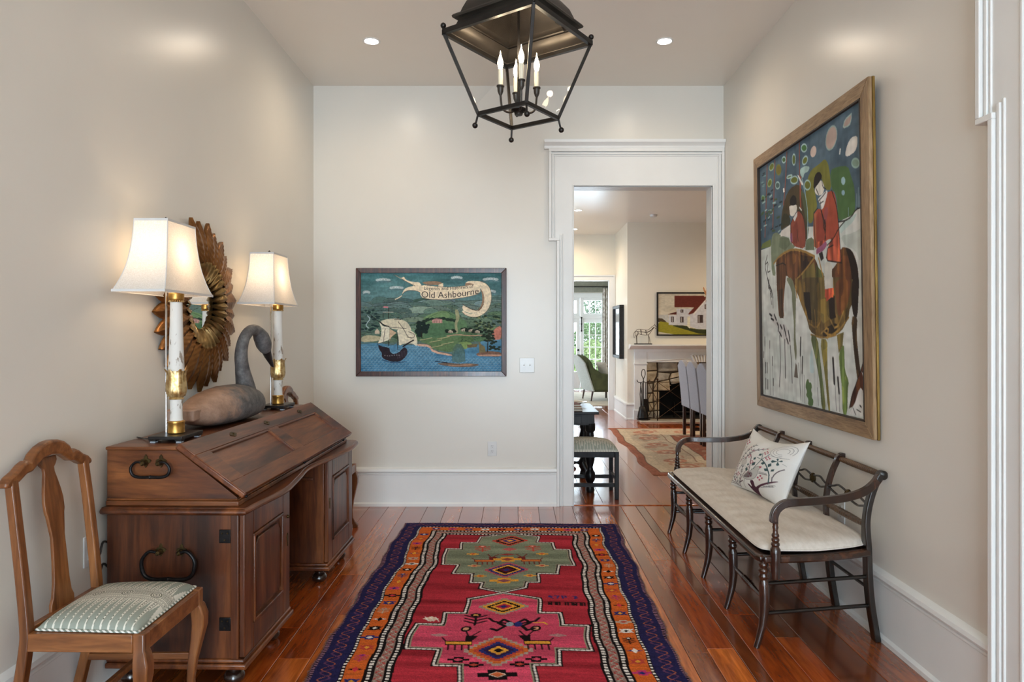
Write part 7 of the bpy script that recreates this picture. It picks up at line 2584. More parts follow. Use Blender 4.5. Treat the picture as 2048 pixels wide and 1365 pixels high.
# ------------------------------------------------------------------ upholstered stool
ST = thing('upholstered_stool', 'dark wooden stool with a sage dart-patterned seat just inside the doorway', 'stool', (0.575, 5.83, 0))
hx, hy = 0.264, 0.170
for sx in (-1, 1):
    for sy in (-1, 1):
        MB().box(sx * hx - 0.017, sx * hx + 0.017, sy * hy - 0.017, sy * hy + 0.017, 0, 0.398).build('leg', M_BLK, ST, bevel=0.003)
for sy in (-1, 1):
    MB().box(-hx + 0.017, hx - 0.017, sy * hy - 0.012, sy * hy + 0.012, 0.350, 0.396).build('rail', M_BLK, ST, bevel=0.002)
    MB().box(-hx + 0.017, hx - 0.017, sy * hy - 0.009, sy * hy + 0.009, 0.105, 0.137).build('stretcher', M_BLK, ST, bevel=0.002)
for sx in (-1, 1):
    MB().box(sx * hx - 0.012, sx * hx + 0.012, -hy + 0.017, hy - 0.017, 0.350, 0.396).build('side_rail', M_BLK, ST, bevel=0.002)
    MB().box(sx * hx - 0.009, sx * hx + 0.009, -hy + 0.017, hy - 0.017, 0.150, 0.178).build('side_stretcher', M_BLK, ST, bevel=0.002)
n, m_ = 150, 90
ss = Sheet(n, m_, 100, 60, CREAM, 6)
for k in range(26):
    x = k * 3.9
    for base, sg in ((60, -1), (0, 1)):
        ss.poly(SAGE, [(x, base), (x + 2.9, base), (x + 1.5, base + sg * 22)])
        ss.line(INK, 0.4, [(x + 3.4, base), (x + 3.3, base + sg * 20)])
ss.poly((206, 204, 186), [(0, 24), (100, 24), (100, 36), (0, 36)])
for y in (24, 30, 36):
    ss.line(INK, 0.8, [(0, y), (100, y)])
u = np.linspace(-1, 1, n)[None, :]
v = np.linspace(-1, 1, m_)[:, None]
dome = ((1 - np.abs(u) ** 5) * (1 - np.abs(v) ** 5)) ** 0.45 * 0.75 + 0.25 * (1 - u ** 2) * (1 - v ** 2)
sheet_obj('seat', np.stack([u * (hx + 0.012) + 0 * v, -v * (hy + 0.012) + 0 * u, 0.398 + 0.092 * dome], -1), ss, M_SEATF, ST)

# ------------------------------------------------------------------ black side table behind the stool
TB = thing('black_table', 'black carved side table behind the stool', 'table', (-0.05, 5.86, 0))
tx0, tx1, ty1 = -0.62, 0.768, 0.72
MB().box(tx0, tx1, 0.0, ty1, 0.680, 0.704).build('table_top', M_BLK, TB, bevel=0.004)
for sy in (0.03, ty1 - 0.05):
    MB().box(tx0 + 0.05, tx1 - 0.05, sy, sy + 0.02, 0.585, 0.680).build('apron', M_BLK, TB, bevel=0.002)
for sx in (tx0 + 0.035, tx1 - 0.055):
    MB().box(sx, sx + 0.02, 0.04, ty1 - 0.04, 0.585, 0.680).build('apron', M_BLK, TB, bevel=0.002)
MB().box(0.10, 0.62, 0.022, 0.032, 0.596, 0.668).build('drawer_front', M_BLK, TB, bevel=0.003)
MB().ball((0.36, 0.012, 0.632), 0.012, 10, 6).build('drawer_knob', M_BLK, TB, smooth=50)
lp = [(0.034, 0.0), (0.040, 0.02), (0.034, 0.05), (0.026, 0.08), (0.044, 0.11), (0.044, 0.17), (0.030, 0.19), (0.024, 0.22), (0.036, 0.26), (0.046, 0.32), (0.046, 0.38), (0.034, 0.43), (0.026, 0.46), (0.036, 0.49), (0.030, 0.52), (0.044, 0.535), (0.044, 0.60)]
for sx in (tx0 + 0.07, tx1 - 0.07):
    for sy in (0.07, ty1 - 0.07):
        MB().lathe(lp, 14, (sx, sy, 0)).build('turned_leg', M_BLK, TB, smooth=45)


def barley(a, b, r, n):
    a, b = Vector(a), Vector(b)
    k = n * 6
    return [a.lerp(b, i / k) for i in range(k + 1)], [r * (1 + 0.28 * math.cos(2 * PI * i / 6)) for i in range(k + 1)]


for (a, b) in (((tx0 + 0.1, ty1 - 0.07, 0.145), (tx1 - 0.1, ty1 - 0.07, 0.145)), ((tx0 + 0.07, 0.1, 0.145), (tx0 + 0.07, ty1 - 0.1, 0.145)), ((tx1 - 0.07, 0.1, 0.145), (tx1 - 0.07, ty1 - 0.1, 0.145))):
    p, rr = barley(a, b, 0.017, 16)
    MB().tube(p, rr, 8).build('twist_stretcher', M_BLK, TB, smooth=60)
M_BOOK = [paint('book_cloth_%s' % nm, c, rough=0.7) for nm, c in (('red', srgb(120, 52, 40)), ('tan', srgb(150, 100, 66)), ('brown', srgb(78, 46, 36)))]
M_PAPER = paint('paper', srgb(222, 214, 196), rough=0.9)
zb = 0.704
for k, (w, nm) in enumerate(((0.30, 'bottom brown'), (0.28, 'middle tan'), (0.25, 'top red'))):
    bk = thing('book', nm + ' book of the small stack on the black table', 'book', (0.43, 5.99, zb), (0, 0, 0.05 * k), 'books stacked on the black table')
    MB().box(-w / 2, w / 2, -0.09, 0.09, 0, 0.003).box(-w / 2, w / 2, -0.09, 0.09, 0.017, 0.020).box(-w / 2, -w / 2 + 0.003, -0.09, 0.09, 0, 0.020).build('cover', M_BOOK[2 - k], bk)
    MB().box(-w / 2 + 0.003, w / 2 - 0.005, -0.086, 0.086, 0.003, 0.017).build('pages', M_PAPER, bk)
    zb += 0.0203
M_CHINA = paint('ivory_china', srgb(226, 220, 204), rough=0.2, coat=0.6)
dsh = MB().lathe([(0.0, 0.004), (0.10, 0.0), (0.11, 0.004), (0.135, 0.016), (0.165, 0.022), (0.168, 0.025), (0.16, 0.026), (0.13, 0.020), (0.10, 0.008), (0.0, 0.007)], 36, (0, 0, 0)).build('oval_platter', M_CHINA, None, smooth=50)
dsh.location = (0.46, 6.40, 0.704)
dsh.scale = (1.25, 0.85, 1.4)
tag(dsh, 'ivory oval platter at the back of the black table', 'platter')
FS = thing('folding_stand', 'reddish wooden folding stand seen under the black table', 'stand', (0.35, 7.15, 0))
M_RED = wood('red_mahogany', srgb(74, 38, 24), srgb(112, 62, 38), srgb(140, 86, 54), 'z', 3, rough=0.4, coat=0.3)
for sy in (-0.2, 0.2):
    for s_ in (-1, 1):
        MB().tube([(-0.26 * s_, sy + 0.012 * s_, 0.0), (0.26 * s_, sy + 0.012 * s_, 0.52)], 0.02, up=(0, 1, 0), flat=(0.010, 0.020)).build('cross_leg', M_RED, FS, bevel=0.003)
for sx in (-0.26, 0.26):
    MB().box(sx - 0.02, sx + 0.02, -0.24, 0.24, 0.510, 0.535).build('top_bar', M_RED, FS, bevel=0.003)
    MB().box(sx * 0.8 - 0.012, sx * 0.8 + 0.012, -0.20, 0.20, 0.045, 0.065).build('foot_bar', M_RED, FS, bevel=0.003)

# ------------------------------------------------------------------ dining rug
DR = thing('dining_rug', 'faded coral and sand oriental rug on the dining room floor', 'rug', (1.33, 9.86, 0))
dw, dl = 3.0, 3.24
kn, km = 240, 200
d = Sheet(kn, km, dw, dl, (206, 176, 138), 12)
dd2 = np.minimum(np.minimum(d.jx, dw - d.jx), np.minimum(d.jy, dl - d.jy))
CORAL, SAND, ROSE = (186, 98, 66), (214, 186, 146), (196, 130, 98)
d.a[dd2 < 0.085] = CORAL
for a, b, c in ((0.085, 0.10, (120, 84, 66)), (0.10, 0.19, SAND), (0.19, 0.20, (150, 96, 74)), (0.62, 0.63, (150, 96, 74)), (0.63, 0.72, SAND), (0.72, 0.735, (130, 90, 70))):
    d.a[(dd2 >= a) & (dd2 < b)] = c
d.a[dd2 >= 0.735] = CORAL
rg = np.random.default_rng(2)
for k in range(150):
    side = rg.integers(0, 4)
    q = rg.uniform(0.2, 2.9)
    o_ = rg.uniform(0.26, 0.56)
    x, y = [(o_, q), (dw - o_, q), (q, o_), (q, dl - o_)][side]
    if min(x, dw - x, y, dl - y) > 0.22:
        d.oval(ROSE if rg.random() < 0.7 else (150, 128, 100), x, y, rg.uniform(0.02, 0.09), rg.uniform(0.015, 0.05), 0.8, 9, rg.uniform(0, 3))
for q in np.arange(0.45, 3.0, 0.52):
    for x, y in ((0.41, q), (dw - 0.41, q), (q, 0.41), (q, dl - 0.41)):
        if min(x, dw - x, y, dl - y) > 0.3:
            d.oval((204, 122, 88), x, y, 0.13, 0.13, 0.9, 9)
            d.oval(SAND, x, y, 0.07, 0.06, 0.9, 8)
            d.oval((176, 92, 70), x, y, 0.035, 0.03, 1, 7)
for k in range(130):
    x, y = rg.uniform(0.8, 2.2), rg.uniform(0.8, 2.45)
    d.oval((214, 160, 120) if rg.random() < 0.6 else (170, 80, 60), x, y, rg.uniform(0.02, 0.09), rg.uniform(0.01, 0.04), 0.7, 8, rg.uniform(0, 3))
_g = d.a.mean(-1, keepdims=True)
d.a = _g + (d.a - _g) * 0.66
d.a *= (1 + 0.10 * (d.field(20, 160) - 0.5) + 0.05 * d.rng.normal(0, 1, (km, kn)))[..., None]
Xd = np.linspace(0, dw, kn)[None, :] + (0.018 * np.sin(np.linspace(0, dl, km) * 4.1) + 0.010 * np.sin(np.linspace(0, dl, km) * 9))[:, None]
Yd = -np.linspace(0, dl, km)[:, None] + 0 * Xd
bd = np.minimum(dd2 / 0.02, 1.0)
sheet_obj('pile', np.stack([Xd, Yd, 0.001 + 0.009 * np.sqrt(bd)], -1), d, M_RUG, DR)

# ------------------------------------------------------------------ dining chairs
M_GREYF = paint('grey_woven_fabric', srgb(176, 176, 182), srgb(158, 159, 167), rough=0.9, scale=90, stretch=(1, 1, 2.5), bs=0.3, bscale=200, spec=0.15)
LBL = ['grey upholstered dining chair, farthest of the three beside the fireplace', 'grey upholstered dining chair, middle of the three beside the fireplace', 'grey upholstered dining chair, nearest of the three, partly behind the door frame']
dc0 = None
for k, yc in enumerate((9.025, 8.555, 8.070)):
    if k:
        c = copy_tree(dc0)
        c.location = (2.245, yc, 0.0105)
        c['label'] = LBL[k]
        continue
    t = dc0 = thing('dining_chair', LBL[0], 'chair', (2.245, yc, 0.0105), (0, 0, 0), 'grey dining chairs in a row')
    hw_ = 0.212
    for sy in (-1, 1):
        MB().tube([(0.035, sy * (hw_ - 0.02), 0.0), (0.035, sy * (hw_ - 0.02), 0.40)], 0.02, up=(0, 1, 0), flat=(0.019, 0.019)).build('leg', M_DKLEG, t, bevel=0.003)
        MB().tube([(0.44, sy * (hw_ - 0.02), 0.0), (0.44, sy * (hw_ - 0.02), 0.40)], 0.02, up=(0, 1, 0), flat=(0.019, 0.019)).build('leg', M_DKLEG, t, bevel=0.003)
        MB().box(0.05, 0.43, sy * (hw_ - 0.02) - 0.008, sy * (hw_ - 0.02) + 0.008, 0.115, 0.145).build('stretcher', M_DKLEG, t, bevel=0.002)
    MB().box(0.22, 0.24, -hw_ + 0.02, hw_ - 0.02, 0.115, 0.145).build('cross_stretcher', M_DKLEG, t)
    MB().box(0.03, 0.47, -hw_, hw_, 0.395, 0.490).build('seat', M_GREYF, t, bevel=0.025, seg=3)
    # upholstered back, shaped top
    rings = []
    for z, x0 in ((0.392, 0.0), (0.47, -0.004), (0.60, -0.016), (0.75, -0.034), (0.88, -0.052), (0.94, -0.061)):
        rings.append([(x0, -hw_, z), (x0 + 0.072, -hw_, z), (x0 + 0.072, hw_, z), (x0, hw_, z)])
    bb = MB()
    top = [(-hw_, 0.94), (-0.17, 0.955), (-0.12, 0.985), (-0.06, 1.008), (0, 1.014), (0.06, 1.008), (0.12, 0.985), (0.17, 0.955), (hw_, 0.94)]
    cols_ = []
    for y, zt_ in top:
        col_ = []
        for f_ in (0.0, 0.15, 0.4, 0.65, 0.9, 1.0):
            z = 0.392 + (zt_ - 0.392) * f_
            x0 = -0.115 * (z - 0.392) ** 1.25
            col_.append((x0, z))
        ring = [(x, y, z) for x, z in col_] + [(x + 0.070, y, z) for x, z in col_[::-1]]
        cols_.append(ring)
    bb.loft(cols_)
    bk_ = bb.build('backrest', M_GREYF, t, bevel=0.012, seg=3)

# ------------------------------------------------------------------ fireplace
M_MANTEL = paint('mantel_paint', srgb(236, 236, 232), srgb(230, 230, 226), rough=0.35)
M_STONE = paint('field_stone', srgb(208, 194, 166), srgb(160, 144, 116), rough=0.85, scale=9, bs=0.6, bscale=40)
M_STONE2 = paint('field_stone_grey', srgb(190, 184, 168), srgb(142, 134, 118), rough=0.85, scale=9, bs=0.6, bscale=40)
M_MORTAR = paint('dark_mortar', srgb(64, 54, 42), srgb(84, 70, 54), rough=0.95, scale=30)
M_SOOT = paint('soot', srgb(16, 15, 15), srgb(26, 24, 23), rough=0.9, scale=8)
FP = thing('fireplace', 'white painted mantel around a rough stone fireplace in the dining room', 'fireplace', (2.99, Y1, 0))
for s_ in (-1, 1):
    MB().box(min(s_ * 1.105, s_ * 0.91), max(s_ * 1.105, s_ * 0.91), -0.045, 0.0, 0.0, 1.10).build('pilaster', M_MANTEL, FP, bevel=0.004)
    MB().box(min(s_ * 1.120, s_ * 0.895), max(s_ * 1.120, s_ * 0.895), -0.060, 0.0, 0.0, 0.16).build('pilaster_base', M_MANTEL, FP, bevel=0.005)
    MB().box(min(s_ * 1.115, s_ * 0.90), max(s_ * 1.115, s_ * 0.90), -0.056, 0.0, 0.88, 0.905).build('pilaster_collar', M_MANTEL, FP, bevel=0.004)
MB().box(-0.91, 0.91, -0.040, 0.0, 0.915, 1.13).build('frieze', M_MANTEL, FP, bevel=0.003)
MB().box(-1.105, 1.105, -0.050, 0.0, 1.08, 1.13).build('frieze_band', M_MANTEL, FP, bevel=0.003)
MB().prism([(0.0, 1.125), (-0.07, 1.125), (-0.09, 1.14), (-0.12, 1.15), (-0.155, 1.165), (-0.185, 1.17), (-0.195, 1.18), (-0.195, 1.20), (0.0, 1.20)], 2.38, (-1.19, 0, 0), (0, 1, 0), (0, 0, 1), (1, 0, 0)).build('mantel_shelf', M_MANTEL, FP, bevel=0.003)
for s_ in (-1, 1):
    MB().tube(catmull([(s_ * 0.91, -0.044, 0.930), (s_ * 0.70, -0.044, 0.945), (s_ * 0.45, -0.044, 0.965), (s_ * 0.21, -0.044, 0.975)], 5), 0.007, 6).build('arch_bead', M_MANTEL, FP, smooth=60)
kf = MB()
for i in range(9):
    x = -0.19 + i * 0.0475
    kf.tube([(x * 0.8, -0.050, 0.918), (x * 1.05, -0.054, 1.03)], [0.016, 0.022], 8)
kf.build('fluted_block', M_MANTEL, FP, smooth=60)
# stone lining: irregular blocks with recessed joints
MB().prism([(-0.91, 0.0), (-0.69, 0.0), (-0.69, 0.55), (-0.45, 0.615), (0, 0.66), (0.45, 0.615), (0.69, 0.55), (0.69, 0.0), (0.91, 0.0), (0.91, 0.915), (-0.91, 0.915)], 0.10, (0, 0.060, 0)).build('mortar_bed', M_MORTAR, FP)
STN = [[(-.90, .78), (-.73, .79), (-.74, .91), (-.90, .91)], [(-.71, .76), (-.40, .77), (-.40, .91), (-.71, .91)], [(-.37, .78), (-.05, .77), (-.05, .91), (-.37, .91)],
       [(-.90, .58), (-.79, .60), (-.74, .70), (-.73, .77), (-.90, .76)], [(-.76, .60), (-.55, .64), (-.52, .73), (-.71, .75), (-.72, .68)], [(-.53, .65), (-.30, .70), (-.06, .74), (-.06, .755), (-.38, .755), (-.50, .73)],
       [(-.78, .46), (-.52, .46), (-.535, .63), (-.77, .585)], [(-.50, .56), (-.29, .60), (-.30, .69), (-.52, .635)], [(-.27, .64), (-.02, .665), (-.03, .73), (-.28, .69)], [(-.69, .555), (-.53, .60), (-.53, .55), (-.50, .545), (-.69, .50)],
       [(-.90, .42), (-.81, .43), (-.80, .57), (-.90, .565)], [(-.90, .27), (-.80, .28), (-.80, .41), (-.90, .40)], [(-.90, .13), (-.79, .14), (-.79, .26), (-.90, .255)], [(-.90, .01), (-.79, .01), (-.79, .125), (-.90, .12)],
       [(-.785, .29), (-.695, .30), (-.695, .44), (-.785, .44)], [(-.775, .14), (-.695, .15), (-.695, .285), (-.775, .275)], [(-.775, .01), (-.695, .01), (-.695, .135), (-.775, .125)]]
for s_ in (1, -1):
    for k, p in enumerate(STN):
        pts = [(x * s_, z) for x, z in p]
        cx, cz = sum(q[0] for q in pts) / len(pts), sum(q[1] for q in pts) / len(pts)
        inn = [(cx + (x - cx) * 0.84, cz + (z - cz) * 0.84) for x, z in pts]
        mm_ = MB()
        dep = 0.022 + 0.012 * ((k * 7) % 5) / 5
        mm_.loft([[(x, 0.066, z) for x, z in pts], [(x, 0.058 - dep * 0.5, z) for x, z in pts], [(x, 0.058 - dep, z) for x, z in inn]])
        mm_.build('stone', (M_STONE, M_STONE2)[k % 3 == 1], FP, bevel=0.006, seg=1)
MB().box(-0.72, 0.72, 0.55, 0.57, 0, 0.80).box(-0.74, -0.72, 0.16, 0.57, 0, 0.80).box(0.72, 0.74, 0.16, 0.57, 0, 0.80).box(-0.74, 0.74, 0.16, 0.57, 0.78, 0.80).box(-0.74, 0.74, 0.0, 0.57, 0.0, 0.012).build('firebox', M_SOOT, FP)
M_HEARTH = paint('hearth_stone', srgb(196, 188, 172), srgb(170, 160, 144), rough=0.6, scale=6)
MB().box(-1.06, 1.06, -0.36, 0.0, 0.0, 0.018).build('hearth_slab', M_HEARTH, FP, bevel=0.003)
gr = MB()
for i in range(8):
    gr.tube([(-0.35 + i * 0.1, 0.20, 0.10), (-0.35 + i * 0.1, 0.46, 0.10)], 0.008, 6)
gr.tube([(-0.42, 0.20, 0.10), (0.42, 0.20, 0.10)], 0.010, 6).tube([(-0.42, 0.2, 0.012), (-0.42, 0.2, 0.26)], 0.011, 6).tube([(0.42, 0.2, 0.012), (0.42, 0.2, 0.26)], 0.011, 6)
gr.build('fire_grate', M_IRON, FP, smooth=60)

# folding fire screen
M_SCREEN = paint('aged_bronze', srgb(86, 64, 44), srgb(60, 44, 30), rough=0.4, metal=0.7, scale=20)
SCR = thing('fire_screen', 'folding metal fire screen with crossed bars before the fireplace', 'screen', (2.99, 10.60, 0.0185))
for (a, b) in (((-0.785, 0.0), (0.785, 0.0)), ((-0.785, 0.0), (-0.90, 0.20)), ((0.785, 0.0), (0.90, 0.20))):
    A_, B_ = Vector((a[0], a[1], 0)), Vector((b[0], b[1], 0))
    z = lambda p, h: p + Vector((0, 0, h))
    pf = MB()
    pf.tube([A_, z(A_, 0.63)], 0.009, 8).tube([B_, z(B_, 0.60)], 0.009, 8).tube([z(A_, 0.60), z(B_, 0.60)], 0.006, 6).tube([z(A_, 0.03), z(B_, 0.03)], 0.007, 6)
    pan = pf.build('panel_frame', M_SCREEN, SCR, smooth=60)
    nx = 2 if (B_ - A_).length > 1 else 1
    if nx == 2:
        cr = [((0, .6), (.5, .03)), ((.5, .6), (0, .03)), ((.5, .6), (1, .03)), ((1, .6), (.5, .03)), ((0, .315), (.25, .03)), ((.25, .6), (.0, .315)), ((.75, .03), (1, .315)), ((1, .315), (.75, .6))]
    else:
        cr = [((0, .6), (1, .3)), ((1, .6), (0, .3)), ((0, .3), (1, .03)), ((1, .3), (0, .03))]
    for (p, q) in cr:
        MB().tube([z(A_.lerp(B_, p[0]), p[1]), z(A_.lerp(B_, q[0]), q[1])], 0.0045, 6).build('cross_bar', M_SCREEN, pan, smooth=60)
    MB().ball(z(A_, 0.642), 0.017, 10, 8).build('finial', M_SCREEN, pan, smooth=60)

# fire tools
TL = thing('fire_tools', 'black iron fire tool stand with shovel and tongs left of the hearth', 'fire tools', (2.005, 10.70, 0.0185), (0, 0, 0.2))
MB().lathe([(0.0, 0.0), (0.10, 0.0), (0.105, 0.02), (0.07, 0.03), (0.012, 0.05)], 8, rot=PI / 8).build('base', M_IRON, TL, smooth=30)
MB().tube([(0, 0, 0.04), (0, 0, 0.64)], 0.008, 8).tube(catmull([(0, 0, 0.64), (0.028, 0, 0.70), (0.024, 0, 0.77), (0, 0, 0.79), (-0.024, 0, 0.77), (-0.028, 0, 0.70), (0, 0, 0.64)], 5), 0.006, 6).build('handle_loop', M_IRON, TL, smooth=60)
for s_ in (-1, 1):
    MB().tube(catmull([(0, 0, 0.60), (s_ * 0.05, 0, 0.585), (s_ * 0.095, 0, 0.60), (s_ * 0.105, 0, 0.63)], 5), 0.006, 6).build('hook', M_IRON, TL, smooth=60)
MB().tube([(0.035, -0.01, 0.58), (0.035, -0.012, 0.25)], 0.006, 6).prism([(-0.010, 0.33), (0.075, 0.33), (0.09, 0.14), (0.05, 0.12), (0.0, 0.14)], 0.008, (0.0, -0.022, 0)).build('shovel', M_IRON, TL, bevel=0.002)
MB().tube([(-0.045, -0.01, 0.58), (-0.060, -0.01, 0.40), (-0.045, -0.01, 0.18), (-0.02, -0.01, 0.07)], 0.006, 6).tube([(-0.045, 0.01, 0.58), (-0.02, 0.012, 0.40), (-0.03, 0.012, 0.18), (-0.02, 0.0, 0.07)], 0.006, 6).build('tongs', M_IRON, TL, smooth=60)
MB().lathe([(0.09, 0.035), (0.075, 0.12), (0.055, 0.20), (0.03, 0.22)], 10, (-0.01, 0.0, 0)).build('brush', M_IRON, TL, smooth=40)
MB().tube([(-0.012, 0.02, 0.58), (-0.012, 0.02, 0.10)], 0.005, 6).build('poker', M_IRON, TL, smooth=60)

# wire horse on the mantel
M_WIRE = paint('rusted_wire', srgb(70, 46, 34), srgb(46, 32, 26), rough=0.5, metal=0.5)
HS = thing('horse_sculpture', 'small wire horse sculpture on a black base on the mantel', 'sculpture', (2.01, 10.755, 1.2005))
MB().box(-0.137, 0.137, -0.045, 0.045, 0.0, 0.014).build('base', M_IRON, HS, bevel=0.002)
wires = [[(-0.12, 0, 0.20), (-0.125, 0, 0.155), (-0.11, 0, 0.125), (-0.10, 0.02, 0.014)], [(-0.10, 0, 0.13), (-0.095, -0.02, 0.014)], [(0.085, 0, 0.15), (0.095, 0.02, 0.08), (0.09, 0.02, 0.014)], [(0.085, 0, 0.15), (0.10, -0.02, 0.08), (0.105, -0.02, 0.014)],
         [(-0.12, 0, 0.20), (-0.09, 0, 0.235), (-0.02, 0, 0.235), (0.06, 0, 0.225), (0.09, 0, 0.235), (0.15, 0, 0.285), (0.185, 0, 0.305), (0.20, 0, 0.285), (0.225, 0, 0.255), (0.205, 0, 0.245), (0.175, 0, 0.262), (0.135, 0, 0.215), (0.10, 0, 0.165), (0.06, 0, 0.148), (-0.03, 0, 0.155), (-0.07, 0, 0.165), (-0.11, 0, 0.125)],
         [(-0.12, 0, 0.20), (-0.08, 0.045, 0.20), (-0.10, 0.02, 0.13)], [(-0.12, 0, 0.20), (-0.08, -0.045, 0.20), (-0.10, -0.02, 0.13)], [(-0.04, 0, 0.235), (-0.03, 0.05, 0.195), (-0.03, 0, 0.155)], [(-0.04, 0, 0.235), (-0.03, -0.05, 0.195), (-0.03, 0, 0.155)],
         [(0.04, 0, 0.225), (0.05, 0.045, 0.19), (0.06, 0, 0.148)], [(0.04, 0, 0.225), (0.05, -0.045, 0.19), (0.06, 0, 0.148)], [(-0.08, 0.045, 0.20), (0.0, 0.052, 0.195), (0.06, 0.04, 0.19), (0.12, 0.02, 0.22), (0.17, 0.012, 0.275)], [(-0.08, -0.045, 0.20), (0.0, -0.052, 0.195), (0.06, -0.04, 0.19), (0.12, -0.02, 0.22), (0.17, -0.012, 0.275)],
         [(-0.125, 0, 0.205), (-0.145, 0, 0.17), (-0.14, 0, 0.10)], [(0.18, 0, 0.30), (0.178, 0.008, 0.325)]]
for w_ in wires:
    MB().tube(catmull(w_, 4), 0.0035, 6).build('wire', M_WIRE, HS, smooth=60)

# house picture above the mantel
HX0, HX1, HZ0, HZ1 = 2.243, 3.52, 1.336, 2.028
HP_ = thing('house_painting', 'black framed painting of a white farmhouse with a dark red roof above the mantel', 'painting', (HX0, Y1, HZ0))
W_, H_ = HX1 - HX0, HZ1 - HZ0
for (a, b, c_, e_) in ((0, W_, 0, 0.022), (0, W_, H_ - 0.022, H_), (0, 0.022, 0.022, H_ - 0.022), (W_ - 0.022, W_, 0.022, H_ - 0.022)):
    MB().box(a, b, -0.035, 0.0, c_, e_).build('frame_bar', M_IRON, HP_)
hsx = Sheet(190, 105, 1320, 700, (206, 198, 178), 14)
hsx.smooth = 1
hsx.a += ((hsx.field(6, 8) - 0.5) * 22)[..., None]
o_ = (650, 230)
def HPY(c, pts):
    hsx.poly(c, [(x - o_[0], y - o_[1]) for x, y in pts])
HPY((196, 196, 190), [(650, 600), (820, 590), (830, 720), (650, 720)])
HPY((86, 72, 52), [(650, 650), (720, 655), (770, 690), (800, 720), (650, 715)])
HPY((152, 146, 50), [(650, 700), (830, 725), (1250, 840), (1975, 850), (1975, 930), (650, 930)])
HPY((58, 64, 40), [(840, 765), (1130, 775), (1200, 830), (1480, 845), (1975, 850), (1975, 930), (1400, 930), (1150, 855)])
HPY((206, 208, 212), [(830, 600), (970, 600), (970, 770), (830, 765)])
HPY((198, 200, 206), [(965, 490), (1250, 490), (1250, 770), (965, 770)])
HPY((104, 48, 40), [(928, 270), (1420, 270), (1560, 470), (928, 465)])
HPY((84, 40, 36), [(815, 585), (965, 540), (965, 590)])
HPY((104, 48, 40), [(1155, 580), (1250, 480), (1420, 290), (1480, 290), (1270, 560), (1180, 590)])
HPY((204, 206, 214), [(1180, 620), (1260, 570), (1475, 310), (1700, 560), (1700, 845), (1180, 830)])
HPY((226, 222, 200), [(1145, 630), (1190, 615), (1190, 830), (1145, 790)])
HPY((104, 48, 40), [(1475, 300), (1530, 290), (1760, 570), (1700, 575)])
HPY((228, 226, 222), [(1240, 580), (1475, 310), (1475, 335), (1262, 592)])
for (x0, y0, x1, y1) in ((1030, 505, 1080, 555), (1025, 628, 1082, 724), (870, 625, 918, 718), (1322, 598, 1412, 732), (1440, 420, 1500, 495), (1550, 598, 1630, 732)):
    HPY((70, 58, 58), [(x0, y0), (x1, y0), (x1, y1), (x0, y1)])
    HPY((176, 170, 166), [(x0 + 14, y0 + 10), (x0 + 30, y0 + 10), (x0 + 30, y1 - 8), (x0 + 14, y1 - 8)])
hsx.a *= (1 + 0.10 * (hsx.field(50, 40) - 0.5))[..., None]
sheet_obj('canvas', flat_grid(190, 105, (0.018, -0.024, H_ - 0.018), (W_ - 0.036, 0, 0), (0, 0, -(H_ - 0.036))), hsx, M_OIL, HP_)

# black framed glass on the side of the chimney breast
SM = thing('framed_glass', 'tall black framed glass hung on the side of the chimney breast', 'picture', (BX, 11.60, 0.955))
for (a, b, c_, e_) in ((-0.40, 0.40, 0, 0.05), (-0.40, 0.40, 0.84, 0.89), (-0.40, -0.34, 0.05, 0.84), (0.34, 0.40, 0.05, 0.84)):
    MB().box(-0.075, 0.0, a, b, c_, e_).build('frame_bar', M_IRON, SM, bevel=0.006)
MB().box(-0.050, -0.040, -0.34, 0.34, 0.05, 0.84).build('glass', paint('smoked_glass', srgb(70, 72, 76), srgb(50, 52, 56), rough=0.12, coat=0.5), SM)
MB().box(-0.066, -0.058, -0.36, -0.32, 0.03, 0.86).build('silver_slip', M_CHROME, SM)

# smoke detector
sd = MB().lathe([(0.0, -0.034), (0.035, -0.034), (0.052, -0.024), (0.056, 0.0), (0.0, 0.0)], 20).build('smoke_detector', M_CREAMPLATE, None, smooth=40)
sd.location = (2.054, 10.16, ZD)
tag(sd, 'white round smoke detector on the dining room ceiling', 'detector')

# gilded leaf chandelier over the dining table place, only its tip shows past the door frame
M_AMBER = paint('amber_gilt', srgb(206, 140, 78), srgb(170, 104, 52), rough=0.4, metal=0.5, scale=10)
CHN = thing('leaf_chandelier', 'gilded leaf chandelier at the right edge of the doorway', 'chandelier', (2.60, 8.6, ZD))
MB().tube([(0, 0, 0), (0, 0, -1.35)], 0.008, 8).lathe([(0.0, -0.01), (0.06, -0.01), (0.06, 0.0)], 16).build('stem', M_AMBER, CHN, smooth=50)
for k in range(7):
    a = 2 * PI * k / 7 + PI
    dv = Vector((math.cos(a), math.sin(a), 0))
    sd_ = Vector((-math.sin(a), math.cos(a), 0))
    rows = []
    for i in range(8):
        t = i / 7
        c = dv * (0.04 + 0.19 * math.sin(t * 1.5)) + Vector((0, 0, -1.38 + 0.20 * t ** 1.4))
        w = 0.055 * math.sin(PI * min(0.98, t * 0.9 + 0.1)) + 0.003
        rows.append([c - sd_ * w, c + dv * 0.008 + Vector((0, 0, -0.01)), c + sd_ * w])
    mm_ = MB()
    mm_.add([p for r_ in rows for p in r_], [(i * 3 + j, i * 3 + j + 1, i * 3 + j + 4, i * 3 + j + 3) for i in range(7) for j in range(2)])
    lf_ = mm_.build('leaf', M_AMBER, CHN, smooth=60)
    q = lf_.modifiers.new('thickness', 'SOLIDIFY')
    q.thickness = 0.003

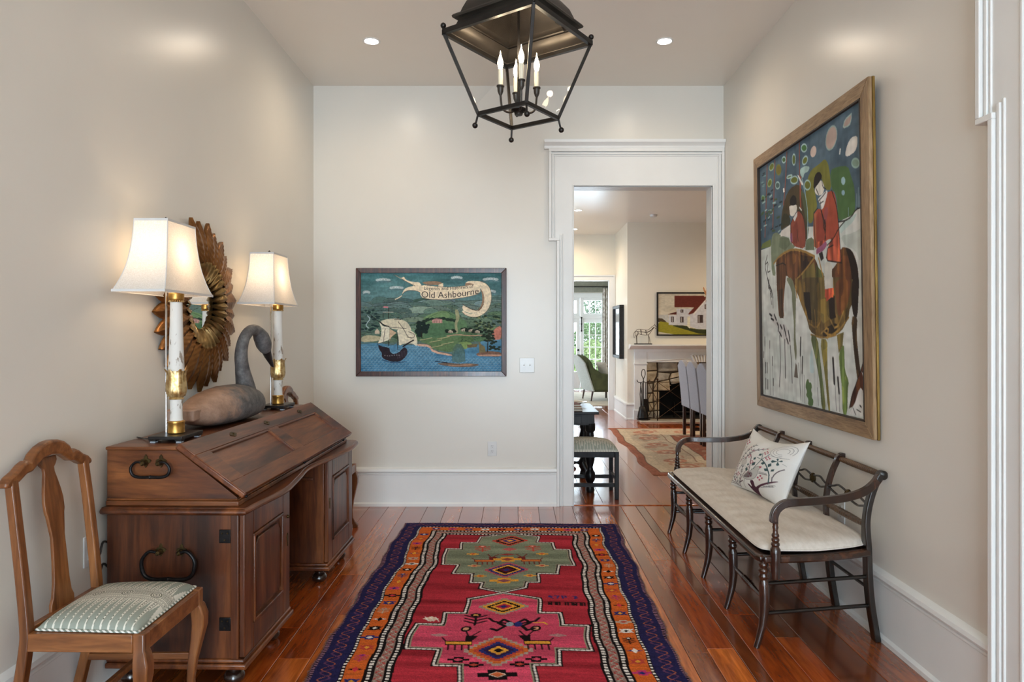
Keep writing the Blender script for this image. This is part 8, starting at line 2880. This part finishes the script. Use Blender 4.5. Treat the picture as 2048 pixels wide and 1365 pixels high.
# ------------------------------------------------------------------ sitting room
M_GREENV = paint('moss_velvet', srgb(84, 88, 54), srgb(66, 70, 44), rough=0.8, scale=8)
M_PALEB = paint('pale_back_linen', srgb(186, 188, 182), srgb(172, 174, 168), rough=0.85, scale=40)
AC = thing('armchair', 'green velvet armchair with a pale back in the sitting room', 'armchair', (1.66, 14.05, 0.0085), (0, 0, math.radians(12)))
for sy in (-1, 1):
    MB().tube([(-0.20, sy * 0.28, 0.0), (-0.16, sy * 0.28, 0.24)], [0.014, 0.024], 8).build('leg', M_DKLEG, AC, smooth=50)
    MB().tube([(0.32, sy * 0.30, 0.0), (0.32, sy * 0.30, 0.52)], 0.02, up=(0, 1, 0), flat=(0.018, 0.018)).build('arm_support', M_DKLEG, AC, bevel=0.003)
    arm = [(-0.18, 0.22), (0.34, 0.20), (0.34, 0.50), (0.20, 0.53), (0.0, 0.56), (-0.16, 0.66), (-0.30, 0.84)]
    MB().prism([(x, z) for x, z in arm], 0.075, (0, sy * 0.335 - 0.0375, 0)).build('arm', M_GREENV, AC, bevel=0.025, seg=3)
MB().box(-0.16, 0.34, -0.30, 0.30, 0.18, 0.34).build('seat_base', M_GREENV, AC, bevel=0.02)
MB().box(-0.14, 0.36, -0.295, 0.295, 0.34, 0.46).build('seat_cushion', M_GREENV, AC, bevel=0.04, seg=3)


def chair_back(name, mat, x_off, th, hw_, zlo, bev):
    R = []
    for y in np.linspace(-1, 1, 13):
        zt_ = 0.93 - 0.16 * abs(y) ** 3
        ring = []
        for f_ in (0.0, 0.25, 0.5, 0.75, 1.0):
            z = zlo + (zt_ - zlo) * f_
            x = -0.16 - 0.34 * (z - 0.2) + x_off + 0.05 * y * y
            ring.append((x, y * hw_, z))
        R.append(ring + [(x + th, y_, z) for x, y_, z in ring[::-1]])
    return MB().loft(R).build(name, mat, AC, bevel=bev, seg=2)


chair_back('outside_back', M_PALEB, -0.07, 0.03, 0.375, 0.20, 0.010)
chair_back('inside_back', M_GREENV, -0.045, 0.17, 0.33, 0.30, 0.05)
PC = thing('scatter_cushion', 'beige cushion propped in the green armchair', 'cushion', (1.80, 14.06, 0.63), (0, math.radians(-18), math.radians(25)))
u = np.linspace(-1, 1, 24)[None, :]
v = np.linspace(-1, 1, 24)[:, None]
for sg in (1, -1):
    thk = ((1 - np.abs(u) ** 2.5) * (1 - np.abs(v) ** 2.5)) ** 0.6 * 0.07
    P_ = np.stack([sg * thk, u * 0.17 * (1 - 0.08 * (1 - v ** 2)), -v * 0.17 * (1 - 0.08 * (1 - u ** 2))], -1)
    sheet_obj('cushion_face', P_, Sheet(24, 24, 1, 1, (196, 178, 148)), M_LINEN, PC)
M_DRAPE = paint('patterned_drape', srgb(186, 178, 166), srgb(228, 224, 216), rough=0.9, scale=14, lo=0.45, hi=0.55)
CU = thing('curtain', 'patterned curtain hanging right of the garden doors', 'curtain', (2.21, 16.56, 0))
rows = []
for z in np.linspace(0.01, 2.46, 10):
    rows.append([(-0.10 + 0.36 * i / 48, 0.030 * math.sin(i / 48 * 2 * PI * 6), z) for i in range(49)])
MB().add([p for r_ in rows for p in r_], [(k * 49 + i, k * 49 + i + 1, (k + 1) * 49 + i + 1, (k + 1) * 49 + i) for k in range(9) for i in range(48)]).build('drape', M_DRAPE, CU, smooth=80)
MB().tube([(-1.65, 0, 2.50), (0.45, 0, 2.50)], 0.014, 8).ball((0.46, 0, 2.50), 0.028).build('rod', M_IRON, CU, smooth=60)
hd = MB()
for i in range(6):
    hd.tube([(-0.09 + i * 0.065, 0.018 * math.cos(t), 2.49 + 0.022 * math.sin(t)) for t in np.linspace(0, 2 * PI, 10)], 0.003, 5)
hd.build('curtain_ring', M_IRON, CU)
M_ROMAN = paint('sage_shade_cloth', srgb(150, 150, 136), srgb(140, 140, 126), rough=0.9, scale=20)
RS_ = thing('roman_shade', 'folded grey roman shade above the garden doors', 'shade', (1.584, Y3 - 0.03, 2.36))
for k in range(3):
    MB().box(-0.70, 0.70, -0.03 + 0.006 * k, 0.025, 0.01 + 0.085 * k, 0.10 + 0.085 * k).build('fold', M_ROMAN, RS_, bevel=0.006)
PR = MB().box(0.4, 3.2, 12.9, 15.8, 0.0, 0.006).build('sitting_room_rug', paint('pale_rug_wool', srgb(196, 186, 168), srgb(178, 166, 148), rough=0.95, scale=5), None, bevel=0.003)
tag(PR, 'pale wool rug under the green armchair', 'rug')

# ------------------------------------------------------------------ garden beyond the doors
M_LAWN = paint('lawn', srgb(96, 128, 60), srgb(74, 104, 48), rough=0.95, scale=3)
struct(MB().box(-14, 18, Y3 + T, 44, -0.30, -0.20).build('lawn', M_LAWN))
M_FOL = [paint('foliage_%s' % nm, c1, c2, rough=0.6, scale=4) for nm, c1, c2 in (('light', srgb(176, 192, 136), srgb(140, 164, 106)), ('mid', srgb(150, 174, 126), srgb(112, 142, 96)), ('deep', srgb(124, 150, 118), srgb(92, 120, 90)))]  # greens paled so the colour itself carries the garden haze
M_TRUNK = wood('bark', srgb(52, 40, 30), srgb(74, 58, 44), srgb(96, 78, 60), 'z', 4, rough=0.9, coat=0)
rg = np.random.default_rng(5)


def shrub(x, y, r, h, n, mat, label, name='garden_shrub', z0=-0.2):
    t = thing(name, label, 'shrub' if name == 'garden_shrub' else 'tree', (x, y, z0))
    st_ = MB()
    for k in range(5):
        a = k * 1.256
        st_.tube([(0.04 * math.cos(a), 0.04 * math.sin(a), 0.0), (r * 0.3 * math.cos(a), r * 0.3 * math.sin(a), h * 0.45), (r * 0.6 * math.cos(a), r * 0.6 * math.sin(a), h * 0.75)], [0.04, 0.025, 0.01], 6)
    st_.build('stems', M_TRUNK, t, smooth=60)
    P_ = rg.normal(0, 1, (n, 3))
    P_ /= np.linalg.norm(P_, axis=1)[:, None]
    rad = rg.uniform(0.55, 1.0, n) ** 0.5
    lump = 1 + 0.18 * np.sin(P_[:, 0] * 5 + x) * np.sin(P_[:, 2] * 6 + y)
    C_ = P_ * (rad * lump)[:, None] * np.array([r, r, h * 0.55]) + np.array([0, 0, h * 0.58])
    a1 = rg.normal(0, 1, (n, 3))
    a1 /= np.linalg.norm(a1, axis=1)[:, None]
    a2 = np.cross(a1, rg.normal(0, 1, (n, 3)))
    a2 /= np.linalg.norm(a2, axis=1)[:, None]
    s_ = rg.uniform(0.025, 0.055, n)[:, None] * (1 + r * 0.25)
    V = np.stack([C_ - a1 * s_, C_ + a2 * s_ * 0.45, C_ + a1 * s_, C_ - a2 * s_ * 0.45], 1).reshape(-1, 3)
    lv = MB()
    lv.v = [tuple(p) for p in V]
    lv.f = [tuple(range(4 * k, 4 * k + 4)) for k in range(n)]
    me = bpy.data.meshes.new('foliage')
    me.from_pydata(lv.v, [], lv.f)
    me.materials.append(mat)
    tag(link(bpy.data.objects.new('foliage', me), t), kind='stuff')
    return t


shrub(2.35, 20.2, 0.75, 1.15, 5000, M_FOL[0], 'light green low shrub right outside the garden doors')
shrub(0.75, 20.8, 0.75, 1.25, 5000, M_FOL[1], 'low leafy shrub seen through the left garden door')
shrub(3.3, 23.5, 1.5, 2.1, 9000, M_FOL[1], 'taller rounded shrub behind the low ones in the garden')
shrub(0.1, 25.5, 1.5, 2.2, 9000, M_FOL[2], 'dark green rounded shrub behind on the left of the garden')
shrub(5.2, 30.0, 2.3, 3.4, 9000, M_FOL[2], 'broad tree at the far side of the garden', 'garden_tree')
shrub(-0.2, 34.0, 2.4, 3.0, 9000, M_FOL[1], 'pale broad tree at the left far side of the garden', 'garden_tree')
